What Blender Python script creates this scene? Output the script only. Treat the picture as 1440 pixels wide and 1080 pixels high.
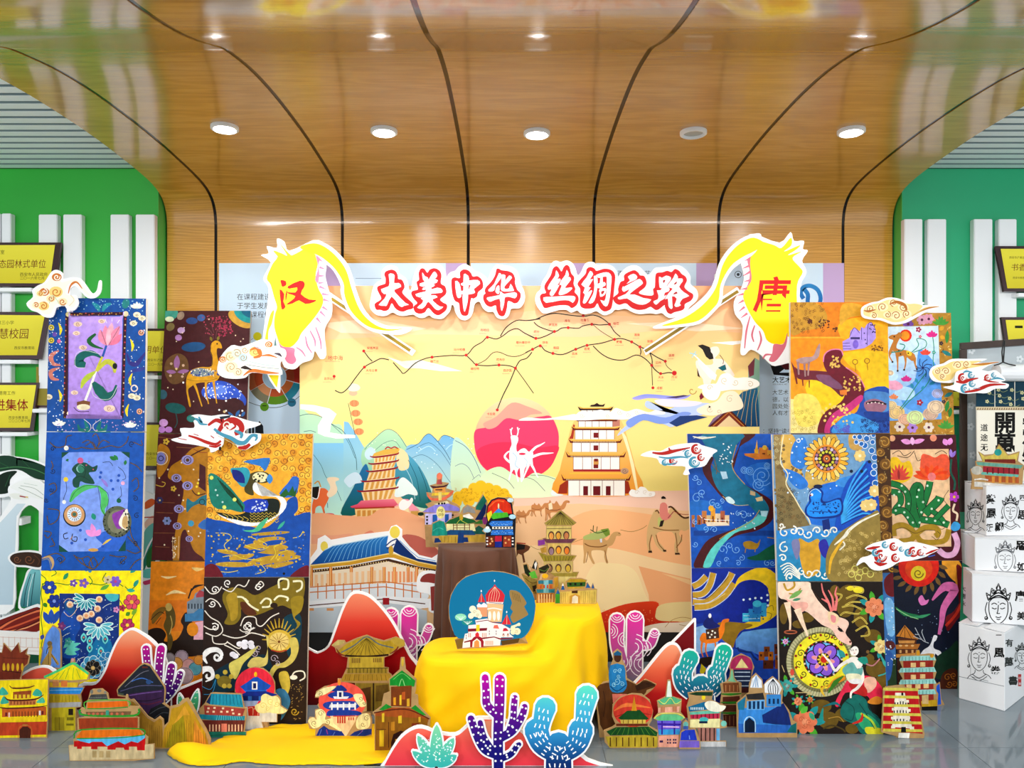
import bpy,bmesh,math,random
from mathutils import Vector
for _o in list(bpy.data.objects): bpy.data.objects.remove(_o)
SC = bpy.context.scene; COL = SC.collection
F = 1080.0      # focal length in pixels of the 1440 x 1080 frame
H = 1.60        # eye height
D = 4.70        # distance of the wood wall
# ---------------------------------------------------------------- camera
cam_d = bpy.data.cameras.new('camera'); cam = bpy.data.objects.new('camera',cam_d); COL.objects.link(cam)
cam_d.sensor_fit = 'HORIZONTAL'; cam_d.sensor_width = 36.0; cam_d.lens = 36.0*F/1440.0
cam.location = (0,0,H); cam.rotation_euler = (math.pi/2,0,0); cam_d.clip_start = 0.05
SC.camera = cam
# ---------------------------------------------------------------- world, lamps, exposure
w = bpy.data.worlds.new('world'); SC.world = w; w.use_nodes = True
bg = w.node_tree.nodes['Background']; bg.inputs[0].default_value = (0.93,0.97,1.0,1); bg.inputs[1].default_value = 0.85
def area_lamp(name,loc,rot,sx,sy,power,col=(1,1,1)):
    l = bpy.data.lights.new(name,'AREA'); l.shape = 'RECTANGLE'; l.size = sx; l.size_y = sy; l.energy = power; l.color = col
    o = bpy.data.objects.new(name,l); COL.objects.link(o); o.location = loc; o.rotation_euler = rot
    return o
# unseen area lamps added behind the visitor, tilted forward to brighten the wall
for lx in (-2.6,0.0,2.6):
    area_lamp('added_fill_lamp',(lx,-0.9,2.72),(math.radians(55),0,0),1.4,0.5,70,(1,0.985,0.96))
SC.cycles.caustics_reflective = False; SC.cycles.caustics_refractive = False
SC.view_settings.view_transform = 'Standard'; SC.view_settings.look = 'None'
SC.view_settings.exposure = 0.32; SC.view_settings.gamma = 1.0; SC.view_settings.use_curve_mapping = False
# ---------------------------------------------------------------- materials
def lin(c):
    c = c.strip()
    if len(c) == 3: c = c[0]*2 + c[1]*2 + c[2]*2
    v = [int(c[i:i+2],16)/255 for i in (0,2,4)]
    return tuple(x/12.92 if x <= .04045 else ((x+.055)/1.055)**2.4 for x in v)
MATS = {}
def mat(name,col='fff',rough=.5,metal=0,spec=.5,bump=None,vary=None,coat=0,emit=0,attr=False,stretch=(1,1,1),translucent=0):
    """node material: colour (or the painted colour attribute), noise variation and fine noise relief"""
    if name in MATS: return MATS[name]
    m = bpy.data.materials.new(name); m.use_nodes = True; nt = m.node_tree; N = nt.nodes; L = nt.links
    b = N['Principled BSDF']; b.inputs['Roughness'].default_value = rough; b.inputs['Metallic'].default_value = metal
    b.inputs['Specular IOR Level'].default_value = spec; b.inputs['Coat Weight'].default_value = coat; b.inputs['Coat Roughness'].default_value = .05
    tc = N.new('ShaderNodeTexCoord'); mp = N.new('ShaderNodeMapping'); L.new(tc.outputs['Object'],mp.inputs[0]); mp.inputs['Scale'].default_value = stretch
    if attr:
        a = N.new('ShaderNodeAttribute'); a.attribute_name = 'Col'; src = a.outputs['Color']
    else:
        a = N.new('ShaderNodeRGB'); a.outputs[0].default_value = (*lin(col),1); src = a.outputs[0]
    if vary:
        sc,lo,hi = vary
        n = N.new('ShaderNodeTexNoise'); n.inputs['Scale'].default_value = sc; n.inputs['Detail'].default_value = 6; L.new(mp.outputs[0],n.inputs['Vector'])
        r = N.new('ShaderNodeMapRange'); r.inputs['From Min'].default_value = .3; r.inputs['From Max'].default_value = .7
        r.inputs['To Min'].default_value = lo; r.inputs['To Max'].default_value = hi; L.new(n.outputs[0],r.inputs[0])
        x = N.new('ShaderNodeVectorMath'); x.operation = 'SCALE'; L.new(src,x.inputs[0]); L.new(r.outputs[0],x.inputs['Scale']); src = x.outputs[0]
    L.new(src,b.inputs['Base Color'])
    if emit:
        L.new(src,b.inputs['Emission Color']); b.inputs['Emission Strength'].default_value = emit
    if bump:
        sc,st = bump
        n2 = N.new('ShaderNodeTexNoise'); n2.inputs['Scale'].default_value = sc; n2.inputs['Detail'].default_value = 4; L.new(mp.outputs[0],n2.inputs['Vector'])
        bp = N.new('ShaderNodeBump'); bp.inputs['Strength'].default_value = st; bp.inputs['Distance'].default_value = .004
        L.new(n2.outputs[0],bp.inputs['Height']); L.new(bp.outputs[0],b.inputs['Normal'])
    MATS[name] = m
    return m
mat('ink',attr=True,rough=.4,spec=.18)                                     # printed foam board
mat('print',attr=True,rough=.5,spec=.15)                                   # printed banner
mat('paint',attr=True,rough=.5,spec=.2,vary=(38,.8,1.14),bump=(260,.2))     # brush paint on canvas
mat('crayon',attr=True,rough=.7,spec=.15,vary=(60,.70,1.12),bump=(180,.25),stretch=(1,1,.35))   # marker on cardboard
mat('foam','f6f7f8',.6); mat('card','b08a55',.8,vary=(30,.8,1.1)); mat('canvas_edge','d9d4c8',.8)
# ---------------------------------------------------------------- scene helpers
def tag(o,label=None,cat=None,group=None,kind=None):
    if label: o['label'] = label
    if cat: o['category'] = cat
    if group: o['group'] = group
    if kind: o['kind'] = kind
    return o
def obj(name,verts,faces,m=None,parent=None,loc=(0,0,0),smooth=False,cols=None):
    me = bpy.data.meshes.new(name); me.from_pydata([tuple(v) for v in verts],[],faces); me.update()
    if cols is not None:
        ca = me.color_attributes.new('Col','FLOAT_COLOR','POINT')
        flat = [x for c in cols for x in (c[0],c[1],c[2],1.0)]
        ca.data.foreach_set('color',flat)
    if m: me.materials.append(MATS[m] if isinstance(m,str) else m)
    if smooth: me.polygons.foreach_set('use_smooth',[True]*len(me.polygons))
    o = bpy.data.objects.new(name,me); COL.objects.link(o); o.location = loc
    if parent: o.parent = parent
    return o
def empty(name,loc):
    o = bpy.data.objects.new(name,None); COL.objects.link(o); o.location = loc; o.empty_display_size = .05
    return o
BOXF = [(0,3,2,1),(4,5,6,7),(0,1,5,4),(1,2,6,5),(2,3,7,6),(3,0,4,7)]
def boxv(x0,x1,y0,y1,z0,z1):
    return [(x0,y0,z0),(x1,y0,z0),(x1,y1,z0),(x0,y1,z0),(x0,y0,z1),(x1,y0,z1),(x1,y1,z1),(x0,y1,z1)]
def box(name,x0,x1,y0,y1,z0,z1,m,parent=None,off=(0,0,0),bevel=0):
    o = obj(name,[(a-off[0],b-off[1],c-off[2]) for a,b,c in boxv(x0,x1,y0,y1,z0,z1)],BOXF,m,parent,(0,0,0) if parent else off)
    if bevel:
        bm = bmesh.new(); bm.from_mesh(o.data); bmesh.ops.bevel(bm,geom=bm.edges[:],offset=bevel,segments=2,affect='EDGES'); bm.to_mesh(o.data); bm.free()
    return o
def dy(y): return F*H/(y-540.0)          # depth of a floor point seen at row y
def X(px,d): return (px-720.0)*d/F
def Z(py,d): return H+(540.0-py)*d/F
class Pl:
    """a board's front plane: through depth d at height z0, leaning back by a degrees, turned by yaw about x0"""
    def __init__(s,d,lean=0,z0=0,yaw=0,x0=0):
        s.o = Vector((x0,d,z0)); a = math.radians(lean); t = math.radians(yaw)
        n = Vector((0,-math.cos(a),math.sin(a))); s.n = Vector((-n.y*math.sin(t),n.y*math.cos(t),n.z))
    def hit(s,px,py):
        r = Vector(((px-720)/F,1,(540-py)/F)); c = Vector((0,0,H))
        return c + r*((s.o-c).dot(s.n)/r.dot(s.n))
def nums(p):
    if isinstance(p,str): p = [float(x) for x in p.replace(',',' ').split()]
    if p and not isinstance(p[0],(tuple,list)): p = list(zip(p[0::2],p[1::2]))
    return p
def smooth_pts(p,closed,k=4):
    n = len(p)
    if n < 3: return p
    out = []
    for i in range(n if closed else n-1):
        if closed: a,b,c,d = p[i-1],p[i],p[(i+1) % n],p[(i+2) % n]
        else: a,b,c,d = p[max(i-1,0)],p[i],p[i+1],p[min(i+2,n-1)]
        for j in range(k):
            t = j/k; t2 = t*t; t3 = t2*t
            out.append(tuple(.5*(2*b[q]+(c[q]-a[q])*t+(2*a[q]-5*b[q]+4*c[q]-d[q])*t2+(3*b[q]-a[q]-3*c[q]+d[q])*t3) for q in range(len(b))))
    if not closed: out.append(tuple(p[-1]))
    return out
def area2(p): return sum(p[i-1][0]*p[i][1]-p[i][0]*p[i-1][1] for i in range(len(p)))
_txt = {}
def glyphs(s,off=0.0):
    """filled outlines of a line of writing, in ems"""
    if (s,off) not in _txt:
        cu = bpy.data.curves.new('t','FONT'); cu.body = s; cu.size = 1; cu.resolution_u = 2; cu.offset = off
        o = bpy.data.objects.new('t',cu); COL.objects.link(o); bpy.context.view_layer.update()
        me = o.evaluated_get(bpy.context.evaluated_depsgraph_get()).to_mesh()
        _txt[(s,off)] = ([(v.co.x,v.co.y) for v in me.vertices],[tuple(p.vertices) for p in me.polygons])
        o.to_mesh_clear(); bpy.data.objects.remove(o); bpy.data.curves.remove(cu)
    return _txt[(s,off)]
def inside(p,q):
    return all((q[i][0]-q[i-1][0])*(p[1]-q[i-1][1])-(q[i][1]-q[i-1][1])*(p[0]-q[i-1][0]) >= -1e-9 for i in range(len(q)))
def clip_poly(p,q):
    """polygon p cut to the convex outline q (clockwise as seen in the picture)"""
    for i in range(len(q)):
        a,b = q[i-1],q[i]; out = []; sd = lambda v: (b[0]-a[0])*(v[1]-a[1])-(b[1]-a[1])*(v[0]-a[0])
        for j in range(len(p)):
            u,v = p[j-1],p[j]; su,sv = sd(u),sd(v)
            if (su >= 0) != (sv >= 0):
                t = su/(su-sv); out.append((u[0]+(v[0]-u[0])*t,u[1]+(v[1]-u[1])*t))
            if sv >= 0: out.append(v)
        p = out
        if not p: break
    return p
def fr(f,pts): return [(f[0]+x/f[2],f[1]+y/f[2]) for x,y in nums(pts)]
def ink(c): return tuple(v**1.22 for v in lin(c))     # full-bodied pigment
class Art:
    """flat drawing in photograph pixels laid on the front plane of a board; z() sets the crop it was read from"""
    def __init__(s,root,pl,m='ink',lift=.0004):
        s.root,s.pl,s.m,s.lift = root,pl,m,lift
        s.base = Vector(root.location); s.n = 0; s.f = (0,0,1); s.cur = None; s.parts = {}; s.clip = None; s.bx = []; s.ops = {}; s.part('picture_print')
    def z(s,x0,y0,k=1): s.f = (x0,y0,k); return s
    def part(s,name):
        if name not in s.parts: s.parts[name] = ([],[],[]); s.ops[name] = []
        s.cur = s.parts[name]; s.nm = name; return s
    def _pt(s,p): return (s.f[0]+p[0]/s.f[2],s.f[1]+p[1]/s.f[2])
    def _add(s,pts,faces,col):
        V,Fc,Cc = s.cur; xs = [p[0] for p in pts]; ys = [p[1] for p in pts]; x0,x1,y0,y1 = min(xs),max(xs),min(ys),max(ys)
        ln = 1+max((b[4] for b in s.bx if b[0] < x1 and b[1] > x0 and b[2] < y1 and b[3] > y0),default=0)     # one coat above whatever it covers
        s.bx.append((x0,x1,y0,y1,ln)); s.n = max(s.n,ln); s.ops[s.nm].append((len(V),len(Fc),x0,x1,y0,y1))
        if '>' in col:
            h = 0 if '>>' in col else 1; c0,c1 = [ink(x) for x in col.replace('>>','>').split('>')]
            q = [p[h] for p in pts]; lo,hi = min(q),max(q)
            def cf(p):
                t = (p[h]-lo)/max(hi-lo,1e-6); return tuple(c0[i]+(c1[i]-c0[i])*t for i in range(3))
        else:
            c = ink(col); cf = lambda p: c
        if s.clip and any(not inside(p,s.clip) for p in pts):
            for f in faces:
                poly = clip_poly([pts[i] for i in f],s.clip)
                if len(poly) < 3 or abs(area2(poly)) < 1e-4: continue
                if area2(poly) > 0: poly = poly[::-1]
                b = len(V); V.extend((p[0],p[1],ln) for p in poly); Cc.extend(cf(p) for p in poly); Fc.append(list(range(b,b+len(poly))))
            return
        b = len(V)
        for p in pts: V.append((p[0],p[1],ln)); Cc.append(cf(p))
        for f in faces:
            a = area2([pts[i] for i in f])
            Fc.append([b+i for i in (f if a < 0 else f[::-1])])
    def P(s,col,pts,sm=0):
        p = nums(pts)
        if sm: p = smooth_pts(p,True,sm)
        s._add([s._pt(q) for q in p],[list(range(len(p)))],col); return s
    def Q(s,col,pts): return s.P(col,pts,4)
    def G(s,cols,pts,sm=4,y1=None):
        """polygon printed with a run of colours from its top to row y1"""
        p = [s._pt(q) for q in (smooth_pts(nums(pts),True,sm) if sm else nums(pts))]; lo = min(q[1] for q in p); hi = y1 or max(q[1] for q in p); c = cols.split('>'); n = len(c)-1
        for i in range(n):
            a,b = lo+(hi-lo)*i/n,lo+(hi-lo)*(i+1)/n; q = clip_poly(p,[(-999,a-.02),(2999,a-.02),(2999,b),(-999,b)])
            if len(q) > 2: s._add(q,[list(range(len(q)))],c[i]+'>'+c[i+1])
        return s
    def S(s,col,w,pts,taper=0,sm=4,closed=False):
        p = nums(pts)
        if sm and len(p) > 2: p = smooth_pts(p,closed,sm)
        if closed: p = p + [p[0]]
        w = w if isinstance(w,(list,tuple)) else [w]; n = len(p); out = []
        for i in range(n):
            a,b = p[max(i-1,0)],p[min(i+1,n-1)]
            if closed and i in (0,n-1): a,b = p[-2],p[1]
            dx,dz = b[0]-a[0],b[1]-a[1]; l = math.hypot(dx,dz) or 1
            t = i/(n-1); k = t*(len(w)-1); j = min(int(k),len(w)-2) if len(w) > 1 else 0
            ww = w[0] if len(w) == 1 else w[j]+(w[j+1]-w[j])*(k-j)
            if taper & 1: ww *= min(1,.08+3*t)
            if taper & 2: ww *= min(1,.08+3*(1-t))
            ox,oz = -dz/l*ww/2,dx/l*ww/2
            out += [(p[i][0]+ox,p[i][1]+oz),(p[i][0]-ox,p[i][1]-oz)]
        s._add([s._pt(q) for q in out],[[2*i,2*i+1,2*i+3,2*i+2] for i in range(n-1)],col); return s
    def C(s,col,x,y,r,ry=None,rot=0,n=0):
        ry = ry or r; n = n or (8 if max(r,ry)/s.f[2] < 3 else 14 if max(r,ry)/s.f[2] < 10 else 36); c,q = math.cos(math.radians(rot)),math.sin(math.radians(rot))
        s.P(col,[(x+r*math.cos(t)*c-ry*math.sin(t)*q,y+r*math.cos(t)*q+ry*math.sin(t)*c) for t in [2*math.pi*i/n for i in range(n)]]); return s
    def dots(s,col,r,pts):
        for x,y in nums(pts): s.C(col,x,y,r)
        return s
    def scatter(s,col,r,n,x0,y0,x1,y1,seed=1):
        g = random.Random(seed)
        for i in range(n): s.C(col,g.uniform(x0,x1),g.uniform(y0,y1),r*g.uniform(.6,1.3),n=6)
        return s
    def R(s,col,x0,y0,x1,y1): return s.P(col,[(x0,y0),(x1,y0),(x1,y1),(x0,y1)])
    def ring(s,col,x,y,r,w,n=28,ry=None):
        ry = ry or r
        return s.S(col,w,[(x+r*math.cos(t),y+ry*math.sin(t)) for t in [2*math.pi*i/n for i in range(n)]],sm=0,closed=True)
    def W(s,col,w,x,y,r,turns=1.4,a=0,cw=1,n=18):
        """spiral curl wound from radius r to its centre"""
        return s.S(col,w,[(x+r*(1-.86*t)*math.cos(math.radians(a)+cw*turns*2*math.pi*t),y+r*(1-.86*t)*math.sin(math.radians(a)+cw*turns*2*math.pi*t)) for t in [i/n for i in range(n+1)]],sm=0)
    def Ws(s,col,w,items):
        for i,(x,y,r) in enumerate(items): s.W(col,w,x,y,r,1.3,(i*77) % 360,1 if i % 2 else -1,12)
        return s
    def flower(s,col,x,y,r,n=6,cc=None,ol=None,rot=0,wd=.36):
        for i in range(n):
            t = 2*math.pi*i/n+math.radians(rot); px,py = x+.58*r*math.cos(t),y+.58*r*math.sin(t)
            if ol: s.C(ol,px,py,.42*r+.06*r,wd*r+.06*r,math.degrees(t))
            s.C(col,px,py,.42*r,wd*r,math.degrees(t))
        if cc: s.C(cc,x,y,r*.26)
        return s
    def leaf(s,col,x0,y0,x1,y1,w,bend=0,vein=None):
        dx,dz = x1-x0,y1-y0; p = []
        for sg in (1,-1):
            for i in range(0,7):
                t = i/6 if sg > 0 else 1-i/6; ww = w*math.sin(math.pi*t)**.8*sg; b = bend*math.sin(math.pi*t)
                l = math.hypot(dx,dz) or 1; nx,ny = -dz/l,dx/l
                if 0 < t < 1 or (sg > 0): p.append((x0+dx*t+nx*(ww+b),y0+dz*t+ny*(ww+b)))
        s.P(col,p)
        if vein: s.S(vein,w*.15,[(x0,y0),(x0+dx*.5-dz/l*bend,y0+dz*.5+dx/l*bend),(x1,y1)])
        return s
    def T(s,col,x,y,size,text,off=0.0,shear=0,sx=1.0,vert=False,bold=0,rot=0):
        """line of writing with its lower left corner at x, y; size is the em height"""
        v,fc = glyphs(text,bold); c,q = math.cos(math.radians(rot)),math.sin(math.radians(rot)); pts = []
        for a,b in v:
            a2 = (a+shear*b)*size*sx; b2 = -b*size
            pts.append(s._pt((x+a2*c-b2*q,y+a2*q+b2*c)))
        if pts: s._add(pts,[list(f) for f in fc],col)
        return s
    def TC(s,col,cx,cy,size,text,**k):
        v,_ = glyphs(text,k.get('bold',0)); sx = k.get('sx',1.0)
        if not v: return s
        xs = [a for a,b in v]; ys = [b for a,b in v]
        return s.T(col,cx-(min(xs)+max(xs))/2*size*sx,cy+(min(ys)+max(ys))/2*size,size,text,**k)
    def done(s):
        step = min(.00006,.004/max(s.n,1)); out = {}
        for name,(V,Fc,Cc) in s.parts.items():
            if not Fc: continue
            vs = [s.pl.hit(px,py)+s.pl.n*(s.lift+step*k)-s.base for px,py,k in V]
            ops = s.ops[name]; root = list(range(len(ops)))
            def find(i):
                while root[i] != i: i = root[i]
                return i
            for i,o in enumerate(ops):          # drawings that stand apart become parts of their own
                for k in range(i):
                    q = ops[k]
                    if o[2] < q[3]+1.5 and q[2] < o[3]+1.5 and o[4] < q[5]+1.5 and q[4] < o[5]+1.5: root[find(k)] = find(i)
            cl = {}
            for i in range(len(ops)): cl.setdefault(find(i),[]).append(i)
            if not 2 <= len(cl) <= 12: cl = {0: list(range(len(ops)))}
            for ids in cl.values():
                v2,f2,c2 = [],[],[]
                for i in ids:
                    a,b = ops[i][:2]; a1,b1 = ops[i+1][:2] if i+1 < len(ops) else (len(V),len(Fc)); sh = len(v2)-a
                    v2 += vs[a:a1]; c2 += Cc[a:a1]; f2 += [[k+sh for k in f] for f in Fc[b:b1]]
                if f2: out[name] = obj(name,v2,f2,s.m,s.root,cols=c2)
        return out
def slab(name,pts,pl,thick,m,edge=None,base=None):
    """a board: the outline (photo pixels) laid on plane pl and given thickness to the back"""
    p = nums(pts)
    if area2(p) > 0: p = p[::-1]
    f = [pl.hit(*q) for q in p]; lo = min(v.z for v in f)
    bx = base or Vector(((min(v.x for v in f)+max(v.x for v in f))/2,sum(v.y for v in f)/len(f)+thick/2,lo)); n = len(f)
    vs = [v-bx for v in f]+[v-pl.n*thick-bx for v in f]
    fc = [list(range(n)),[n+i for i in range(n)][::-1]]+[[(i+1) % n,i,n+i,n+(i+1) % n] for i in range(n)]
    o = obj(name,vs,fc,m,None,bx)
    return o
def strut(root,pl,px,d,h,w=.03,m='card'):
    """the folded prop that holds a standing cutout up from behind"""
    x = X(px,d); b = Vector(root.location)
    v = [(x-w,d+.0005,0),(x+w,d+.0005,0),(x,d+.0005,h),(x-w,d+.004+h*.14,0),(x+w,d+.004+h*.14,0)]
    obj('prop',[(a-b.x,c-b.y,e-b.z) for a,c,e in v],[(0,2,1),(0,3,2),(1,2,4),(2,3,4),(0,1,4,3)],m,root)
def cutout(name,label,cat,outline,zf=(0,0,1),bottom=None,d=None,thick=.006,m='crayon',body='card',group=None,lean=0,sm=0,prop=True,yaw=0,z0=None):
    """freestanding flat cutout; depth from the floor row of its foot or given; returns its Art"""
    p = [(zf[0]+a/zf[2],zf[1]+b/zf[2]) for a,b in nums(outline)]
    if sm: p = smooth_pts(p,True,sm)
    yb = max(q[1] for q in p)
    floor = d is None
    if d is None: d = dy(bottom or yb)
    if floor and bottom: p = [(x,bottom if y > min(yb,bottom)-2 else y) for x,y in p]
    xc = sum(q[0] for q in p)/len(p)
    pl = Pl(d,lean,0 if z0 is None else z0,yaw,X(xc,d)); o = slab(name,p,pl,thick,body)
    tag(o,label,cat,group)
    if floor and prop:
        yt = min(q[1] for q in p); strut(o,pl,xc,d+thick,max(.05,(Z(yt,d))*.5))
    a = Art(o,pl,m); a.z(*zf); a.outline = p; a.d = d
    return a
# ================================================================ the room
def wood_mat():
    m = bpy.data.materials.new('wood_laminate'); m.use_nodes = True; nt = m.node_tree; N = nt.nodes; L = nt.links; b = N['Principled BSDF']
    tc = N.new('ShaderNodeTexCoord'); mp = N.new('ShaderNodeMapping'); mp.inputs['Scale'].default_value = (.55,3.2,3.2); L.new(tc.outputs['Object'],mp.inputs[0])
    n1 = N.new('ShaderNodeTexNoise'); n1.inputs['Scale'].default_value = 2.2; n1.inputs['Detail'].default_value = 3; L.new(mp.outputs[0],n1.inputs['Vector'])
    mp2 = N.new('ShaderNodeMapping'); mp2.inputs['Scale'].default_value = (1.6,15,15); L.new(tc.outputs['Object'],mp2.inputs[0])
    ad = N.new('ShaderNodeVectorMath'); ad.operation = 'MULTIPLY_ADD'; L.new(n1.outputs['Color'],ad.inputs[0]); ad.inputs[1].default_value = (.5,1.3,1.3); L.new(mp2.outputs[0],ad.inputs[2])
    wv = N.new('ShaderNodeTexWave'); wv.bands_direction = 'Z'; wv.inputs['Scale'].default_value = 1.3; wv.inputs['Distortion'].default_value = 3.5; wv.inputs['Detail'].default_value = 4; wv.inputs['Detail Scale'].default_value = 1.6
    L.new(ad.outputs[0],wv.inputs['Vector'])
    mp3 = N.new('ShaderNodeMapping'); mp3.inputs['Scale'].default_value = (2.5,60,60); L.new(tc.outputs['Object'],mp3.inputs[0])
    n2 = N.new('ShaderNodeTexNoise'); n2.inputs['Scale'].default_value = 2; n2.inputs['Detail'].default_value = 6; L.new(mp3.outputs[0],n2.inputs['Vector'])
    mx = N.new('ShaderNodeMath'); mx.operation = 'MULTIPLY_ADD'; L.new(n2.outputs[0],mx.inputs[0]); mx.inputs[1].default_value = .72; 
    mw = N.new('ShaderNodeMath'); mw.operation = 'MULTIPLY'; L.new(wv.outputs[0],mw.inputs[0]); mw.inputs[1].default_value = .26; L.new(mw.outputs[0],mx.inputs[2])
    cr = N.new('ShaderNodeValToRGB'); L.new(mx.outputs[0],cr.inputs[0])
    e = cr.color_ramp.elements; e[0].position = .12; e[0].color = (*lin('b0781f'),1); e[1].position = .85; e[1].color = (*lin('e2ac48'),1)
    q = cr.color_ramp.elements.new(.5); q.color = (*lin('cc9232'),1)
    L.new(cr.outputs[0],b.inputs['Base Color']); b.inputs['Roughness'].default_value = .24; b.inputs['Coat Weight'].default_value = .8; b.inputs['Coat Roughness'].default_value = .1; b.inputs['Anisotropic'].default_value = .85; tg = N.new('ShaderNodeTangent'); tg.direction_type = 'RADIAL'; tg.axis = 'X'; L.new(tg.outputs[0],b.inputs['Tangent']); b.inputs['Specular IOR Level'].default_value = .7
    bp = N.new('ShaderNodeBump'); bp.inputs['Strength'].default_value = .3; bp.inputs['Distance'].default_value = .002; L.new(n2.outputs[0],bp.inputs['Height']); L.new(bp.outputs[0],b.inputs['Normal'])
    MATS['wood'] = m
wood_mat()
mat('tile','76828a',.09,spec=.5,vary=(3,.92,1.06),coat=.3)
mat('grout','5f686a',.7)
mat('green','1fa82e',.45,vary=(1.5,.95,1.05)); mat('green_r','12a26e',.45,vary=(1.5,.95,1.05)); mat('green_return','4dbf55',.4)
mat('white','eef1f4',.45); mat('slat','f2f8fa',.5); mat('slat_gap_shade','93a4a8',.8); mat('dark_metal','2b2520',.12,metal=.7); mat('black','0d0c0c',.6)
mat('plaque_frame','34131a',.22,coat=.3); mat('gold','b9ad2c',.3,metal=.25); mat('lamp_white','f4f4f2',.4)
# floor of big grey polished tiles
fl = tag(box('floor',-4.5,4.5,-2.5,D+.15,-.06,-.0035,'grout'),kind='structure')
TS = .8; tme = None
for i in range(-5,6):
    for j in range(-3,6):
        x0,y0 = i*TS-.4,j*TS+.18
        if y0 > D+.1: continue
        if tme is None:
            t = obj('floor_tile',boxv(0,TS-.003,0,TS-.003,-.004,0),BOXF,'tile',fl,(x0,y0,0)); tme = t.data
        else:
            t = bpy.data.objects.new('floor_tile',tme); COL.objects.link(t); t.parent = fl; t.location = (x0,y0,0)
        t.location.z -= fl.location.z
# wood wall that sweeps up into the vaulted ceiling, one laminate sheet between each pair of dark metal strips
PX = D/F
prof = [(1,-367),(1,-200),(1,0),(1,120),(1,200),(1,220),(1.0015,235),(1.006,247),(1.015,257.5),(1.032,266.5),(1.06,273),(1.1,278),(1.15,282.5),(1.2,286),(1.26,288.5),(1.33,290),(1.4,290.5),(1.48,289.5),(1.55,287),(1.62,283),(1.69,278.5),
        (1.74,273),(1.8,266),(1.86,260),(1.93,254),(2.0,249.5),(2.08,245.5),(2.17,242),(2.28,239),(2.5,236),(2.9,234),(3.6,233)]
pp = [(D/s,H+h*PX) for s,h in smooth_pts(prof[4:],False,2)]
pp = [(D/s,H+h*PX) for s,h in prof[:4]]+pp
wb = tag(box('wall_back',-4.5,4.5,D+.03,D+.15,0,3.3,'black'),kind='structure')
def strip(name,xa,xb,m,lift=0,th=.012):
    vs = []; n = len(pp)
    for i,(y,z) in enumerate(pp):
        a,b = pp[max(i-1,0)],pp[min(i+1,n-1)]; ty,tz = b[0]-a[0],b[1]-a[1]; l = math.hypot(ty,tz); ny,nz = -tz/l,ty/l   # towards the room
        y1,z1 = y+ny*lift,z+nz*lift; y2,z2 = y-ny*th,z-nz*th
        vs += [(xa,y1,z1),(xb,y1,z1),(xb,y2,z2),(xa,y2,z2)]
    fc = []
    for i in range(n-1):
        a,b = 4*i,4*i+4
        for k in range(4): fc.append((a+k,a+(k+1) % 4,b+(k+1) % 4,b+k))
    fc += [(3,2,1,0),tuple(4*(n-1)+k for k in range(4))]
    off = wb.location
    o = obj(name,vs,fc,m,wb); o.location = -off
    for p in o.data.polygons: p.use_smooth = True
    o.data.set_sharp_from_angle(angle=math.radians(40)); return o
seams = [303.5,481.5,658.5,835,1010.5,1185.5]; ed = [235]+seams+[1255]
for i in range(len(ed)-1):
    g = 2.1 if i else 0; g2 = 2.1 if i < len(ed)-2 else 0
    strip('wood_panel',X(ed[i]+g,D),X(ed[i+1]-g2,D),'wood')
for sx in seams: strip('metal_strip',X(sx-2.3,D),X(sx+2.3,D),'dark_metal',-.003,.02)
# green side walls, standing a hand's width in front of the wood, with their returns
GD = D/1.021; CEI = H+296.5*PX
for nm,xa,xb,m,rx in (('wall_left',-4.5,X(232.5,D),'green',X(232.5,D)),('wall_right',X(1257.5,D),4.5,'green_r',X(1257.5,D))):
    wv_ = tag(box(nm,xa,xb,GD,D+.03,0,CEI,m),kind='structure')
    e = 1 if nm == 'wall_left' else -1
    box('return',rx,rx+e*.002,GD+.0005,D-.0,0,CEI-.06,'green_return',wv_)
# white slatted ceiling beyond the wood
ce = tag(box('ceiling',-4.5,4.5,-2.5,D+.1,CEI+.06,CEI+.1,'slat_gap_shade'),kind='structure'); sme = None
y = GD-.005
for sd in (-1,1):
    for i in range(26):
        yy = GD-.085-i*.0985
        x0,x1 = (-4.5,X(236,D)) if sd < 0 else (X(1254,D),4.5)
        key = sd
        if i == 0:
            s_ = obj('slat',boxv(x0,x1,0,.068,0,.05),BOXF,'slat',ce,(0,yy,CEI)); sme = s_.data; sme.materials.append(MATS['slat_gap_shade']); sme.polygons[2].material_index = 1  # near side faces coloured grey to draw the shade lines between slats
        else:
            s_ = bpy.data.objects.new('slat',sme); COL.objects.link(s_); s_.parent = ce; s_.location = (0,yy,CEI)
# the lobby behind the visitor: a pale wall that closes the room
tag(box('wall_rear',-4.5,4.5,-2.62,-2.5,0,.9,'white'),kind='structure')
# white upright bars on the green walls
def bar(px0,px1,top,bot,lab):
    d = GD-.045; x0,x1 = X(px0,d),X(px1,d)
    o = box('wall_bar',x0,x1,d,GD,max(0.0,Z(bot,d)),Z(top,d),'white',None,((x0+x1)/2,GD,max(0.0,Z(bot,d))),.004)
    tag(o,lab,'wall bar','white bars on the green walls')
bar(-26,0,300,930,'white upright bar on the brighter green wall, cut by the picture edge'); bar(2,15,300,930,'narrowest white upright bar on the brighter green wall')
for a,b,l in ((54,80,'first broad white upright bar from the picture edge on the brighter green wall'),(88.5,114.5,'second broad white upright bar on the brighter green wall'),
                (155,181,'third broad white upright bar on the brighter green wall, above the lotus painting'),(190.5,217,'last white upright bar before the wood on the brighter green wall')):
    bar(a,b,301.5,930,l)
for a,b,l in ((1272,1297.5,'white upright bar closest to the wood on the teal-green wall'),(1305,1331,'second white upright bar from the wood on the teal-green wall'),
                (1370,1396,'third white upright bar from the wood on the teal-green wall'),(1405,1430,'fourth white upright bar on the teal-green wall, behind the plaques')):
    bar(a,b,308,930,l)
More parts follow.
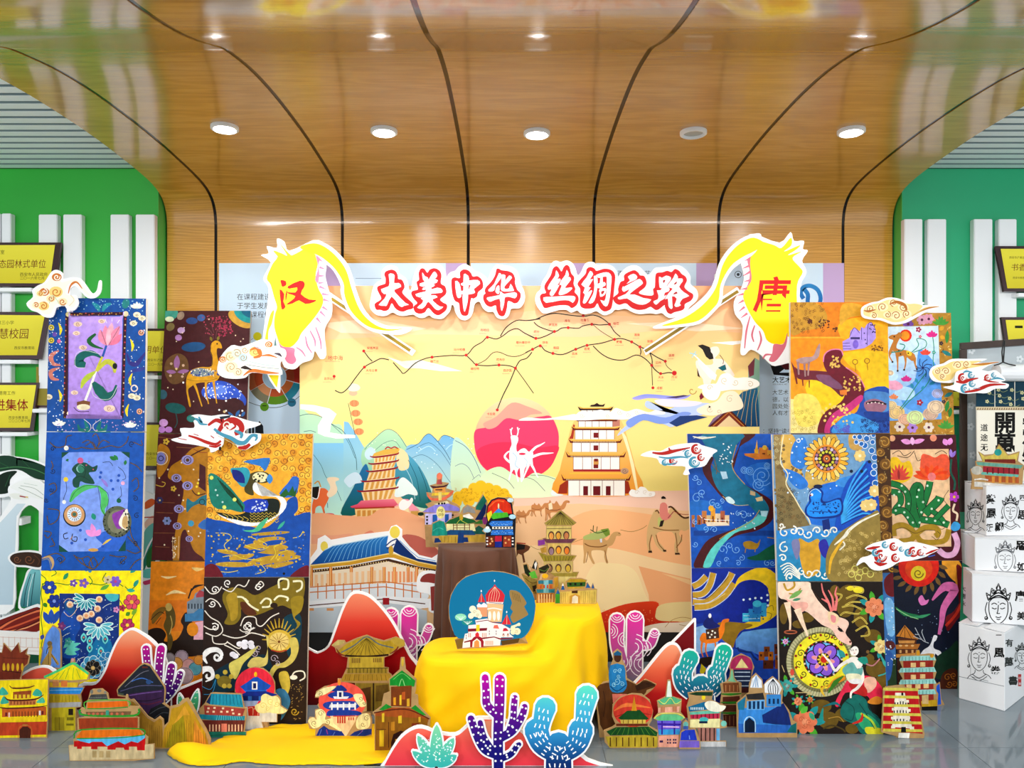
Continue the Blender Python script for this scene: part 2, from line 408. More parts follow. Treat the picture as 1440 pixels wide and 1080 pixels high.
# recessed downlights in the vault
def downlight(px,py,on,lab):
    k_ = (540-py)/F
    for best in range(len(pp)-1):
        e0,e1 = [pp[q][1]-H-k_*pp[q][0] for q in (best,best+1)]
        if e0 < 0 <= e1: break
    t_ = e0/(e0-e1); y = pp[best][0]+(pp[best+1][0]-pp[best][0])*t_; z = pp[best][1]+(pp[best+1][1]-pp[best][1])*t_
    ty,tz = pp[best+1][0]-pp[best][0],pp[best+1][1]-pp[best][1]; ang = math.atan2(tz,-ty)
    r = empty('downlight',(X(px,y),y,z-.006)); r.rotation_euler = (-ang,0,0)
    tag(r,lab,'ceiling light','downlights in the wood vault')
    n = 28; vs = []; R = [(.050,.002),(.051,-.012),(.060,-.012),(.066,-.008),(.066,.012)]
    for i in range(n):
        t = 2*math.pi*i/n
        for rr,zz in R: vs.append((rr*math.cos(t),rr*math.sin(t),zz))
    k = len(R); fc = [(i*k+j,i*k+j+1,((i+1) % n)*k+j+1,((i+1) % n)*k+j) for i in range(n) for j in range(k-1)]
    obj('trim_ring',vs,fc,'lamp_white',r,smooth=True)
    obj('lens',[(.051*math.cos(2*math.pi*i/n),.051*math.sin(2*math.pi*i/n),.001) for i in range(n)],[list(range(n))[::-1]],mat('lamp_on','fff',.5,emit=380) if on else mat('lamp_off','b9b6aa',.4),r)
    if on:
        l = bpy.data.lights.new('downlight_lamp','SPOT'); l.energy = 5; l.spot_size = math.radians(115); l.spot_blend = .9; l.shadow_soft_size = .05
        o = bpy.data.objects.new('downlight_lamp',l); COL.objects.link(o); o.parent = r; o.location = (0,0,-.02); o.rotation_euler = (ang+.2,0,0)
downlight(316,178,1,'lit round downlight over the purple lotus painting side, first of the row'); downlight(540,183,1,'lit round downlight above the first red title characters')
downlight(755,186,1,'lit round downlight above the middle gap of the title'); downlight(975,185,0,'unlit round downlight, the only dark one in the wood vault')
downlight(1197,183,1,'lit round downlight above the orange river painting')
# ================================================================ posters on the wood wall
def wall_poster(i,x0,x1,lab):
    d = D-.004; pl = Pl(d); xb = x0+(x1-x0)*.83
    o = slab('wall_poster',[(x0,370),(x1,370),(x1,862),(x0,862)],pl,.003,'foam'); tag(o,lab,'poster','blue posters along the wood wall')
    a = Art(o,pl,'print',.0002); a.clip = [(x0,370),(x1,370),(x1,862),(x0,862)]
    a.part('panel_print').R('d8eaf8>ccdff2',x0,370,x1,862).R('ccb4d8>c0a6ce',xb,370,x1,862)
    return a
K = 4.154; K2 = 3.857
a = wall_poster(0,308,479,'pale blue wall poster with a colour wheel behind the yellow streamer')
a.part('lettering_print').T('3c4250',333,421,9.6,'在课程建设上，注重').T('3c4250',333,433.5,9.6,'于学生发展需求的课').T('3c4250',333,446,9.6,'构建课程体系')
a.part('colour_wheel_print')
cols = ['8f8a72','6c9a28','2b93a8','c23a22','1f3f86','e0a92c','d8d2c0','c9744a']
cx,cy = 386,530
for i in range(8):
    t0 = math.radians(150-i*45); t1 = math.radians(150-(i+1)*45)
    for r0,r1,c in ((28,39,cols[i]),(17,28,['d59a70','c8643a','d07a3f','b8552c'][i % 4])):
        a.P(c,[(cx+r*math.cos(t),cy+r*math.sin(t)) for r,ts in ((r0,[t0+(t1-t0)*k/5 for k in range(6)]),(r1,[t1+(t0-t1)*k/5 for k in range(6)])) for t in ts])
        a.S('eef3f6',.8,[(cx+17*math.cos(t0),cy+17*math.sin(t0)),(cx+39*math.cos(t0),cy+39*math.sin(t0))])
a.C('b3cfe2',cx,cy,16).S('333',.7,'330 550 347 564 372 572 395 572 418 560 440 540')
a.C('d8d22c',362,473,6).S('556',.5,'350 480 356 476').C('6b9e2a',372,572,6.2).C('2a7f9c',410.5,566,6)
a.R('333b22',369,570,375,571.2).R('1d4454',407,564.5,414,565.7)
for x in (350,354.5,359): a.R('2a2c33',x,600,x+3,612)
a.P('2a2c33','360 598 365 592 370 599 371 612 362 612'); a.done()
a = wall_poster(1,485,656,'pale blue wall poster behind the first title characters'); a.part('lettering_print').R('9fb3c8',500,391,560,392); a.done()
a = wall_poster(2,662,833,'pale blue wall poster behind the middle of the title'); a.done()
a = wall_poster(3,838,1008,'pale blue wall poster behind the last title characters')
a.part('lettering_print').T('3c4250',868,388,9,'百花齐放').T('3c4250',906,388,9,'艺术之家'); a.done()
a = wall_poster(4,1013,1187,'pale blue wall poster with black lines of writing behind the orange river painting')
a.part('logo_print').ring('6a7684',1038,386,4.6,1).C('44505c',1038,386,2.2)
a.S('3f97d0>1c5fae',6,'1130 420 1126 412 1130 404 1140 402 1150 408 1154 420 1150 432 1142 434 1136 426 1136 414 1130 406')
a.P('14141c','1082 510 1104 510 1104 518 1096 524 1112 524 1112 516 1120 516 1120 530 1088 527').P('5a1420','1096 512 1108 510 1120 520 1104 520')
a.part('lettering_print').T('14161c',1086,537.5,9,'大艺术',bold=.012).T('555b66',1086.5,541.3,2.6,'COLOURFUL ART').T('2f3640',1086,554.5,7.6,'大艺术：以美育').T('2f3640',1086,564.5,7.6,'德，以艺启智').T('2f3640',1086,574,7.6,'园处处有艺术').T('2f3640',1086,583.5,7.6,'人有才艺').T('14161c',1072,609,7.8,'：坚持“读书').T('22303a',1086,640,7.6,'校园文化')
a.done()
# ================================================================ the big printed banner
BD = 4.42; bpl = Pl(BD)
o = slab('display_banner',[(421.5,402),(1068,402),(1068,889),(421.5,889)],bpl,.02,'foam')
tag(o,'large printed banner with a trade route map, pink sun, pagodas and camels','banner')
zb = Z(889,BD); b0 = Vector(o.location)
obj('base_frame',[Vector(v)-b0 for v in boxv(X(424,BD),X(1066,BD),BD+.004,BD+.03,0,zb-.001)],BOXF,'black',o)
for px in (440,745,1050):
    obj('rear_post',[Vector(v)-b0 for v in boxv(X(px,BD)-.015,X(px,BD)+.015,BD+.035,BD+.065,0,Z(420,BD))],BOXF,'dark_metal',o)
a = Art(o,bpl,'print',.0004); a.clip = [(421.5,402),(1068,402),(1068,889),(421.5,889)]
a.part('sky_print').R('fcc096>f6e39c',421.5,402,1068,560).R('f6e39c>f8e590',421.5,560,1068,702)
a.P('fbcfa4','421.5 440 600 452 760 436 900 446 1068 430 1068 470 960 462 820 474 600 470 421.5 480').P('fde2c4','450 455 520 448 600 462 560 470 480 468').P('fde4c6','880 455 960 452 1050 462 980 466')
a.P('fdf4e2','545 502 565 508 590 506 615 512 650 522 620 522 590 518 570 518').P('fff','1000 482 1060 478 1064 480 1030 485')
# dunes
a.part('desert_print').R('f6cfa6>f6cf9f',421.5,694,1068,889).P('f8d2bd','700 694 1068 688 1068 722 960 718 820 708 720 712')
a.Q('f9c290','770 752 800 730 850 716 960 730 1068 742 1068 790 930 796 790 790').Q('f9dcae','640 800 720 770 840 768 940 790 1000 800 1068 812 1068 840 640 850')
a.Q('fae5b4','800 880 830 800 860 792 890 800 905 830 918 889 800 900').P('f4b988','898 796 1068 838 1068 889 918 889 912 836').P('f8d3a0','930 806 1068 838 1068 846 980 826')
a.Q('e8532a>c42418','822 889 830 870 870 852 905 846 926 848 926 868 960 876 966 889').scatter('f29a5a',.7,90,836,856,925,885,4)
a.Q('f1dca4','922 862 930 850 970 846 1068 848 1068 874 960 874 926 872').Q('f6e8d2','905 882 930 876 968 874 1000 862 1068 860 1068 889 912 889')
a.S('c49a5a',.7,'935 882 945 872 960 868 975 872 968 880 955 878')
# mountains
a.part('mountain_print').z(420,560,K)
a.Q('c6e6c4>9fd6d6','0 100 60 92 130 110 200 150 262 205 262 700 0 700').P('8fc6e6>bfe4da','265 135 290 140 330 200 390 300 400 420 300 640 240 680 262 300').P('8ec8e8>c9ecd8','70 262 262 262 262 700 70 700')
a.S('2c6470',3,'0 105 60 92 130 108 200 155 270 205 330 330 340 420').S('2c6470',3,'30 195 70 190 100 200').S('2c6470',2.4,'80 320 130 390 160 460 210 510 250 600').S('2c6470',2.4,'190 150 280 240 330 350')
a.P('fffdf6','10 35 90 40 180 60 222 92 190 150 182 200 250 210 330 215 330 232 220 236 150 222 112 205 112 160 140 112 100 80 10 62')
a.Q('c2e4c0>a5d5b8','370 310 450 230 515 182 575 205 640 300 640 420 400 420').S('2c6470',2.5,'385 300 450 230 515 182 575 205 630 285').S('2c6470',2,'440 310 500 262 560 250 600 300').scatter('eff8da',3,14,400,200,600,300,3)
a.Q('7dbbe4>d6edcf','620 310 700 265 735 222 765 208 800 235 820 250 850 216 920 245 1000 320 1060 390 1110 470 1140 640 640 640')
a.S('2a5f86',3,'630 300 700 265 735 222 765 208 800 240 850 300 885 360').S('2a5f86',3,'815 252 850 216 920 245 1000 320 1075 405').S('2a5f86',2.2,'660 350 720 330 780 360 830 410 870 470 930 540').S('2a5f86',2.2,'885 375 930 330 990 340 1070 430').S('2a5f86',2.2,'690 290 760 260 820 300 860 350 910 430').S('2a5f86',2,'900 410 950 390 1000 430 1020 480')
a.S('bfe2f2',5,'860 300 900 270 960 300 1010 360').S('bfe2f2',5,'700 310 760 280 800 310').scatter('eaf6f8',3,30,680,230,1040,420,5)
a.Q('2f80b4>0e6a60','400 390 370 410 320 520 245 672 330 682 400 620 420 500').Q('66b4d2>0c7468','575 300 640 330 700 392 750 480 785 590 765 640 690 632 600 580 560 470')
a.Q('f0deb0','585 292 630 318 645 360 640 410 590 420 570 360').S('0f5a6a',3,'640 360 690 470 710 600').S('0f5a6a',3,'700 400 740 500 760 600').S('bfe0e6',3,'620 400 660 480 680 590')
a.Q('e8f2ee','560 570 580 490 610 462 650 490 690 540 690 568 640 560 600 575').Q('d8eaf4','265 480 290 450 330 432 360 450 370 490 330 500 300 522 275 500').Q('cfe4f0','390 310 420 285 450 310 440 345 410 360 388 340')
a.z(640,540,4.153).Q('c5e3d6>dcecc0','-10 330 60 350 130 450 175 500 200 560 200 650 -10 650').S('2a5f86',3,'0 330 60 365 110 430 150 520').S('2a5f86',2.2,'0 480 40 465 80 490 110 550').S('2a5f86',2,'100 560 140 530 150 560')
# the sun
a.part('sun_print').C('fbdcae>f2446a',358,325,247).Q('f0507a','112 350 118 270 190 250 260 190 330 165 400 200 500 190 560 190 600 270 605 340 595 410 540 500 420 560 300 555 180 500 130 430')
a.Q('ee3f66','125 400 200 350 330 340 480 370 600 360 590 420 540 500 420 556 300 552 190 505').Q('f8ab9a','165 230 240 190 330 110 420 130 510 170 440 180 380 210 300 200 240 250 190 262')
a.Q('fff6ea','370 212 420 195 520 202 640 185 700 175 700 195 600 206 500 212 420 214')
a.part('mountain_print').Q('d6ecc4>eaf2d0','140 560 190 505 265 483 330 520 400 552 460 518 520 530 600 560 600 655 140 655').S('2f5f52',2.5,'215 520 300 560 345 610').S('2f5f52',2.5,'385 540 460 560 525 625').S('2f5f52',2.5,'440 532 520 535 585 556').Q('e9f0ee','560 630 590 605 620 620 630 650 570 652')
# white spirit deer
a.part('deer_print')
D2 = 'fdfdff'
a.Q(D2,'328 330 325 305 345 300 365 306 368 330 358 360 362 395 385 380 408 376 430 395 455 400 452 440 455 480 440 470 420 478 405 500 396 560 384 570 380 520 376 490 362 520 372 560 366 572 355 530 345 500 330 520 318 560 312 555 322 510 320 470 316 420 320 380 330 355')
a.S(D2,7,'330 300 326 275 335 255').S(D2,5,'328 278 320 262').S(D2,7,'362 302 368 278 364 252').S(D2,5,'366 276 376 258').S(D2,[14,12,4],'325 460 300 440 290 420 312 395 340 390').S(D2,[16,12,3],'440 400 470 370 500 355 525 340').S(D2,[16,12,3],'450 425 500 408 540 405 575 402')
a.S(D2,[16,9,5],'445 470 462 500 475 530 486 546').S(D2,[16,9,5],'430 470 410 520 395 560').C('ee3f66',392,408,20,7).S('bcd8ee',5,'335 400 360 430 350 470 370 490').S('bcd8ee',4,'400 430 420 450 415 480')
# cave-temple tower
a.part('cave_tower_print').Q('f9d48a>f2a52e','596 640 612 500 655 340 690 225 760 170 900 170 970 215 1010 330 1050 480 1072 640').P('fff0c0','960 250 1000 310 1045 470 1072 640 1060 640 1010 400').P('a83a1c','655 640 600 640 612 590 648 565 660 565').P('a83a1c','990 640 1030 640 1012 570 985 560')
a.P('b5452a','690 235 676 300 664 320 690 320 700 240').P('c98a7a','920 205 962 198 962 245 920 250')
for y0,y1,xl,xr,wl,wr,yb in ((130,152,715,925,735,905,205),(200,216,700,955,720,920,250),(248,268,678,965,700,930,322),(318,342,660,978,684,946,396),(392,426,644,1000,690,960,504),(524,562,618,1030,660,992,652)):
    a.R('fbf7ee',wl,y1-4,wr,yb)
    a.P('7a2a1a' if y0 > 132 else '4a1a18',[(xl,y0),(xl+18,y1-9),(xr-18,y1-9),(xr,y0),(xr-12,y1+2),(xl+12,y1+2)]).S('e7b23a',5,[(xl+10,y0+4),(xl+30,y1-10),(xr-30,y1-10),(xr-10,y0+4)],sm=0)
    if y0 > 300:
        for i in range(int((xr-xl-60)/9)): a.R('f4e2c0',xl+32+i*9,y1-7,xl+35+i*9,y1)
    n = 5
    for i in range(n+1):
        xx = wl+(wr-wl)*i/n; a.R('9a4a30',xx-1.5,y1+2,xx+1.5,yb)
    if 200 < y0 < 500: a.R('8a1f20',808,y1+(yb-y1)*.3,836,y1+(yb-y1)*.85)
a.R('b02a34',690,498,966,511).R('f4c450',668,518,985,526).P('3a1416','785 130 795 122 812 120 828 110 842 120 860 122 876 114 868 132 796 132')
for x0,x1 in ((748,776),(806,848),(880,908)): a.R('7d1820',x0,596,x1,650)
a.R('d8a058',808,440,838,470).R('8a1f20',812,436,834,452).C('caa488',990,508,24,18).W('8a6a58',3,990,508,16)
a.part('cloud_print').Q('fffaf3','570 205 640 185 700 180 730 160 790 165 850 150 900 165 940 140 1000 160 1060 145 1130 165 1180 150 1240 170 1246 195 1100 196 980 208 880 205 760 212 660 210')
for x,y,r in ((740,185,14),(960,165,16),(1010,180,14),(1060,165,14),(890,186,12),(1110,180,14)): a.W('d8c3a4',2.2,x,y,r)
a.Q('fdfaf5','1015 640 1030 615 1060 620 1080 600 1110 605 1130 625 1165 630 1160 655 1100 660 1040 658').Ws('d9c8b4',2,((1060,632,14),(1110,630,14),(1140,642,10)))
# yellow trees and the fort of the far dunes
a.part('tree_print')
for x,y,r in ((20,660,34),(60,640,34),(110,610,34),(150,598,36),(195,612,36),(240,625,36),(285,640,32),(310,665,26),(130,650,40),(200,660,40),(80,680,36),(260,670,34),(10,690,30)): a.C('f2c72c',x,y,r)
g = random.Random(3)
for i in range(70): a.W('c78f18',2,g.uniform(-5,315),g.uniform(610,690),8,.8,g.uniform(0,360),1,6)
# camels of the caravan
a.part('camel_print')
def camel(sx,sy,s,c,c2):
    p = lambda t: [(sx+x*s,sy+y*s) for x,y in nums(t)]
    a.P(c,p('0 30 6 18 16 16 22 4 30 16 42 20 50 8 58 16 66 30 74 28 82 14 92 6 104 6 112 12 108 18 98 18 94 30 86 44 74 50 70 62 68 78 74 96 68 98 62 80 60 62 30 60 24 66 26 80 34 98 28 99 18 80 12 66 8 76 6 96 0 97 2 74 0 50'),3)
    a.S(c2,3*s,p('4 40 20 48 50 50 70 44')).S(c2,2*s,p('14 64 12 80 8 96')).S(c2,2*s,p('64 60 68 80 70 96')).C(c2,sx+106*s,sy+10*s,2*s)
for sx,sy,s in ((355,730,.85),(445,690,.85),(525,672,1.3)): camel(sx,sy,s,'cf9460','8a5030')
a.S('8a5030',2,'440 770 450 740').P('f0e0c0','545 700 565 690 570 730 548 735').P('7a5038','358 930 420 940 440 950 430 970 400 990 410 1040 398 1045 390 1000 370 990 358 1010').P('2b2a28','358 935 410 938 405 965 358 970').S('b5382c',6,'358 928 412 932')
a.S('b08a4a',2.5,'440 945 480 965 530 968').S('b08a4a',2.5,'690 925 730 910 748 905')
camel(748,852,1.98,'d3ab74','8f6030')
a.P('b7c27a','750 890 800 870 880 845 905 860 890 890 850 905 800 910 755 908',3).P('7f9a3e','850 850 895 842 905 880 880 890').S('3f5f2a',5,'790 850 830 870 890 855').S('3f5f2a',5,'805 862 808 825').S('3f5f2a',4,'825 865 830 832').P('dce2f0','845 905 858 903 858 925 848 925')
a.S('b08a4a',3,'965 852 1030 862 1090 845 1120 825')
a.z(820,560,K2).P('e0be8a','345 780 350 700 380 620 400 606 420 640 450 660 470 600 490 590 520 620 550 650 578 640 580 700 550 720 530 715 520 740 540 770 515 800 520 840 500 848 495 800 500 760 480 725 410 725 395 760 420 790 448 828 430 832 395 795 375 745 365 790 372 832 355 836 348 800',3)
a.S('7a4f28',7,'392 615 402 608 412 625').S('5a3418',9,'462 592 480 590 510 620 545 648 578 645').S('9a6c3c',5,'380 700 440 715 520 715').S('9a6c3c',5,'372 740 360 790 362 825').S('9a6c3c',5,'500 730 508 780 510 835').S('9a6c3c',5,'535 740 530 775 505 810').S('9a6c3c',5,'395 740 410 790 440 825')
a.P('4a3020','355 826 372 826 375 838 353 838').P('4a3020','498 838 522 838 526 848 498 848').P('4a3020','432 822 450 822 452 832 436 832')
a.P('cdd184','405 650 425 640 440 680 420 700 405 690').P('e8968a','418 575 440 565 456 580 460 620 480 640 455 660 430 660 415 630',2).C('f2d3b8',436,553,12).P('2a1c18','424 546 424 536 434 530 446 536 450 546').P('3a2c28','420 665 440 660 430 695 412 698').S('b05a5a',5,'460 650 490 615').S('b0402c',3,'490 612 530 628 578 630')
# flying musician
a.part('musician_print').z(920,320,K2)
a.P('9fc4a8>4a7a96','510 750 545 706 572 722 572 1080 510 1080').P('8a4a58','508 752 546 706 540 800 515 812').P('2f6f8f>1d4f78','400 1000 440 930 480 890 560 870 572 1080 330 1080')
for i in range(5): a.S('d9c078',2,[(430+i*32,1075),(470+i*20,960),(480+i*22,880)])
a.P('a98aa0>7a6088','290 1080 320 1035 370 1000 420 975 400 1080').S('e8d8c8',2,'310 1075 350 1030').S('e8d8c8',2,'345 1075 380 1010')
a.P('8b3a24','300 1080 405 982 500 1080').P('e9cfa4','340 1080 406 1020 470 1080').S('5a2218',8,'300 1080 405 985 500 1080',sm=0).S('e0a44a',3,'320 1076 405 1000 486 1076',sm=0)
a.Q('8fa3ee>b9b0f0','-120 925 -60 905 0 905 80 912 160 915 200 905 160 930 60 930 -30 925 -90 935').P('5a4a78','60 922 160 908 190 912 120 926')
a.Q('c5d4fb','0 960 -40 940 -50 965 -20 985 60 990 150 960 230 950 330 960 320 1000 200 1030 100 1080 60 1070 -40 1040 -120 1080 -200 1130 -160 1080 -60 1020 60 1010')
a.Q('8fa8e8','-150 1050 -60 1010 60 1030 150 1000 200 1010 120 1050 30 1065 -60 1045 -130 1085').P('2a4a86','80 1060 140 1022 230 1018 290 1028 200 1050 120 1080').Q('e9e4fb','0 940 60 930 200 940 260 950 200 970 60 970')
a.Q('f6e6da','300 660 340 645 355 670 345 690 330 710 370 715 400 745 435 800 415 805 370 775 340 770 330 800 310 830 300 860 270 850 262 820 240 790 225 740 232 720 260 740 300 745 320 730')
a.P('2a2320','235 640 262 634 300 648 318 690 322 712 300 716 280 700 262 662').C('f6e6da',330,668,24,20).P('1d6f78','345 760 385 742 392 770 370 778').P('4a3020','232 760 245 800 250 815 235 805').S('8a6a4a',4,'355 690 375 720 372 740').S('9fd6e6',5,'190 680 232 690').S('9fd6e6',5,'205 705 225 672')
a.P('f2ece0>e0ecf0','232 700 262 730 340 800 330 830 300 815 240 745').S('fff',5,'215 690 330 800').Q('fff','262 870 300 850 340 850 360 880 340 930 300 935 268 910').P('8a1f3a','255 895 270 920 250 935 244 915').W('c8a05a',5,205,885,24,.9,0,1)
a.Q('fbf7ef','235 868 270 850 330 850 360 800 400 790 440 815 500 812 560 830 565 860 500 880 420 880 350 888 280 880').Q('f7ecd4','230 985 280 960 340 940 380 895 440 890 480 950 470 985 400 1000 320 1020 250 1010')
a.Ws('d8c4a0',3,((300,868,16),(380,830,20),(440,840,18),(520,850,18),(410,930,22),(300,985,18),(350,1000,16)))
a.P('1a1a20','295 965 308 972 295 980')
# coral camel, lanterns and pagoda of the near mountain
a.part('pagoda_print').z(420,560,K)
for y,x in ((30,325),(88,333),(138,347),(195,353)): a.C('f6a070',x,y,28,20).S('e0703a',2,[(x-10,y-16),(x-14,y),(x-8,y+16)]).S('e0703a',2,[(x+8,y-16),(x+12,y),(x+8,y+16)])
a.C('f9c0a0',318,-30,26,17).Q('e8f0d0','290 -60 310 -85 345 -80 360 -60 340 -42 300 -42').S('444',3,'290 30 330 215',sm=0)
tiers = [(430,340,578,322),(420,380,578,362),(408,424,572,404),(376,482,578,462),(356,540,572,520)]
a.P('e2b95a','440 322 500 300 585 290 590 300 578 322 430 340').S('c02a3a',7,'505 298 520 285 540 292 560 284 580 294')
for i,(x0,y0,x1,y1) in enumerate(tiers):
    nx0,ny0,nx1,ny1 = tiers[i+1] if i < 4 else (360,602,556,590)
    a.P('f6dcae',[(x0+8,y0),(x1-6,y1),(nx1-16,ny1),(nx0+22,ny0)])
    for k in range(6):
        t = (k+.3)/6; u = (k+.85)/6
        a.P('e2ab58',[(x0+12+(x1-x0-20)*t,y0+(y1-y0)*t+12),(x0+12+(x1-x0-20)*u,y0+(y1-y0)*u+12),(nx0+22+(nx1-nx0-38)*u,ny0+(ny1-ny0)*u-4),(nx0+22+(nx1-nx0-38)*t,ny0+(ny1-ny0)*t-4)])
    a.S('a02438',[4,10,10,4],[(x0-14,y0-2),(x0+20,y0+4),(x1-12,y1+6),(x1+8,y1-6)])
a.P('f0889a>d84a6a','302 632 345 618 365 598 556 588 580 620 560 632 310 640').P('f0cf90','328 640 490 634 486 690 334 690').P('b8452a','328 640 560 630 560 640 330 648')
for i in range(5): a.P('d89a4a',[(342+i*30,655),(362+i*30,653),(362+i*30,688),(342+i*30,690)])
a.P('f6a4b4','560 640 610 588 640 590 708 655 650 658 640 625 610 610').P('f3dfb0','590 640 636 612 650 690 600 690').P('d8a85a','655 660 700 660 700 690 655 690').Q('f4f2ee','585 620 610 590 640 600 660 580 668 600 640 640 600 655')
a.part('camel_print').P('ef7f4a','78 630 90 580 100 540 130 525 160 530 180 560 170 600 150 640 155 670 145 672 130 630 100 640 95 690 82 690',3).Q('f7e2c4','165 470 200 460 232 466 235 478 215 490 226 530 215 560 180 580 165 560 185 520').P('2a2420','75 520 120 515 110 590 75 585').S('fff',5,'80 580 110 585 125 520').S('e0a43a',7,'92 500 115 485 130 520').Q('e0486a','80 690 150 672 205 675 200 695 120 705 80 700').S('a05a28',3,'150 650 148 690').S('2a5f86',3,'168 610 170 640')
a.part('desert_print').Q('f2b28a>f6c69c','60 690 250 684 400 690 470 650 545 640 640 665 800 740 900 830 900 900 60 960').Q('e9957a','375 800 420 772 452 790 500 790 520 800 440 812').Q('efb090','60 800 200 800 320 790 260 830 60 850').Q('cb7466','600 812 680 800 760 840 830 910 810 980 660 960')
# palace in front
a.part('palace_print').P('fff','60 945 108 880 112 820 155 798 190 826 360 795 528 775 540 748 572 738 606 765 605 810 650 865 705 915 778 932 816 908 816 1000 800 1010 60 1020')
a.C('f4e06a',150,865,22,30).C('f4e06a',562,782,30,36)
a.P('3a8fd4>1a5ea8','70 972 150 888 200 862 524 802 512 866 548 876 540 906 300 948').P('16407f','574 818 640 888 690 936 806 958 806 986 640 940 548 892')
for i in range(13): a.S('8fd0f2',2.4,[(225+i*24,856-i*4.4),(190+i*24,890-i*4),(150+i*27,958-i*3.4)])
a.S('bfe4f6',5,'150 888 200 862 524 802',sm=0).S('5fb0e6',4,'590 830 650 890 700 930 800 950',sm=0).S('2a4f8a',7,'510 862 540 835 575 820').S('2a4f8a',7,'515 880 560 850')
a.S('d9aa3c',24,'62 985 300 962 520 918 560 920 700 968 812 990',sm=0).S('f5e29a',6,'62 978 300 952 520 908 560 908 700 956 812 978',sm=0).C('d8b040',540,890,14,30)
a.P('f4e4cc','62 1010 300 988 530 950 700 990 800 1012 800 1150 62 1170')
a.S('5a3a24',16,'62 1012 300 986 525 944 700 990 800 1008',sm=0)
for i in range(30): a.R('f2d9a0',75+i*15,1006-i*2,80+i*15,1014-i*2)
for i in range(16): a.R('f2d9a0',545+i*16,958+i*3.2,551+i*16,968+i*3.2)
for x in (75,188,308,428,500,560,640,690): a.R('e08a34',x-9,985,x+9,1240).R('f6c98a',x-4,985,x+2,1240)
for i in range(12): a.R('f6cfa4',95+i*34,1030-i*2.5,112+i*34,1200)
for i in range(8): a.P('f1a878',[(522+i*22,1010),(534+i*22,1012),(534+i*22,1180),(522+i*22,1180)])
a.z(420,820,K).P('e9eef2','30 20 750 -10 760 80 730 110 500 95 30 140').S('d9873a',6,'40 55 500 20 730 55',sm=0).S('d9873a',6,'40 25 500 -10 730 20',sm=0)
for i in range(14): a.R('d9873a',60+i*50,0,66+i*50,90)
a.P('f4f6f8','30 105 500 75 770 90 770 140 700 150 500 110 30 160').S('6a3a24',6,'40 132 500 92 740 120',sm=0).P('cdd7de','30 150 500 112 640 130 750 160 750 290 30 290')
for x in (70,185): a.R('e0a46a',x-20,145,x+20,160)
a.R('b02a34',492,85,530,125)
a.part('mountain_print').z(420,560,K).Q('fff','690 1090 700 1030 745 1005 815 1015 830 1060 830 1240 760 1240 770 1150 700 1130').Q('a24a44','712 1070 722 1040 760 1022 815 1034 815 1080 760 1075').P('a24a44','770 1100 830 1090 830 1240 775 1240')
# trade-route map
a.part('route_map_print')
LN = '2f3a36'
a.z(500,340,K)
def route(pts,w=4.2): a.S(LN,w*1.4,pts)
route('-120 868 -80 882 -40 850 0 795 52 732 110 700 150 682 195 690'); route('48 638 75 675 98 698'); route('220 705 260 750 285 768 345 712 400 685 447 674 560 664 646 662 690 615 740 585 770 558 820 568 860 550 900 520 945 508 990 535 1052 564')
route('846 552 880 500 940 460 1000 460 1080 450'); route('646 662 680 695 706 718 770 724 838 720 900 725 934 738'); route('706 718 760 690 800 650 840 645 900 668 960 665 1034 628 1080 605',3); route('934 738 960 695 1000 680 1030 645'); route('934 738 900 820 860 900 828 980'); route('934 738 980 800 1040 885',3)
a.z(740,340,K)
route('0 460 50 455 110 430 170 418 250 428 333 436 390 428 440 445 486 482 515 525 550 555'); route('45 470 80 498 165 524 205 505 245 502 305 505 330 492 383 482 430 486 486 482'); route('0 538 56 564 110 552 165 524'); route('390 484 440 525 510 568',2.5)
route('-4 648 37 628 82 608 110 635 156 652 215 658 289 628 355 605 440 592 516 570 560 566 616 585 664 614'); route('390 608 440 655 500 685 570 690 640 662 690 680 733 722 750 745 785 770 830 764 865 768'); route('664 614 670 640 666 660'); route('664 614 710 635 730 670 736 700 733 722'); route('733 722 735 780 738 840',3); route('710 640 760 672 812 698'); route('812 698 820 725 850 752',2.5)
RD = 'cf2a30'
a.z(500,340,K)
def town(x,y,name,lx,ly,lat,r=9): a.C(RD,x,y,r).T(RD,lx,ly,17,name,bold=.012).T('b98a7a',lx-6,ly+16,8.5,lat)
town(48,638,'安塔基亚',66,627,'ANTAKYA'); town(52,732,'大马士革',60,758,'DAMASCUS'); town(447,674,'德黑兰',436,706,'TEHRAN'); town(646,662,'马什哈德',572,636,'MASHHAD'); town(770,558,'布哈拉',730,522,'BUKHARA')
town(706,718,'赫拉特',672,748,'HERAT'); town(838,720,'喀布尔',822,695,'KABUL'); town(934,738,'白沙瓦',862,757,'PESHAWAR'); town(828,982,'卡拉奇',766,1012,'KARACHI')
a.T(RD,-163,690,30,'地中海').T('b98a7a',-180,702,9,'MEDITERRANEAN SEA'); town(-125,786,'亚历山大',-185,806,'ALEXANDRIA')
a.z(740,340,K)
for t in ((56,564,'喀什',44,532,'KASHGAR'),(165,524,'阿克苏',132,492,'AKSU'),(245,502,'库车',224,468,'KUCHE'),(333,432,'吐鲁番',318,464,'TURPAN'),(383,482,'',0,0,''),(486,482,'哈密',508,484,'HAMI'),(37,628,'塔什库尔干',-60,595,'TASHKURGAN'),(82,608,'莎车',94,595,'SHACHE'),(156,652,'和田',158,626,'HOTAN'),(289,628,'且末',266,660,'QIEMO'),(355,605,'若羌',338,632,'RUOQIANG'),(516,570,'敦煌',526,591,'DUNHUANG'),(616,585,'酒泉',630,550,'JIUQUAN'),(664,614,'张掖',706,588,'ZHANGYE'),(812,698,'固原',832,670,'GUYUAN'),(733,722,'兰州',754,712,'LANZHOU'),(785,770,'天水',770,798,'TIANSHUI'),(740,853,'成都',762,861,'CHENGDU')): town(*t)
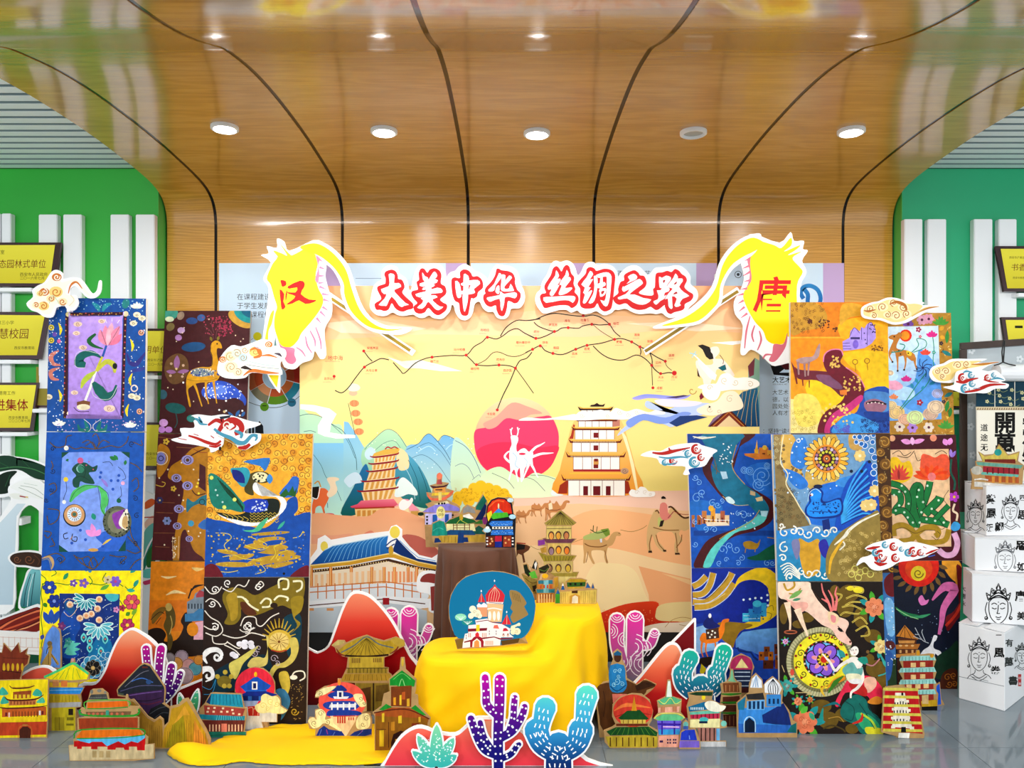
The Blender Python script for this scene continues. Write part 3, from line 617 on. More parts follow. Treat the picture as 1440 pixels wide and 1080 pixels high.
a.C(RD,865,767,14).T(RD,848,797,18,'西安').T('b98a7a',845,810,9,"XI'AN")
a.done()
# ================================================================ raised title boards and the two flag boards
T1,T2,T3,T4 = (520,360,12),(625,360,12),(750,360,12),(865,365,12)
TD = BD-.045
def spacers(o,d,pts):
    b = Vector(o.location)
    for px,py in pts:
        x,z = X(px,d),Z(py,d); obj('spacer',[Vector(v)-b for v in boxv(x-.012,x+.012,d+.0125,BD-.003,z-.012,z+.012)],BOXF,'foam',o)
def title(label,outline,red,chars,pegs):
    pl = Pl(TD); p = smooth_pts(outline,True,3); o = slab('title_sign',p,pl,.012,'foam'); tag(o,label,'sign'); spacers(o,TD,pegs)
    a = Art(o,pl,'ink'); a.part('red_outline_print')
    for f,t in red: a.z(*f).Q('de1826>c8000a',t)
    for name,f,polys in chars:
        a.part('lettering_print').z(*f)
        for t in polys: a.P('f7f8fb' if not t.startswith('!') else 'b80810',t.lstrip('!'),2)
    a.done()
title('white title board with four red-edged brush characters, the first half of the title',
  fr(T1,'0 860 20 700 60 520 130 440 200 400 200 260 270 180 370 155 470 200 500 310 580 350 640 430 660 560 700 560 720 420 770 250 830 170 910 145 980 160 1040 130 1130 125 1220 180 1280 280 1292 400')
  + fr(T2,'50 330 110 270 180 250 240 180 340 135 440 180 500 250 600 280 690 350 730 390 780 280 830 190 900 145 1010 160 1120 180 1210 240 1260 340 1290 480 1340 580 1360 700 1330 810 1260 880 1130 890 1090 990 1040 1050 960 1065 880 1030 820 940 740 945 650 880 590 770 510 810 480 950 430 1040 340 1085 250 1050 190 960 160 850 122 825')
  + fr(T1,'1360 910 1330 960 1240 1050 1150 1060 1060 1040 1000 1000 920 1040 830 1040 740 990 690 990 560 1010 460 990 380 950 280 1005 180 1010 80 970'),
  [(T1,'80 830 100 790 180 740 190 700 150 620 125 560 140 510 250 470 265 440 265 370 245 320 270 260 370 230 440 260 475 330 480 385 540 400 580 470 585 540 550 610 600 680 720 790 735 850 720 890 640 910 560 940 480 920 420 870 370 800 320 900 250 930 180 910 110 905'),
   (T1,'700 640 720 590 800 570 810 540 790 440 830 400 825 290 860 215 920 215 970 280 1010 230 1090 205 1170 240 1210 320 1200 460 1270 510 1295 600 1270 660 1190 730 1230 780 1300 820 1300 890 1250 950 1160 1000 1080 970 990 880 930 950 850 975 770 950 735 870 760 830 800 790 740 720'),
   (T2,'120 400 170 360 260 370 260 280 310 230 390 235 450 290 480 345 560 340 630 400 655 490 640 550 570 610 550 680 490 720 450 720 420 900 390 1000 300 1000 260 920 245 800 180 760 140 670 120 530'),
   (T2,'680 590 700 530 790 430 850 330 880 220 920 215 970 240 1080 255 1160 300 1195 390 1190 450 1230 570 1280 620 1285 700 1240 780 1180 800 1120 770 1070 770 1055 880 1010 1005 930 1005 880 920 865 835 780 860 700 820 655 730 660 660 690 630')],
  [('da',T1,['320 310 370 295 420 330 410 455 490 455 530 520 415 570 450 640 600 790 660 820 580 840 545 860 490 830 370 680 290 830 250 840 150 825 250 720 280 640 235 640 190 560 320 510 330 400']),
   ('mei',T1,['885 275 930 340 985 370 950 430 900 400','1060 290 1100 265 1140 330 1090 390 960 450 1000 390','845 465 1110 390 1130 450 900 520','905 535 1075 475 1080 515 905 575','960 420 1030 420 1030 680 950 690','770 645 930 600 1140 535 1222 570 1210 622 1050 636 850 700','860 712 960 675 1100 662 1140 700 1060 730 1090 780 1180 850 1240 860 1160 915 1090 880 990 770 940 840 880 890 800 870 880 800 900 745']),
   ('zhong',T2,['180 425 250 455 275 560 285 640 280 690 240 710 205 660','280 465 340 440 410 415 560 405 602 470 500 552 515 600 500 630 400 650 280 640 284 590 400 575 430 520 440 495 400 488 330 500 286 492','325 310 380 320 415 380 400 640 390 780 345 940 320 880 305 700 320 560']),
   ('hua',T2,['920 290 960 320 950 380 860 500 840 580 770 600 740 570 840 470','880 520 925 500 925 620 900 640 860 600','975 310 1030 330 1022 420 1090 330 1140 370 1040 480 1010 530 1030 555 1090 545 1118 470 1165 560 1160 590 1010 600 950 560 960 440 960 340','720 700 930 660 930 600 970 610 1010 640 1180 610 1225 650 1190 715 1100 690 1020 700 1010 790 970 930 945 850 930 720 780 770 740 750'])],
  [(545,425),(604,430),(655,415),(706,425)])
title('white title board with four red-edged brush characters, the second half of the title',
  fr(T3,'30 720 60 620 120 560 150 430 230 310 280 180 330 100 390 80 460 100 560 75 650 110 710 200 745 320 800 280 860 150 930 100 1020 105 1080 155 1200 130 1330 170 1400 250 1430 350')
  + fr(T4,'90 230 170 150 280 95 390 110 480 190 560 260 620 200 680 140 780 130 900 120 1000 95 1110 110 1220 200 1275 300 1270 410 1370 500 1400 600 1370 700 1260 800 1160 920 1000 975 920 985 850 950 790 900 700 920 600 905 420 920 300 890 180 830 60 850')
  + fr(T3,'1380 905 1320 960 1210 1000 1130 970 1060 930 960 965 860 980 790 960 740 920 640 955 560 910 440 910 330 940 180 970 100 900 50 820'),
  [(T3,'110 700 140 640 210 620 185 540 200 470 290 330 330 210 390 170 440 210 475 260 510 190 560 150 610 185 640 290 690 360 680 470 710 550 700 610 750 670 765 740 730 830 650 880 590 840 480 830 330 850 200 880 150 820'),
   (T3,'745 480 780 410 880 300 900 220 960 185 1030 210 1070 250 1200 215 1320 240 1380 330 1370 500 1350 700 1320 870 1270 920 1190 935 1120 880 1080 800 1030 870 930 890 840 880 790 830 785 700 790 560'),
   (T4,'-30 640 50 570 50 490 90 380 150 350 150 270 210 220 320 180 390 220 420 265 490 280 530 370 520 440 480 490 400 560 500 600 640 600 640 500 670 460 680 280 710 225 800 215 880 190 950 210 1010 160 1080 190 1120 240 1190 290 1210 360 1170 460 1230 530 1310 580 1315 640 1270 700 1180 750 1170 820 1120 860 1000 890 940 920 880 890 840 800 830 770 740 840 680 850 620 810 590 800 500 840 380 850 270 810 180 740 70 765 -10 720')],
  [('si',T3,['385 240 435 330 400 390 440 380 460 410 400 500 440 490 340 660 295 670 275 630 310 560 260 570 245 530 300 430 370 330','565 235 600 320 560 390 600 350 635 400 540 520 560 540 640 530 650 560 560 630 450 660 430 620 480 500 440 480 480 400 540 320','170 700 300 690 520 675 680 675 710 720 665 790 600 750 450 750 215 790']),
   ('chou',T3,['960 250 1010 310 950 400 1010 390 930 520 970 530 910 620 970 580 990 600 920 740 870 800 835 780 870 650 840 620 870 530 810 480 900 360','1020 340 1080 360 1080 520 1050 700 1000 790 930 790 1010 640 1030 500','1060 320 1180 280 1270 280 1320 350 1310 500 1290 700 1250 840 1190 835 1130 740 1200 760 1230 640 1240 400 1220 345 1110 370 1080 350','1085 470 1200 440 1215 500 1090 545','1130 370 1170 360 1165 560 1120 560','1110 570 1220 540 1225 600 1200 660 1130 690 1120 620','!1145 600 1195 585 1190 625 1150 650']),
   ('zhi',T4,['215 290 310 240 370 280 360 330 280 370 190 410 250 350','140 440 150 460 350 350 420 330 470 390 440 430 330 510 240 590 330 590 480 650 610 675 520 750 410 760 300 720 200 655 80 675 45 640 180 580 240 500 150 545 115 500']),
   ('lu',T4,['740 290 790 310 860 270 940 300 930 360 870 440 920 490 900 540 840 560 830 620 870 590 830 660 760 700 700 760 660 740 650 700 720 670 730 600 705 520 760 520 790 480 750 470','!808 350 848 348 816 402','1020 235 1060 290 1060 320 1130 320 1140 370 1080 460 1160 550 1250 615 1140 660 1090 740 1110 770 1040 800 1000 770 1040 660 960 620 970 810 935 830 900 780 890 660 840 670 900 570 970 490 890 470 880 440 960 340 990 290','!985 420 1040 368 1032 412','!975 590 1028 540 1052 572'])],
  [(785,420),(836,420),(890,420),(942,430)])
# flags
def subslab(root,name,pts,pl,th,m='foam'):
    b = Vector(root.location); o = slab(name,pts,pl,th,m,base=b); o.parent = root; o.location = (0,0,0); return o
def flag(label,fz,body,band,pole,pegs,draw):
    d = BD-.06; pl = Pl(d); o = slab('flag_sign',smooth_pts(fr(fz,body),True,3),pl,.01,'foam'); tag(o,label,'sign','yellow flag boards'); spacers(o,d,pegs)
    subslab(o,'pole',fr(fz,pole),Pl(d+.011),.008); subslab(o,'streamer',smooth_pts(fr(fz,band),True,3),Pl(d-.004),.01)
    a = Art(o,pl,'ink'); ap = Art(o,Pl(d+.011),'ink'); ab = Art(o,Pl(d-.004),'ink'); [q.z(*fz) for q in (a,ap,ab)]
    draw(a,ap,ab); a.done(); ap.done(); ab.done()
FZ = (300,320,K2)
def han(a,ap,ab):
    ap.part('pole_print').S('a98f2a',17,'640 385 1068 668',sm=0)
    ab.part('streamer_print').Q('f6ee2a>ffe600','470 105 545 85 610 108 675 165 722 235 752 335 795 445 860 515 940 550 1030 548 950 560 860 545 800 510 745 450 712 370 705 300 660 225 600 170 555 145 520 135')
    a.part('yellow_print').Q('f8f13a>ffe20a','330 185 345 165 318 160 350 160 325 125 372 140 400 150 360 85 412 142 440 145 545 88 570 105 555 150 566 200 555 260 570 330 595 380 588 430 540 500 480 570 460 610 420 648 370 640 345 590 330 530 335 470 345 430 330 380 310 310 290 275 315 210')
    a.Q('f4e43a','330 450 318 520 300 560 296 625 280 615 292 540 310 470').P('f2e030','300 740 345 735 350 760 310 770').P('f2e030','300 800 355 800 345 870')
    a.part('frill_print').Q('f48fae','345 590 370 642 420 650 442 660 440 690 450 720 430 740 400 730 380 690 360 640').Q('f48fae','557 150 580 165 570 200 575 250 568 300 552 280 568 220')
    for t in ('570 170 595 185','575 215 605 225','572 262 605 262','570 300 600 300','575 320 612 335','590 360 628 365','596 390 630 400','592 430 622 450','580 455 610 485','560 490 585 520'): a.S('f48fae',[14,3],t)
    for t in ('500 590 510 640 535 680','525 560 550 610 552 645','555 540 580 610 585 660','450 650 480 670 500 700'): a.S('f48fae',[6,10,5],t)
    a.part('lettering_print').P('d81a10','365 285 392 290 395 312 375 322 368 305',2).P('d81a10','360 335 385 360 380 400 392 430 372 445 365 400',2).P('d81a10','392 360 402 340 398 380 392 400',2).P('d81a10','405 318 470 288 495 300 492 325 475 360 520 390 558 392 545 405 500 415 465 395 430 412 395 418 425 395 445 372 410 360 402 350 445 352 455 325 412 332',2)
flag('yellow flag board with a red brush character, streamer curling toward the title start',FZ,
  '258 150 300 140 290 100 345 110 345 60 385 76 412 126 545 68 600 88 575 140 612 200 606 260 622 330 642 400 640 480 602 555 612 690 580 712 550 668 535 715 480 735 440 768 385 757 364 712 362 878 348 886 290 790 268 620 285 470 300 330 270 275 312 190',
  '540 68 620 92 690 150 740 222 772 330 812 432 870 500 960 536 1060 540 1073 556 1020 580 940 578 860 562 780 512 720 442 690 350 690 310 650 232 600 190 560 150 500 110','592 372 616 340 1098 668 1078 696',[(440,470),(445,430),(487,396)],han)
FZ2 = (920,320,K2)
def tang(a,ap,ab):
    ap.part('pole_print').S('9a7f22',17,'455 345 -50 672',sm=0)
    ab.part('streamer_print').Q('ffe51e','600 90 540 55 475 80 410 140 368 212 332 330 262 420 160 490 40 532 130 526 240 505 318 440 350 392 362 305 415 210 480 160 540 130')
    a.part('yellow_print').Q('ffe51e>ffdc00','560 70 650 95 690 110 740 55 745 95 705 130 790 95 770 120 725 150 800 130 750 165 790 215 805 245 775 315 775 500 765 620 725 590 700 630 650 632 610 610 590 560 545 510 500 430 482 360 520 290 515 200 535 110 530 80')
    a.part('frill_print').Q('db7f90','548 105 528 140 520 200 528 280 500 330 485 355 510 300 518 240 505 180 515 140').Q('db7f90','650 632 700 632 722 570 715 640 680 700 650 728 622 720 640 680')
    for t in ('515 170 485 180','520 205 480 222','520 240 482 262','525 285 488 292','505 330 470 335','485 360 452 368','485 395 455 412','490 430 460 455','505 465 470 490'): a.S('db7f90',[14,3],t)
    for t in ('520 480 500 560 490 655','545 530 530 580 540 620','570 560 580 610 560 665','640 690 605 690 590 712'): a.S('db7f90',[6,11,6],t)
    a.part('lettering_print').TC('cc0808',630,362,196,'唐',bold=.022,shear=.12)
flag('yellow flag board with a red brush character, streamer curling toward the title end',FZ2,
  '540 34 680 82 740 24 758 72 812 72 806 116 834 126 802 180 826 242 792 320 790 500 790 850 745 860 745 742 690 745 640 748 580 692 525 662 490 692 468 672 482 532 440 470 434 400 468 340 488 270 468 172 510 110 500 60',
  '580 38 540 34 470 60 400 120 350 200 312 320 230 410 130 480 30 522 -5 538 10 549 130 541 250 520 330 452 368 400 378 310 430 222 530 152 570 100','472 350 450 322 -60 660 -45 692',[(1066,470),(1100,420),(1011,387)],tang)
# ================================================================ the stacked paintings
def painting(label,quad,pl,group=None):
    o = slab('painting',quad,pl,.02,'canvas_edge'); tag(o,label,'painting',group)
    a = Art(o,pl,'paint',.0006); a.clip = nums(quad); a.quad = nums(quad); return a
def fill(a,col,part='ground_print'):
    a.z(0,0,1).part(part).P(col,a.quad); return a
PA,PB,PC = Pl(3.80,6),Pl(4.05,12.5),Pl(3.615,2)
# --- column beside the plaques
a = fill(painting('purple lotus painting with a jewelled maroon frame and blue border, top of its stack','69.5 419 205.5 420 203.5 607 65.5 606.5',PA),'1a5da6')
a.z(0,380,K).part('frame_print').P('4a1a2c','383 248 742 244 722 862 370 864').P('3a6fc8','402 268 722 264 705 848 396 846')
a.scatter('c9a04a',4,14,390,250,735,262,1).scatter('d86a5a',4,12,390,250,735,262,2).scatter('c9a04a',4,14,375,850,720,862,3)
for i in range(17): a.C(('d0a860','c8455a')[i % 2],386-i*.8,285+i*34,4.5).C(('c8455a','e6d2a0')[i % 2],733-i*.9,285+i*34,4.5)
a.C('e9d8a0',398,258,14).C('e8d8b0',735,255,16).C('f0dcc0',402,836,12).C('f2d8c0',690,838,10)
a.part('lotus_print').Q('c9aaf0>b592dc','410 290 425 274 700 270 716 285 702 830 690 842 410 840 400 825')
for x,y,r in ((455,315,26),(447,368,22),(485,452,24),(595,298,22),(436,715,22),(640,808,34)): a.C('f0d6c4',x,y,r,r*.6).W('b98a6a',3,x,y,r*.5)
a.S('2f62b0',13,'622 440 600 505').S('d8cf3a',14,'598 505 562 590').S('f4f2ea',14,'560 590 530 680 490 785').P('8a5a38','450 770 490 760 528 768 525 790 450 790').C('f2e4c4',488,800,40,18).S('4a2a1c',4,'432 800 460 825 520 825')
a.leaf('f09ab4',622,440,585,345,20,-10).leaf('f09ab4',625,440,615,320,20).leaf('f4b6c6',630,440,655,305,22).leaf('f09ab4',635,440,700,325,22).leaf('ec86a4',640,438,712,370,18,8).leaf('f7c6d2',628,438,640,350,14)
a.S('2f3030',2,'590 350 622 440').S('2f3030',2,'700 330 635 440').S('fff',2,'625 310 615 285').S('fff',2,'655 300 655 280').S('fff',2,'685 310 700 290')
a.S('1f6f3a',[4,20,26,12],'605 460 545 440 520 410 560 372').S('c2cf4a',[6,34,30,8],'560 590 520 620 490 650 475 690').S('c8c84a',[16,30,36,12],'565 590 620 535 665 555 670 600')
a.S('0f6f6a',[8,30,46,60,30],'590 510 540 485 480 500 462 540 500 555').S('0f6f66',[20,60,56,28,10],'545 655 580 700 620 738 665 715 680 670').S('e8eee8',2,'535 660 545 730 600 755 650 745 685 680').S('e8eee8',2,'440 520 450 485 500 470 585 490').S('e8eee8',2,'438 520 445 565 500 570').C('15201c',672,560,14,18)
a.part('border_print')
for x,y in ((300,335),(300,410),(815,825),(825,365)): a.C('e9d23a' if x < 500 else 'f0b490',x,y,17).ring('2a3c50',x,y,8,4)
for x,y,s in ((350,345,1),(350,735,1),(770,440,1),(765,640,-1),(745,820,-1)): a.S('f0dc2a',[4,18,4],[(x-8*s,y-38),(x+6*s,y),(x,y+34)])
for x,y in ((830,280),(780,310),(800,260),(770,735),(800,745),(285,740)): a.C('efe2c4',x,y,22,16).W('8a7a5a',2.5,x,y,9)
for x,y,c in ((345,890,'f4f2e8'),(760,900,'f4f2e8'),(800,205,'f2efe2')):
    for k in range(5): a.leaf(c,x,y+18,x-40+k*20,y-22+abs(k-2)*10,9)
a.S('d88a7a',[6,28,24,6],'345 470 300 500 310 545 355 555').S('d88a7a',[6,24,24,6],'350 570 300 590 305 630 345 640').S('3f3a8a',[4,24,30,8],'740 480 760 540 800 545 850 480').S('3f4a9a',[4,20,24,8],'740 620 770 590 820 580 850 570')
a.S('17807a',[8,30,24,6],'495 880 510 930 470 935 455 900').S('17807a',[8,30,24,6],'590 880 575 930 610 935 625 900').S('efeee4',2.5,'490 870 530 905 520 940 470 945').S('efeee4',2.5,'590 870 545 905 560 940 620 940')
a.S('2f9aa8',[10,30,10],'540 190 570 215 580 240').S('2f9aa8',[10,30,10],'600 240 615 210 650 195').C('d06aa0',345,415,12).C('7a5ab0',320,375,14).ring('f0d8c8',785,690,18,7).C('2f8a8a',735,195,22,30,20)
a.scatter('dfe8ee',3.5,90,280,180,370,940,7).scatter('dfe8ee',3.5,60,745,200,845,940,8).scatter('c8a8d0',3.5,50,290,880,840,940,9).scatter('9fd0e0',3.5,50,400,170,840,240,10); a.done()
a = fill(painting('blue mermaid painting with black scrolling vines, between the lotus and the yellow flower painting','65.5 607.5 203.5 608 198.5 802 58 802',PA),'1461b6')
a.z(0,600,K).part('mermaid_print').P('86a4ec>93aef0','365 165 395 150 715 145 755 178 748 430 735 655 695 725 400 730 345 690 352 400').Q('3d74d2','560 640 640 600 740 560 735 655 695 722 560 725 600 690')
for x,y in ((590,268),(695,285),(650,315),(585,295),(660,365),(470,605),(500,660),(690,315),(420,680),(600,700)): a.C('2f62c0',x,y,9)
a.Q('1f5a4a','420 250 450 215 500 210 540 235 570 225 560 260 520 270 545 310 550 335 500 330 470 320 460 355 430 350 425 310 445 285').C('9fd0c8',470,245,24).Q('3f8a70','455 235 480 225 495 245 480 270 460 262').C('d86a9a',470,198,18).S('123c30',3,'425 250 470 225 500 260 490 300').S('123c30',3,'440 300 480 290 530 320').dots('e05a8a',4,'520 205 505 225 545 250')
a.S('5ec070',[6,34,40,10],'570 350 500 355 440 390 410 440').S('62c874',[8,36,46,26,6],'575 345 605 390 612 440 600 480 615 520').S('0f3a28',2.5,'570 345 500 345 440 380 408 440').S('0f3a28',2.5,'570 345 630 390 632 450 615 515').S('0f3a28',2.5,'572 350 585 420 590 470 612 515').Q('a08ad8','590 305 620 320 632 350 615 345')
a.C('1a2830',435,518,66).C('d8a878',435,515,60).C('e0e8f0',435,512,42).C('c88a4a',435,512,20).C('4a7a6a',435,512,12)
for i in range(16): a.S('2c5f98',3,[(435+24*math.cos(i*.39),512+24*math.sin(i*.39)),(435+38*math.cos(i*.39),512+38*math.sin(i*.39))])
a.C('6a705a',685,555,84,92).C('8a8a72',690,555,62,70).Q('9a4ab0','655 520 690 495 745 480 740 510 700 540 710 590 680 590').Q('f0ead8','745 480 700 540 700 580 745 600').Q('cfae7a','720 530 745 525 745 595 715 580')
g = random.Random(8)
for i in range(36): t = g.uniform(0,6.28); r = g.uniform(60,88); a.C('2f332a',685+r*math.cos(t),555+r*math.sin(t),5)
a.leaf('f0a0dc',555,640,500,605,18).leaf('f0a0dc',555,640,535,565,16).leaf('f0a0dc',558,640,590,600,16).S('e8c85a',[4,14,4],'600 690 625 670 650 655').C('d8a85a',545,720,30,10).leaf('28a088',555,545,540,505,14).leaf('2f8a4a',680,195,640,175,12).leaf('2f8a4a',690,195,665,165,10).leaf('2f8a4a',730,225,735,195,9).C('0f6a50',695,432,14).C('f0b8d8',718,330,12)
for t in ('690 235 720 260 735 300 715 310','385 320 390 370 375 410 370 440','705 350 710 400 690 420','600 210 640 205 660 230','390 190 400 205'): a.S('1a3050',3,t)
a.C('f0d23a',385,308,14).C('f2f2ee',375,440,12).leaf('207848',385,200,402,190,7).S('2a2018',5,'395 620 372 630 378 655 400 650').S('2a2018',5,'425 625 420 660 445 670 450 645 430 645').S('c8903a',4,'410 660 425 640')
a.part('vine_print')
VN = '1a2630'; V2 = 'c89a5a'
for t in ('540 60 560 40 580 80 565 130','480 95 520 80 560 130','640 95 600 80 562 130','500 110 540 90 562 128','470 120 560 130 650 110','400 110 440 130 480 120','650 110 700 120 740 90 750 55','290 90 330 120 380 110 390 60 420 50','780 90 830 110 825 80'): a.S(VN,6,t).S(V2,1.1,t)
for t in ('300 200 310 230 300 250','285 340 320 330 330 370 290 400','280 480 345 490 335 545 290 570 275 520','760 210 800 230 830 265','770 320 800 300 810 350 780 380','760 590 770 640 800 690 820 720','745 640 800 700','260 610 300 620 280 650 260 630','300 650 320 690 290 700','265 760 330 740 380 770 350 800','430 750 470 770 520 760 545 820','545 760 520 800 545 832 570 800 545 760','480 770 500 810 545 832 590 790 610 760','440 760 480 800 545 832','640 750 690 760 740 760 700 800','760 830 790 790 825 770','740 720 790 740 825 725'): a.S(VN,6.5,t).S(V2,1.1,t)
a.Ws(VN,4,((310,130,16),(770,100,18),(310,260,16),(790,420,18),(800,520,18),(270,430,14),(790,680,16),(350,780,18),(720,790,18),(300,370,14))); a.S('c8a878',[4,20,4],'245 770 290 760 310 800 300 835').S('8a929a',[3,8,3],'245 780 285 775 298 830').C('f2f0e6',388,125,14)
a.part('corner_print').P('145a4a','360 150 405 148 360 185').P('145a4a','705 145 758 150 758 185').P('145a4a','345 690 400 732 345 732').P('145a4a','735 660 735 726 690 728'); a.done()
a = fill(painting('yellow flowered painting with a dark blue panel of teal blossoms, lowest of its stack','58 802.5 198.5 802.5 194.5 995 53 995',PA),'fbe800')
a.z(0,820,K).part('panel_print').P('123f8a','348 60 700 64 690 560 340 560').Q('1b59ae','360 180 420 160 470 250 440 320 460 420 400 440 352 400').Q('0f7fb0','560 330 640 330 650 420 560 560 500 480').Q('54c0c8','615 66 690 66 685 100 640 105')
TL = '7fdcdc'
for x,y,s,r0 in ((500,95,1.0,20),(575,250,1.2,0)):
    for k in range(9): t = math.radians(r0-10+k*25); a.C('d8f2ee',x+42*s*math.cos(t),y+36*s*math.sin(t),33*s,11*s,math.degrees(t)).C('2f9aa8' if s < 1.1 else '62bccc',x+42*s*math.cos(t),y+36*s*math.sin(t),26*s,7*s,math.degrees(t))
a.leaf('0f5f98',380,100,440,190,26).S('e8c8a8',3,'372 115 400 90 450 110 450 150 410 195 375 170')
for x,y in ((410,125),(580,95),(570,150),(468,205),(505,190),(535,180),(580,215)): a.C('f2d6b8',x,y,20).C('e8a878',x,y,11).S('7a4030',2,[(x-14,y+12),(x,y+18),(x+14,y+10)])
for x,y in ((490,315),(525,335),(615,325),(590,395),(525,375)): a.leaf(TL,x,y-26,x,y+32,18).leaf('1f6f8a',x,y-12,x,y+22,10).C('e88a6a',x,y+2,5)
for x0,y0,x1,y1 in ((380,400,470,350),(375,410,470,385),(385,415,450,415),(370,380,440,340)): a.leaf('6fcfc0',x0,y0,x1,y1,14,-8)
a.flower('4aa0c8',540,490,66,8,ol='d8eef0',rot=10).flower('15181c',545,495,46,8,'d8b878',ol='8a8070').flower('2f88b8',620,440,40,6,ol='d0e8ee').flower('4aa8a0',400,340,24,5)
a.scatter('d0e6ee',2.5,90,355,70,690,500,4)
for x0,y0 in ((390,260),(385,300),(470,440),(430,470),(640,200),(660,260),(620,130)): a.S('e6efe6',2.5,[(x0-20,y0+16),(x0,y0),(x0+24,y0-10)])
a.part('flower_border_print')
GR = '3f8a28'
for t in ('250 0 240 60 250 130 240 200 250 300 240 380','270 20 330 0 400 10 440 -20 520 0 600 10 660 -15 720 20','300 -90 330 -60 300 -40','700 100 730 140 790 160 770 210 780 250','520 -40 540 -10 525 10','620 -60 600 -20 630 0 650 -20','730 20 760 40 800 10','240 -50 270 -20 250 10'): a.S(GR,5,t)
for x,y,r,c,cc in ((290,25,40,'2c4fae','f0e4a0'),(318,105,40,'1f3f9a','8aa0e0'),(490,0,30,'8a6ac0','f0b04a'),(430,0,24,'7a58b0','f6e9c0'),(675,-10,34,'8a68c8','c04a90'),(630,-20,26,'d8c8a0','8a6a4a'),(770,110,46,'e05a70','f0c048'),(715,145,22,'b03058','701838'),(745,245,40,'c03a70','f2d24a'),(520,-90,30,'3f9ab0','d8f0f0'),(360,250,26,'7a3a78','a85a8a'),(680,155,20,'d89ac8','a03a70')): a.flower(c,x,y,r,6 if r > 30 else 5,cc,ol='2a2030' if r > 34 else None)
for x0,y0,x1,y1 in ((290,240,255,165),(300,240,300,150),(310,240,345,160)): a.leaf('2a5cb0',x0,y0,x1,y1,18)
for x0,y0,x1,y1,c in ((780,20,810,-20,'2aa08a'),(740,40,790,45,'3fb898'),(770,185,800,150,'8ab83a'),(735,190,760,170,'5a9a2a'),(255,115,275,140,'3f8a28'),(585,40,640,10,'6ab04a'),(370,-20,400,-60,'2f9a6a'),(240,330,255,300,'4a58a8'),(250,400,262,360,'4a3a90'),(255,430,245,470,'3a5ab0'),(760,-60,800,-90,'2aa08a'),(270,-100,300,-70,'2a8a90')): a.leaf(c,x0,y0,x1,y1,12)
a.done()
# --- column with the golden deer
a = fill(painting('maroon painting of a slender golden deer under night ornaments, top of its stack','232.5 437 352.5 437 346.5 610 223 609',PB),'53262a')
a.z(200,420,K).part('ornament_print').C('2f8f8a',600,92,95,70,25).C('c8a048',575,120,80,40,30).C('2a9a9a',610,88,78,50,25).C('1f6f8a',625,75,50,34,25).C('4a9a8a',160,85,50,40).C('d8e0c0',160,120,26,16)
for x,y,rx,ry,rt,c in ((300,282,70,28,-5,'2c5c88'),(345,112,24,20,-10,'4a6aa0'),(290,130,34,20,0,'3a5a90'),(228,185,22,18,0,'c8a8d0'),(212,228,20,18,0,'b88ac0'),(165,165,26,22,-40,'8a7a50'),(225,100,26,20,-60,'a08a78'),(120,560,26,28,0,'3f6a78'),(195,640,60,30,10,'2a6a6a'),(290,700,30,22,0,'2f8a82')): a.C(c,x,y,rx,ry,rt)
for x,y in ((460,150),(430,170),(490,140),(500,180),(460,195),(430,130)): a.scatter('a83a58',5,12,x-30,y-24,x+30,y+24,x)
a.Q('7a5a3a','130 400 150 350 210 320 260 350 270 420 240 480 180 500 140 460').leaf('a878a8',205,330,200,420,18).leaf('a878a8',140,425,200,430,12).leaf('a878a8',275,420,205,430,12).dots('d8b8a0',8,'170 380 240 390 165 450 235 455').C('e0c890',200,410,7)
a.Q('3c62c8','350 530 400 490 460 480 520 500 580 550 608 590 600 625 585 600 540 580 480 590 400 580 355 570').Q('6f8fe0','380 540 440 505 500 520 460 560 400 565').scatter('e8eefc',4,60,360,495,580,590,12).dots('fff',6,'450 650 490 655 585 655 490 597 570 682 240 490')
for x0,y0,x1,y1 in ((500,660,540,700),(545,690,570,650),(580,690,600,660),(510,690,560,705)): a.leaf('3f7ab8',x0,y0,x1,y1,9)
a.S('2f6a6a',5,'195 660 205 720 190 755').C('d8a8e0',125,725,26,22).C('c890d8',115,765,20).C('c890d8',155,765,22,18).C('e8d0a0',480,660,8).dots('e8d8b8',4,'200 250 245 170 235 200 390 120 300 600 330 370 180 530 240 440 150 520 545 215 590 235 575 250')
a.part('deer_print').Q('d8a428','405 262 430 245 455 255 466 290 440 290 436 320 448 380 456 420 450 460 420 485 330 492 285 515 268 540 285 620 275 628 262 560 258 470 285 420 340 400 405 395 412 340 400 300')
for t in ('300 490 318 530 340 600 350 630','375 480 372 540 388 615','415 470 425 540 436 612','275 500 262 540 282 622'): a.S('d8a428',[18,9,6],t)
a.S('8a6a1c',2.5,'405 265 400 310 412 350 405 390').S('8a6a1c',2.5,'262 470 300 480 380 480 440 465').Q('8a98a0','290 420 340 405 400 420 420 440 360 455 300 450').scatter('2a4a9a',5,24,285,415,450,450,5).scatter('eee6d0',4,22,285,410,450,455,6).leaf('8a7a30',408,248,398,222,8).leaf('8a7a30',440,245,448,218,8).C('1a1410',438,264,5)
for t in ('420 240 400 190 360 160','410 215 380 205','430 235 440 180 480 150','440 190 500 190','420 200 405 150 410 120','440 170 460 130'): a.S('7a4a50',3,t)
a.scatter('b04a60',4,40,350,100,520,210,21); a.done()
a = fill(painting('maroon painting with an ochre patterned animal, half hidden by the swan painting','222.5 610 346.5 611 340.5 789 213 788',PB),'5c242a')
a.z(200,600,4.152).part('animal_print')
for t in ('95 60 200 75','80 440 190 445','80 500 180 505','70 620 190 622','75 700 160 705','200 120 380 130'): a.S('8a5a3a',[4,14,4],t)
a.Q('b8801e','95 110 150 120 165 170 150 230 110 290 88 280').C('8a8ac8',110,185,28,36).ring('3a2a5a',110,185,14,5).ring('e8dcc8',110,185,38,4)
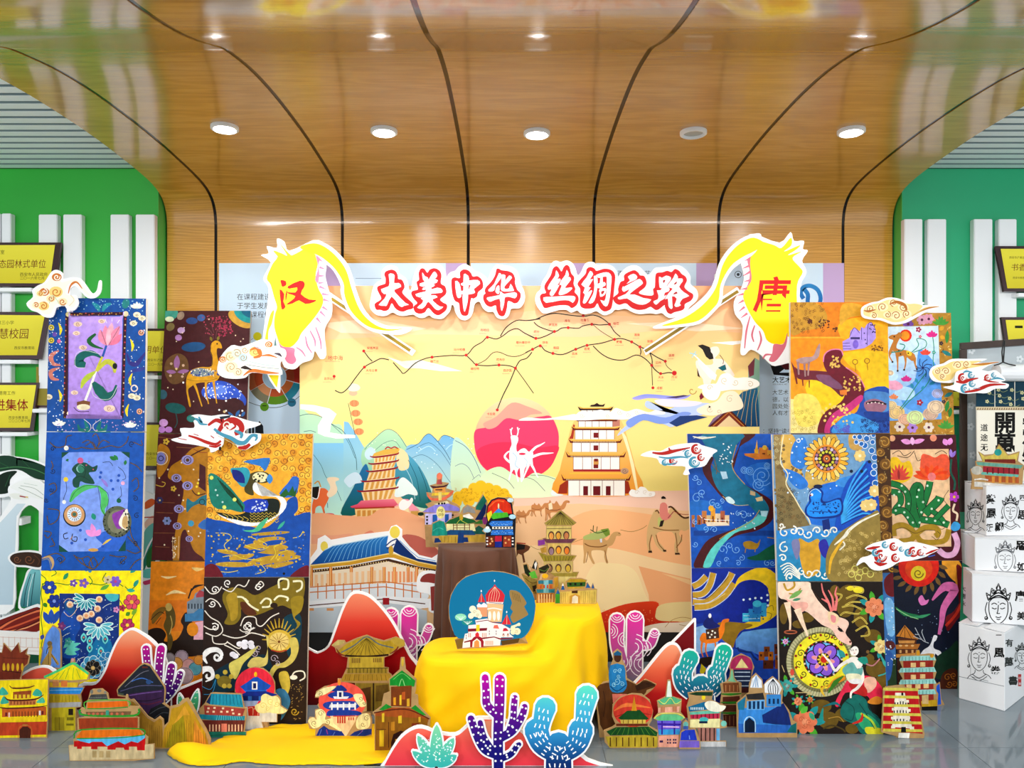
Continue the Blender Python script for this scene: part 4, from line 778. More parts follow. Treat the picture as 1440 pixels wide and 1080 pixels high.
a.Q('bc861f','150 290 170 230 230 190 290 130 370 110 420 130 420 800 350 760 300 720 270 640 250 600 225 640 215 780 180 780 190 640 215 500 240 400 235 320 180 315')
for x,y,r in ((265,195,36),(200,300,30),(265,345,32),(215,480,30),(205,580,26),(275,655,22)): a.C('a8a2d8',x,y,r,r*.8).ring('4a2a20',x,y,r*.55,4).C('6a4a28',x,y,r*.3)
a.P('5c242a','335 215 370 235 372 380 330 350').Q('2f7f90','262 420 300 440 350 405 400 400 400 470 340 450 290 470 260 500').ring('14303a',350,440,16,4).C('4aa0c0',285,565,18).Q('3f7ac0','330 570 370 540 400 570 370 600 335 590').S('9a4a28',4,'300 130 340 150 380 150').S('5a2a14',8,'285 170 330 145 375 125').S('5a2a14',6,'290 370 320 400 370 390')
a.dots('efe4c8',5,'100 300 150 250 230 210 300 250 330 310 215 400 240 430 200 700 340 620 130 690 330 640 270 610 250 480').dots('f0d840',7,'325 330 330 390 318 350').flower('d8b84a',140,87,20,5,'6a3a20').flower('d8b84a',183,362,18,5,'6a3a20').flower('8a98c8',145,550,26,6,'2a4a5a').flower('3a3a6a',103,430,22,6,'e0d0a0').S('d8b84a',4,'80 340 120 350 135 330 115 322').scatter('e8dcc0',4,30,175,640,195,770,4)
a.S('e8c8a0',3,'180 640 178 700 184 770').S('e8c8a0',3,'215 640 212 700 210 770'); a.done()
a = fill(painting('orange painting with a walking figure, a bridge and pastel houses, low behind the swan stack','212.5 789.5 340.5 790 336.5 966 205 966',PB),'e0901e')
a.z(200,820,K).part('figure_print').R('d8801a',20,100,360,280).S('f0d8a0',[4,20,4],'140 70 190 50 255 62').S('f0d8a0',[4,14,4],'110 -40 150 -32 200 -40').S('e8c880',[4,24,4],'290 -90 320 -80 360 -85')
a.Q('2c1a10','20 300 60 265 110 265 140 300 130 340 200 330 240 260 225 220 260 170 300 250 290 300 330 310 360 330 360 420 20 420').Q('6a5a28','135 150 160 125 180 140 195 190 190 250 165 280 180 330 165 390 150 380 145 300 125 250 140 200').C('c8b068',155,140,20,24).Q('8a6a28','60 180 110 140 140 150 100 200 60 240').S('3a2410',4,'50 215 100 170 130 180').S('3a2410',4,'80 240 110 200').S('c8b068',5,'165 190 175 240 160 300')
a.P('8a9aa8','262 110 300 90 310 60 360 30 360 200 262 200').P('b04a58','315 70 335 40 360 50 360 80 315 85').P('4a8ab8','250 180 300 175 330 150 360 150 360 220 250 225').P('e8b8c8','310 230 360 220 360 330 300 330').C('e89a1c',295,270,34,40)
for i in range(5): a.R('3a4a5a',268+i*18,120,276+i*18,150)
for x,y,r,c in ((230,430,40,'b8a8b8'),(270,480,40,'d8a8a8'),(310,500,40,'6ab0c0'),(200,470,40,'e8b060'),(250,540,50,'c8b0b8'),(160,440,34,'a8a0a8'),(330,450,30,'e0a048')): a.C(c,x,y,r).ring('5a4a4a',x,y,r*.9,2.5)
a.S('2a1a10',9,'290 30 270 90',0).S('2a1a10',[3,16,3],'285 50 310 20 360 10'); a.done()
# --- front column: swan over sea, dancer
a = fill(painting('golden-swirl painting of a jewelled swan riding a dark blue sea','293.5 610 440 610 434.5 811 287.5 811.5',PC),'f2b63c')
a.z(200,600,4.152).part('gold_curl_print'); g = random.Random(5)
for i in range(13):
    for j in range(11):
        x,y = 400+i*48+g.uniform(-12,12),60+j*46+g.uniform(-12,12)
        if y < 560 and not (520 < x < 860 and 250 < y): a.C('f7c850' if (i+j) % 3 else 'e39f2c',x,y,22,18).W('8a4018',3.2,x,y,23,1.2,g.uniform(0,360),g.choice((1,-1)),12)
a.part('sea_print').Q('1c5cb0','340 560 430 545 520 560 620 580 720 590 800 520 850 430 900 410 910 480 890 520 1000 525 1000 900 340 900').P('3a78cc','800 390 850 330 880 290 915 300 912 350 895 400 840 415',2).P('2c6e34','800 405 840 360 855 385 880 345 890 380 905 350 895 410 850 400 830 415')
g = random.Random(6)
for i in range(14): x,y = g.uniform(400,900),g.uniform(620,850); a.C('c8a23c',x,y,g.uniform(50,130),g.uniform(10,24),g.uniform(-12,12))
for i in range(7): x,y = g.uniform(380,900),g.uniform(610,860); a.C('1c5cb0',x,y,g.uniform(40,90),g.uniform(8,16),g.uniform(-12,12))
for t in ('430 620 500 625 520 650 480 690 500 730','620 640 700 670 730 690','750 780 780 740 770 700 800 690','600 690 690 720 740 700','660 860 720 840 690 800','880 650 920 640 940 610','470 760 540 750 590 770 700 780','420 840 500 850 560 840','850 720 800 740 780 770'): a.S('e6d040',4,t)
a.scatter('e0c24a',5,90,380,610,950,850,31).scatter('3f7ad0',6,60,380,600,950,860,32)
a.Q('7a2030','365 820 410 800 450 830 470 890 360 890').Q('7a2030','860 890 900 840 970 810 975 890').C('151515',828,858,8).C('151515',465,95,0.1)
a.part('swan_print').P('f5f5f2','440 510 520 555 600 580 690 575 760 545 820 500 845 450 820 410 760 400 700 405 660 385 640 350 650 320 670 330 700 400 780 410 810 450 790 500 730 540 640 560 540 540',2)
a.Q('1f2a20','600 500 640 440 730 420 790 425 805 460 790 510 730 545 650 560 560 545 490 530 430 500 480 505 540 515').P('2b4fc0','590 440 650 420 730 430 730 480 680 500 590 495',2).scatter('dfe8fa',5,26,640,435,730,490,3)
for i in range(7):
    for j in range(4): a.S('c8b04a',3.5,[(630+i*24,500+j*16),(642+i*24,512+j*16),(654+i*24,500+j*16)])
for i in range(5): a.S('c8b04a',4,[(470+i*30,508+i*4),(500+i*30,525+i*4),(490+i*30,540+i*3)])
a.P('1f8a78','388 280 420 275 470 310 520 360 560 410 600 460 580 500 520 485 440 480 400 440 390 360',2)
for i in range(6): a.S('0f4a30',5,[(440+i*14,300+i*14),(500+i*14,390+i*10),(590,470+i*6)])
a.dots('e6e87a',12,'405 298 540 425 480 470').dots('c8e6e0',6,'430 370 440 400 470 440')
a.Q('5a5020','600 380 605 320 625 280 670 262 720 265 745 285 740 320 700 330 660 325 645 350 650 400').C('ece4b8',690,295,46,30).scatter('2a2418',6,16,650,270,735,320,2).leaf('4a98d8',745,275,745,335,18).Q('3aa8b8','515 250 560 240 610 240 630 280 600 350 560 330').leaf('1c2f8a',525,250,600,330,30).P('3a88d0','590 205 660 190 745 182 735 230 715 260 690 230',2).Q('5ec89a','590 605 650 600 690 560 735 530 710 580 680 610 630 615').leaf('4ab8a0',790,600,835,550,9); a.done()
a = fill(painting('dark brown painting of a golden horned spirit among white cloud scrolls','287 812 434.5 811.8 430.5 1018 283.5 1018',PC),'35231b')
a.z(200,820,K).part('spirit_print').Q('0f4858','830 200 920 180 930 300 900 420 860 440 820 300').Q('123a48','420 520 520 460 640 430 720 420 760 500 700 560 560 620 430 640 410 570')
a.Q('8f7a22','470 100 480 50 530 25 600 40 660 70 740 30 800 0 870 -40 945 -30 940 90 880 150 820 130 760 150 690 180 620 190 580 150 575 200 540 240 480 235 500 180').Q('b89a30','490 90 510 60 550 60 560 120 555 200 520 220 510 160').Q('6a3a1c','575 110 620 120 670 180 610 185 580 150').Q('a89028','870 90 940 80 930 160 890 200 925 240 860 300 905 250 880 190')
for t in ('555 80 590 85 630 130 680 160','690 120 720 90 750 100 745 135 700 140','770 100 800 75 850 85 845 105','800 30 800 -20 850 -20 850 30 820 35','880 -10 930 -10 930 30 900 50','600 90 620 110'): a.S('f2ecc8',11,t)
a.C('3a2414',770,130,22,16)
for i in range(13): t = math.radians(180+i*15); a.S('c8a838',[10,4],[(800+60*math.cos(t),330+70*math.sin(t)),(800+100*math.cos(t),330+125*math.sin(t))])
a.C('d8b848',802,338,74,66).C('e8cf80',800,340,58,52).C('8a5a28',800,342,9)
for i in range(12): a.S('9a6a2c',3,[(800+12*math.cos(i*.52),342+12*math.sin(i*.52)),(800+56*math.cos(i*.52+.3),342+50*math.sin(i*.52+.3))])
a.S('b8402c',7,'755 390 800 400 845 390').Q('d8c66a','860 330 900 320 915 380 890 450 840 490 790 500 760 560 770 640 750 640 740 540 770 480 830 460 870 410').Q('e2d07c','640 440 680 430 720 430 740 330 725 310 735 400 730 470 690 490 640 495 615 480').Q('dccf70','510 470 560 440 620 400 680 365 640 420 590 470 560 540 540 560 515 520')
a.Q('d8c050','805 520 850 520 865 600 840 660 820 620 800 560').Q('4a8ab0','780 630 830 620 865 680 850 740 810 800 820 730').Q('8a7a30','440 560 480 540 520 560 500 610 450 600').dots('c8b04a',14,'485 520 440 545 520 545 480 600 510 600')
a.part('cloud_scroll_print'); WH = 'efe6da'
for t in ('365 160 400 200 450 230 470 280 430 310 370 290','365 20 400 60 440 55 465 20','470 30 520 50 560 10 600 20 625 -20','410 310 420 350 480 355 500 340','470 300 540 320 600 310 640 290 720 310','575 250 600 200 660 200 670 240 700 250 750 200 800 175','570 270 600 285 660 260','500 345 560 380 580 370','360 250 400 270 440 260 445 240','480 360 540 390 570 420','660 30 690 -10 710 10 690 30','370 110 400 90 440 110 460 140'): a.S(WH,6,t)
a.Ws('f6f0ea',6,((425,40,24),(500,0,24),(410,120,22),(425,258,26),(680,25,22),(625,245,30),(610,260,34))).Ws('c8b8c0',4,((770,440,24),(680,380,22),(660,410,20),(790,470,18)))
a.S('f4f2f0',[8,34,26,10],'380 470 360 430 390 395 440 390 465 420 440 450').S('f4f2f0',[26,24,14,6],'350 500 400 500 415 550 370 575').W('f4f2f0',13,385,540,36,1.1,200,1).W('f4f2f0',12,438,430,28,1,0,1)
for x,y in ((570,355),(600,345),(635,350),(600,370),(530,415),(545,425),(640,370)): a.C('efeaf0',x,y,19,16)
a.C('f0ead8',885,550,22,14).S('f0ead8',8,'870 560 890 520 940 515 950 550 920 570').W('c8a838',6,890,750,24); g = random.Random(9)
for i in range(40): x,y = g.uniform(870,950),g.uniform(590,800); a.S('b89a58',3,[(x,y),(x+g.uniform(-12,12),y+g.uniform(-10,10))],sm=0)
a.S('3a98c8',3,'345 600 400 620 430 560 410 640 360 650').S('3a98c8',3,'800 640 790 700 820 780'); a.done()
PD,PE,PF,PG = Pl(3.757,3),Pl(3.512,2.5),Pl(3.757,5),Pl(4.03,4)
GW = 'c9a23a'
# --- river over the blue moon
a = fill(painting('deep blue painting of a winding teal river with maroon banks and tiny cities','966.5 610 1100 610 1103 798 972.5 798.5',PD),'1762bc')
a.z(920,580,K).part('river_print').Q('134a98','195 130 460 125 480 200 300 260 200 200').Q('2a7ac8','210 520 330 520 400 560 300 700 220 640').Q('2a78ce','540 320 680 300 690 480 620 470 540 400').R('144e9e',230,690,720,720)
a.Q('5a1a20','520 125 590 125 560 160 500 200 470 260 455 300 480 360 530 420 620 470 690 520 700 580 680 640 600 690 480 720 370 790 300 900 230 900 260 820 320 740 440 690 560 640 620 590 610 550 540 545 460 540 400 500 340 430 290 360 285 300 330 250 345 270 330 320 350 380 420 460')
a.Q('1d7f9c','290 125 520 128 480 190 455 290 470 350 530 420 600 470 650 520 670 570 640 620 580 570 560 545 480 540 410 490 360 430 335 350 350 280 330 230 290 180').P('6cd0c8','620 560 660 580 640 640 560 680 470 705 380 800 330 900 285 900 330 800 420 715 530 650 600 605',3).Q('147a90','560 545 600 520 650 530 660 580 620 600 590 570')
a.S('c8a04a',4,'480 190 455 290 470 350 530 420').S('c8a04a',4,'615 570 560 640 440 700 380 740').S('d8c8a0',3,'400 490 470 540 550 540')
a.Q('d8eef0','415 500 440 492 470 520 460 535 430 525').P('b8dce6','620 575 665 575 655 610 625 605').P('bcd8e8','385 345 420 345 430 385 400 390').P('e0c898','590 500 630 490 635 515 600 520').P('d0b890','560 455 590 465 590 488 560 480').scatter('eef6fa',4,26,380,180,460,300,3).scatter('dceef4',4,16,420,580,600,700,4).S('8a6a3a',4,'335 300 360 330 380 350').S('8a6a3a',4,'350 270 365 330 362 360')
a.part('city_print')
for x,y,w,h,c in ((250,600,26,55,'b06a3a'),(278,575,28,75,'c8844a'),(305,600,28,60,'d8b888'),(330,560,26,90,'e2a23a'),(356,590,30,60,'e8d0b0'),(386,575,26,80,'b86a4a'),(412,600,26,55,'e6c8a0'),(218,600,18,70,'c07a3a'),(585,215,24,60,'e6b23a'),(612,205,54,65,'d88a3a'),(660,220,26,50,'e8b04a')):
    a.R(c,x,y,x+w,y+h).R('6a2a1c',x+w*.35,y+h*.5,x+w*.65,y+h)
a.C('f0b83a',332,560,16,18).C('e8c04a',645,205,14,14).P('e6b23a','590 215 600 160 605 215').P('f2e0c8','300 640 420 640 440 660 310 664').P('d88a3a','525 240 590 238 680 250 690 270 600 275 530 252').S('fff',3,'265 600 300 625 440 630').dots('8a3a28',5,'285 620 345 630 395 620')
a.part('wave_print')
for x,y,r in ((630,370,62),(560,340,26),(525,335,22),(660,310,20),(610,420,40)): a.W('7fb6ee',4,x,y,r,2.2,40,1,30)
a.Ws('8ec0f2',3.5,((250,500,36),(280,470,26),(240,380,20),(260,410,20),(340,530,24),(370,540,20),(395,515,16),(520,600,30),(490,590,16),(550,595,14),(400,800,30),(440,780,24),(480,800,26),(510,850,20),(420,860,16),(380,880,18),(240,770,18),(490,880,18),(660,880,22),(690,880,16),(300,680,20),(350,685,22),(240,640,18))).S('cfe4fa',3,'230 150 280 140 330 150').S('e8e4d0',[4,12,4],'225 140 280 150 360 142')
a.part('camel_print').Q('b8902a','520 760 560 750 600 765 620 740 605 790 570 800 530 790').S('b8902a',5,'535 790 530 820').S('b8902a',5,'590 790 588 815').S('b8902a',5,'660 730 700 735').Q('0f6a4a','540 850 600 830 660 790 715 770 715 850 600 865'); a.done()
a = fill(painting('deep blue painting of a golden crescent moon, a domed city and a camel rider','972.5 799 1103 798.5 1105 1000 975 1000',PD),'1238a0')
a.z(820,820,K).part('moon_print')
for t in ('640 70 700 60 740 10 760 -60','640 110 720 110 800 40 850 -20 870 -60','650 140 740 130 830 70 880 0','640 20 680 0 720 -40'): a.S('c8d4f0',42,t).S(GW,34,t)
a.S('8a6a20',4,'640 80 720 90 800 20 850 -40').S('e8d8a0',3,'650 125 740 115 830 60')
a.z(920,580,K).S('f0cc28',[4,30,60,80,90,80],'470 1040 500 980 570 950 640 945 700 1000 715 1060').z(1020,820,K).S('eccb2a',[4,60,62,50,20],'60 40 130 -10 240 -20 300 60 290 150 200 220 120 250 60 240')
a.S('eccb2a',[60,66,50,24],'270 30 290 110 240 190 140 235').S('8a6a1a',3,'240 170 270 180 260 210').S('8a6a1a',3,'250 140 275 130 280 160').Q('0f2f98','40 60 80 0 150 -20 220 0 255 60 250 130 200 190 120 230 30 235 -20 150')
a.part('desert_city_print').Q('9a7a1c','-40 230 80 230 160 245 90 280 60 330 40 380 -20 370 -60 300').P('78b0e0>3a6ac0','60 330 100 285 200 270 305 260 305 420 250 500 200 420 160 405 60 375').P('2a5cc0','-180 240 -90 230 -30 320 40 380 160 400 200 440 305 500 305 560 -180 560').P('9ac4ea','-180 260 -110 240 -60 300 -30 380 -180 420').S('123a80',12,'70 375 80 395 150 405 165 430 190 450',sm=0)
for x,y,w,h,c in ((100,175,40,50,'4ab8d8'),(135,150,70,75,'2f8ac0'),(200,115,40,80,'3aa0c8'),(160,120,50,60,'2a78b8')): a.R(c,x,y,x+w,y+h)
a.dots('dff0f8',7,'106 97 143 93 175 87 210 87 245 70 247 100 248 130').C('4ab8d0',185,120,26,20).S('bfe6f2',3,'105 190 140 190').S('bfe6f2',3,'110 210 200 205').scatter('1a4a80',4,14,105,160,230,220,4)
for x,y,w,h,c in ((195,400,34,50,'b86a1c'),(225,370,34,60,'8a4a18'),(250,400,30,70,'c8781c'),(285,355,26,60,'7a3a18'),(290,420,24,80,'a85a18'),(220,450,60,50,'6a3414')): a.R(c,x,y,x+w,y+h).R('3a1a10',x+8,y+14,x+18,y+28)
a.part('camel_rider_print').z(820,820,K).Q('f08a1e','680 330 700 290 740 300 780 290 800 250 815 215 850 208 848 225 828 235 825 280 800 330 760 350 710 350').S('f08a1e',[14,8,6],'695 340 690 390 700 430').S('f08a1e',[14,8,6],'720 345 715 390 728 430').S('f08a1e',9,'770 340 775 380').P('5a3a2a','715 270 790 260 795 320 720 330').dots('f0ead8',6,'730 290 750 300 770 290 740 315 770 315 755 280').Q('1a2a78','700 240 720 205 750 195 765 225 800 250 760 265 720 265').C('f2f0f0',740,190,9,14).Q('3a2a18','680 440 760 430 790 450 780 490 690 480').P('f0e020','690 470 720 500 700 540 680 520'); a.done()
# --- sunflower peacock over the flower deer
a = fill(painting('blue and gold painting of a sunflower over a peacock and foaming waves','1086 611 1231 611 1241 817.5 1093 817',PE),'7fa8cc')
a.z(920,580,K).part('gold_print').P('a89060>8a7a52','695 125 745 125 740 300 780 420 910 660 720 690').Q('e0b860','745 125 800 125 830 180 800 260 860 340 880 420 830 400 790 380 755 320 740 240').Q('d8b868','890 340 1000 400 1060 330 1080 420 1020 480 900 440').Q('d8b45a','1000 125 1060 130 1080 200 1020 180').scatter('8a7248',9,60,700,180,880,660,3)
a.z(1180,600,K).Q('cfa860','60 40 120 50 150 110 110 140 60 120').z(920,580,K)
a.Q('3f8edc','830 160 880 150 900 260 860 330 800 300 800 220').Q('3a88d8','760 330 850 360 900 420 850 450 790 400').Q('2f7fd8','880 560 930 480 960 430 1100 400 1320 420 1320 660 960 660 900 620').Q('4a9ae0','1060 420 1150 440 1320 400 1320 340 1100 380')
for x,y in ((705,180),(715,220),(700,260),(720,290),(740,180),(715,150)): a.W('d8cc9a',3,x,y,13)
g = random.Random(11)
for i in range(46): a.W('5f5638',2.6,g.uniform(715,850),g.uniform(440,640),11,1.1,g.uniform(0,360),1,8)
a.S('f0e2b8',7,'755 130 740 230 740 300 780 360 770 420 820 500 860 570 900 620 912 655').scatter('e8f2f8',5,40,770,150,1080,480,8).ring('eef2f4',842,165,10,5)
a.part('sunflower_print').z(1070,400,K2)
for i in range(26): t = i*2*math.pi/26; a.C('2a1c10',355+90*math.cos(t),945+90*math.sin(t),34,14,math.degrees(t)).C('f0b83a' if i % 2 else 'f6d888',355+92*math.cos(t),945+92*math.sin(t),30,11,math.degrees(t))
a.C('e89a34',355,945,76).C('3a1c18',355,945,66)
for i in range(18): t = i*2*math.pi/18; a.C(('d8c8d8','b07a98','d8a04a')[i % 3],355+56*math.cos(t),945+56*math.sin(t),9)
for i in range(12): t = i*2*math.pi/12; a.C('d8d24a',355+38*math.cos(t),945+38*math.sin(t),8)
a.C('8a2a2a',355,945,24).C('e0883a',355,945,18).C('3a1c18',355,945,10).C('f0e0b0',355,945,5)
a.part('peacock_print').z(1180,600,K).Q('1c5cc0','0 460 40 330 100 260 160 200 190 215 215 320 235 470 235 560 140 640 -20 640')
for i in range(9): a.S('4ab0ec',9,[(10,500+i*8),(70+i*8,330+i*22),(150+i*9,205+i*40)]).S('0f2a5a',3,[(14,508+i*8),(78+i*8,340+i*22),(158+i*9,215+i*40)])
for x,y in ((110,190),(175,205),(130,260),(70,260)): a.C('12284a',x,y,10)
for x,y,r in ((120,60,20),(160,70,22),(195,90,18),(150,110,22),(190,140,22),(205,180,22),(170,40,18),(130,100,18),(200,50,16),(205,230,20),(210,330,22),(200,270,22),(205,380,26),(170,450,26),(150,470,22),(100,90,16),(90,60,14)): a.C('2f78c0',x,y,r).ring('e8eef2',x,y,r*.8,4)
for x,y in ((120,170),(205,375),(155,460),(185,455)): a.flower('ecd08a',x,y,36,8,'f4e8c0')
a.z(920,580,K).Q('0f3f94','880 565 905 525 900 490 910 450 950 436 985 465 980 510 1010 520 1090 500 1090 600 960 620 890 605').Q('2a9af0','890 560 915 520 910 490 920 455 950 445 975 470 970 520 1000 530 1080 510 1080 590 960 610 900 600').S('bfe0f6',4,'895 520 905 470 940 446 972 468').C('0f2a58',955,432,26,12).scatter('0f3f88',5,50,920,520,1075,590,4).C('f0f4f8',918,480,9).C('8a2a2a',912,484,5).S('123a88',4,'905 575 960 580 1060 580').P('123a88','980 630 1020 620 1030 680 985 690')
a.part('wave_print').R('3a98d8',715,690,1320,780).P('4a9ad0>1f8fb0','715 740 1320 700 1320 985 722 985').Q('d8a838','840 740 900 760 960 740 970 850 960 930 900 960 860 900').Q('3a3aa8','960 760 1000 740 1020 800 1000 850 970 820').Q('8a8ab0','800 760 840 740 850 800 830 860')
for x,y,r in ((760,700,32),(810,690,28),(850,700,30),(900,710,28),(950,690,26),(1000,700,28),(1050,690,26),(760,790,36),(750,850,24),(900,940,30),(950,945,30),(1000,950,26),(860,930,24),(790,960,24),(740,660,18),(1040,860,30)): a.W('f4f0e4',8,x,y,r,1.1,(x*7) % 360,1 if x % 20 else -1,12)
for i in range(5): a.S('f2efe2',7,[(735+i*8,900+i*18),(790,880+i*14),(850,940+i*8)])
a.z(1180,600,K).part('gold_print').Q('a08a4a','-60 700 0 620 60 580 120 540 180 510 232 500 245 700 250 900 -40 905 -80 800').part('wave_print').S('f2ecd8',[6,22,14,6],'-30 690 30 640 60 600 130 550 230 505').S('e8b83a',[10,20,10],'-60 860 -50 780 -20 720 20 660'); g = random.Random(14)
for i in range(70): a.W('d8c07a',3,g.uniform(0,240),g.uniform(600,860),12,1.2,g.uniform(0,360),1,8)
for x,y in ((90,830),(120,850),(70,860),(150,840),(180,860),(110,880)): a.ring('e2d878',x,y,18,5)
a.S('f0ead8',8,'0 720 30 690 20 670'); a.done()
a = fill(painting('painting of a pale pink deer bowing to a dancer over a great flower wheel','1093.5 818 1241 818 1248.5 1032 1098 1032',PE),'2a1c14')
a.z(1020,820,K).part('gold_print')
for x,y,rx,ry in ((480,200,40,30),(430,240,40,24),(860,310,50,40),(880,500,60,50),(920,570,40,50),(720,60,60,50),(700,140,50,60),(790,200,40,60),(560,720,60,40),(600,800,60,50),(340,180,24,60),(690,770,50,40),(740,850,40,30),(640,50,30,40),(470,800,30,40),(830,440,40,30)): a.C('7a6220',x,y,rx,ry)
for t in ('700 30 750 20 800 30 800 55 760 50','705 90 760 70 820 90 810 110 740 110 700 130','680 140 740 130 800 160 770 180 700 170 670 190','740 230 790 200 830 240','760 280 820 250 840 300 790 310','640 60 680 70 660 100 640 110'): a.S('f0d86a',9,t).S('2a1c14',3,t)
a.C('f2e03a',730,30,22,14).C('f2e03a',775,40,30,18)
a.part('flower_wheel_print').C('8f8a5c',560,460,205,205).ring('c8c298',560,460,190,26,40)
for i in range(70): t = i*2*math.pi/70; a.S('3a3a28',2.2,[(560+165*math.cos(t),460+165*math.sin(t)),(560+203*math.cos(t+.04),460+203*math.sin(t+.04))],sm=0)
a.C('f0e43a',560,455,162).Ws('3a2a14',5,((440,410,24),(430,470,22),(455,530,22),(520,590,24),(590,590,22),(520,310,26),(590,305,24),(640,320,20),(680,350,20),(650,570,20)))
for i in range(14): t = i*2*math.pi/14+.2; a.C('a82a1c',560+152*math.cos(t),455+152*math.sin(t),8)
a.C('3a2018',570,445,116,110)
for i in range(26): t = i*2*math.pi/26; a.C('b83a2c' if i % 2 else 'e8d2c0',570+110*math.cos(t),445+105*math.sin(t),6)
a.C('7ac0ee',570,445,102,98).flower('9a6ad8',570,445,98,6,None,'2a1a3a',12,.38).flower('d8a8e8',570,445,70,6,None,None,12,.2)
for i in range(6): t = math.radians(12+60*i); a.C('f0a0a0',570+52*math.cos(t),445+52*math.sin(t),18,10,12+60*i)
a.C('2a1c18',572,445,40).flower('e8c83a',572,445,38,10,None,None,0,.16).C('d83a28',574,445,20).S('f8f0e6',9,'565 410 590 440')
a.part('deer_print').P('fae0c8>f6c8b8','310 -10 480 -10 500 30 540 100 620 180 700 210 720 240 700 290 735 340 725 362 660 330 620 270 560 240 480 170 420 150 360 100 312 80',3).P('f2b8a8','350 90 430 170 480 140 470 110 400 110',3).S('f8dcc0',[40,22,12,10],'360 110 372 180 378 230 376 272').S('f8dcc0',[44,26,14,10],'420 150 445 220 470 280 480 310').S('5a3a2a',3,'385 160 385 270').S('5a3a2a',3,'400 170 460 300').S('5a3a2a',3,'500 30 560 110 610 170').P('f4d8b0','600 165 640 175 665 200 650 235 620 240 600 210',2).P('ea9a9a','615 185 645 195 640 230 618 222',2).C('1a1410',670,272,18,9,35).S('1a1410',4,'655 250 690 285').C('7a4a3a',728,342,7)
for t in ('620 165 600 110 570 50 560 0','630 160 625 90 600 40','640 160 650 90 640 60 650 20','600 110 560 90'): a.S('f08a86',[16,12,6],t)
a.S(GW,12,'340 0 360 40 400 20 400 -10').S(GW,8,'370 60 410 60 440 30').leaf('8ab86a',370,90,450,40,14).leaf('5a9a7a',390,100,440,90,8).ring('b86a4a',380,285,36,7,20,9)
a.part('dancer_print').Q('e83a5c','640 700 680 620 720 560 790 540 860 550 920 620 925 690 860 700 830 660 780 650 700 640 660 720').Q('e89a3a','830 690 880 660 920 680 900 705 850 705').Q('f2c0a8','810 560 870 550 880 600 830 640').Q('1f7a70','690 700 760 650 820 680 840 740 900 790 915 880 800 880 760 830 700 800 670 760').Q('3ab080','760 760 840 770 900 830 880 870 800 850').Q('e8e03a','820 840 915 850 915 882 830 882').Q('c8302c','720 590 780 580 825 620 820 660 760 640')
for t in ('700 690 750 730 740 800 700 790','780 700 820 760 870 850','760 830 800 790 830 760','830 700 860 760 915 800'): a.S('0f4a48',4,t)
a.S('bfd84a',12,'790 760 850 800 880 850').S('d83a30',[6,20,6],'740 820 790 800 800 760').Q('faf0e6','720 440 760 430 790 450 800 480 770 500 720 490').C('faf0e6',752,395,26,30).Q('2a1d16','732 380 742 355 780 342 820 358 838 395 822 425 795 425 788 395 772 372 750 368').C('8a6a3a',830,400,10).S('faf0e6',[20,16,12],'720 450 670 480 640 510 610 460 590 440').S('faf0e6',[20,18,10],'790 490 800 560 770 610 735 635 730 670').Q('7ab8b0','690 490 740 460 770 500 800 490 790 540 720 545 685 520').Q('f0eac8','705 530 780 530 790 560 750 585 715 570').Q('2a9a88','770 440 820 430 830 470 800 470').C('f0ece8',760,572,40,16).dots('1a1010',3,'745 390 762 388').S('b83a3a',3,'748 408 758 409').S('1a1410',2.5,'735 395 728 375 745 365')
a.Q('e89a2a','580 640 620 570 680 540 700 560 640 590 600 610').Q('3aa0a0','660 390 690 400 700 430 670 430').S('1f7a80',[4,18,4],'570 720 640 700 670 720').S('2a9a90',[6,26,10],'570 730 560 790 575 820').S('e8bf3a',[4,18,4],'580 660 560 620 600 590').S('4a8a2c',[4,30,6],'690 540 640 580 600 640')
a.part('blossom_print')
for x,y,r,c,c2 in ((870,140,58,'e8946a','f0a884'),(910,370,44,'e8d08a','f4e6b0'),(465,810,72,'e88a64','f0a47c'),(425,690,26,'e8946a','f6b48a'),(350,340,18,'d8a8d8','e8c8e8'),(495,680,18,'d88a4a','e8a86a'),(360,600,40,'4ab0a8','8ad0c8')):
    for k in range(7): t = k*.9; a.leaf('5ab03a' if k % 2 else '2aa0a0',x+r*.5*math.cos(t),y+r*.5*math.sin(t),x+r*1.65*math.cos(t),y+r*1.65*math.sin(t),r*.28)
    a.flower(c,x,y,r,7,c2); a.Ws('b85a3a',2.5,((x-r*.3,y-r*.2,r*.25),(x+r*.3,y,r*.25),(x,y+r*.3,r*.25)))
a.leaf('6ac04a',440,760,480,720,18).leaf('4ab088',520,800,490,755,14).S('c88a8a',8,'820 470 860 480 900 440').S('4ab0a8',8,'890 540 940 520 940 470').S('4ab0a8',[4,20,8],'900 410 930 470 950 500').C('d85a4a',390,520,12,20).S('d8c08a',4,'330 480 345 520').S('d8c08a',4,'410 640 500 640 470 655').C('e86a4a',382,570,8).S('5a4a20',9,'570 850 620 830 680 850 700 870').S('c8a04a',4,'600 790 660 780 690 810'); a.done()
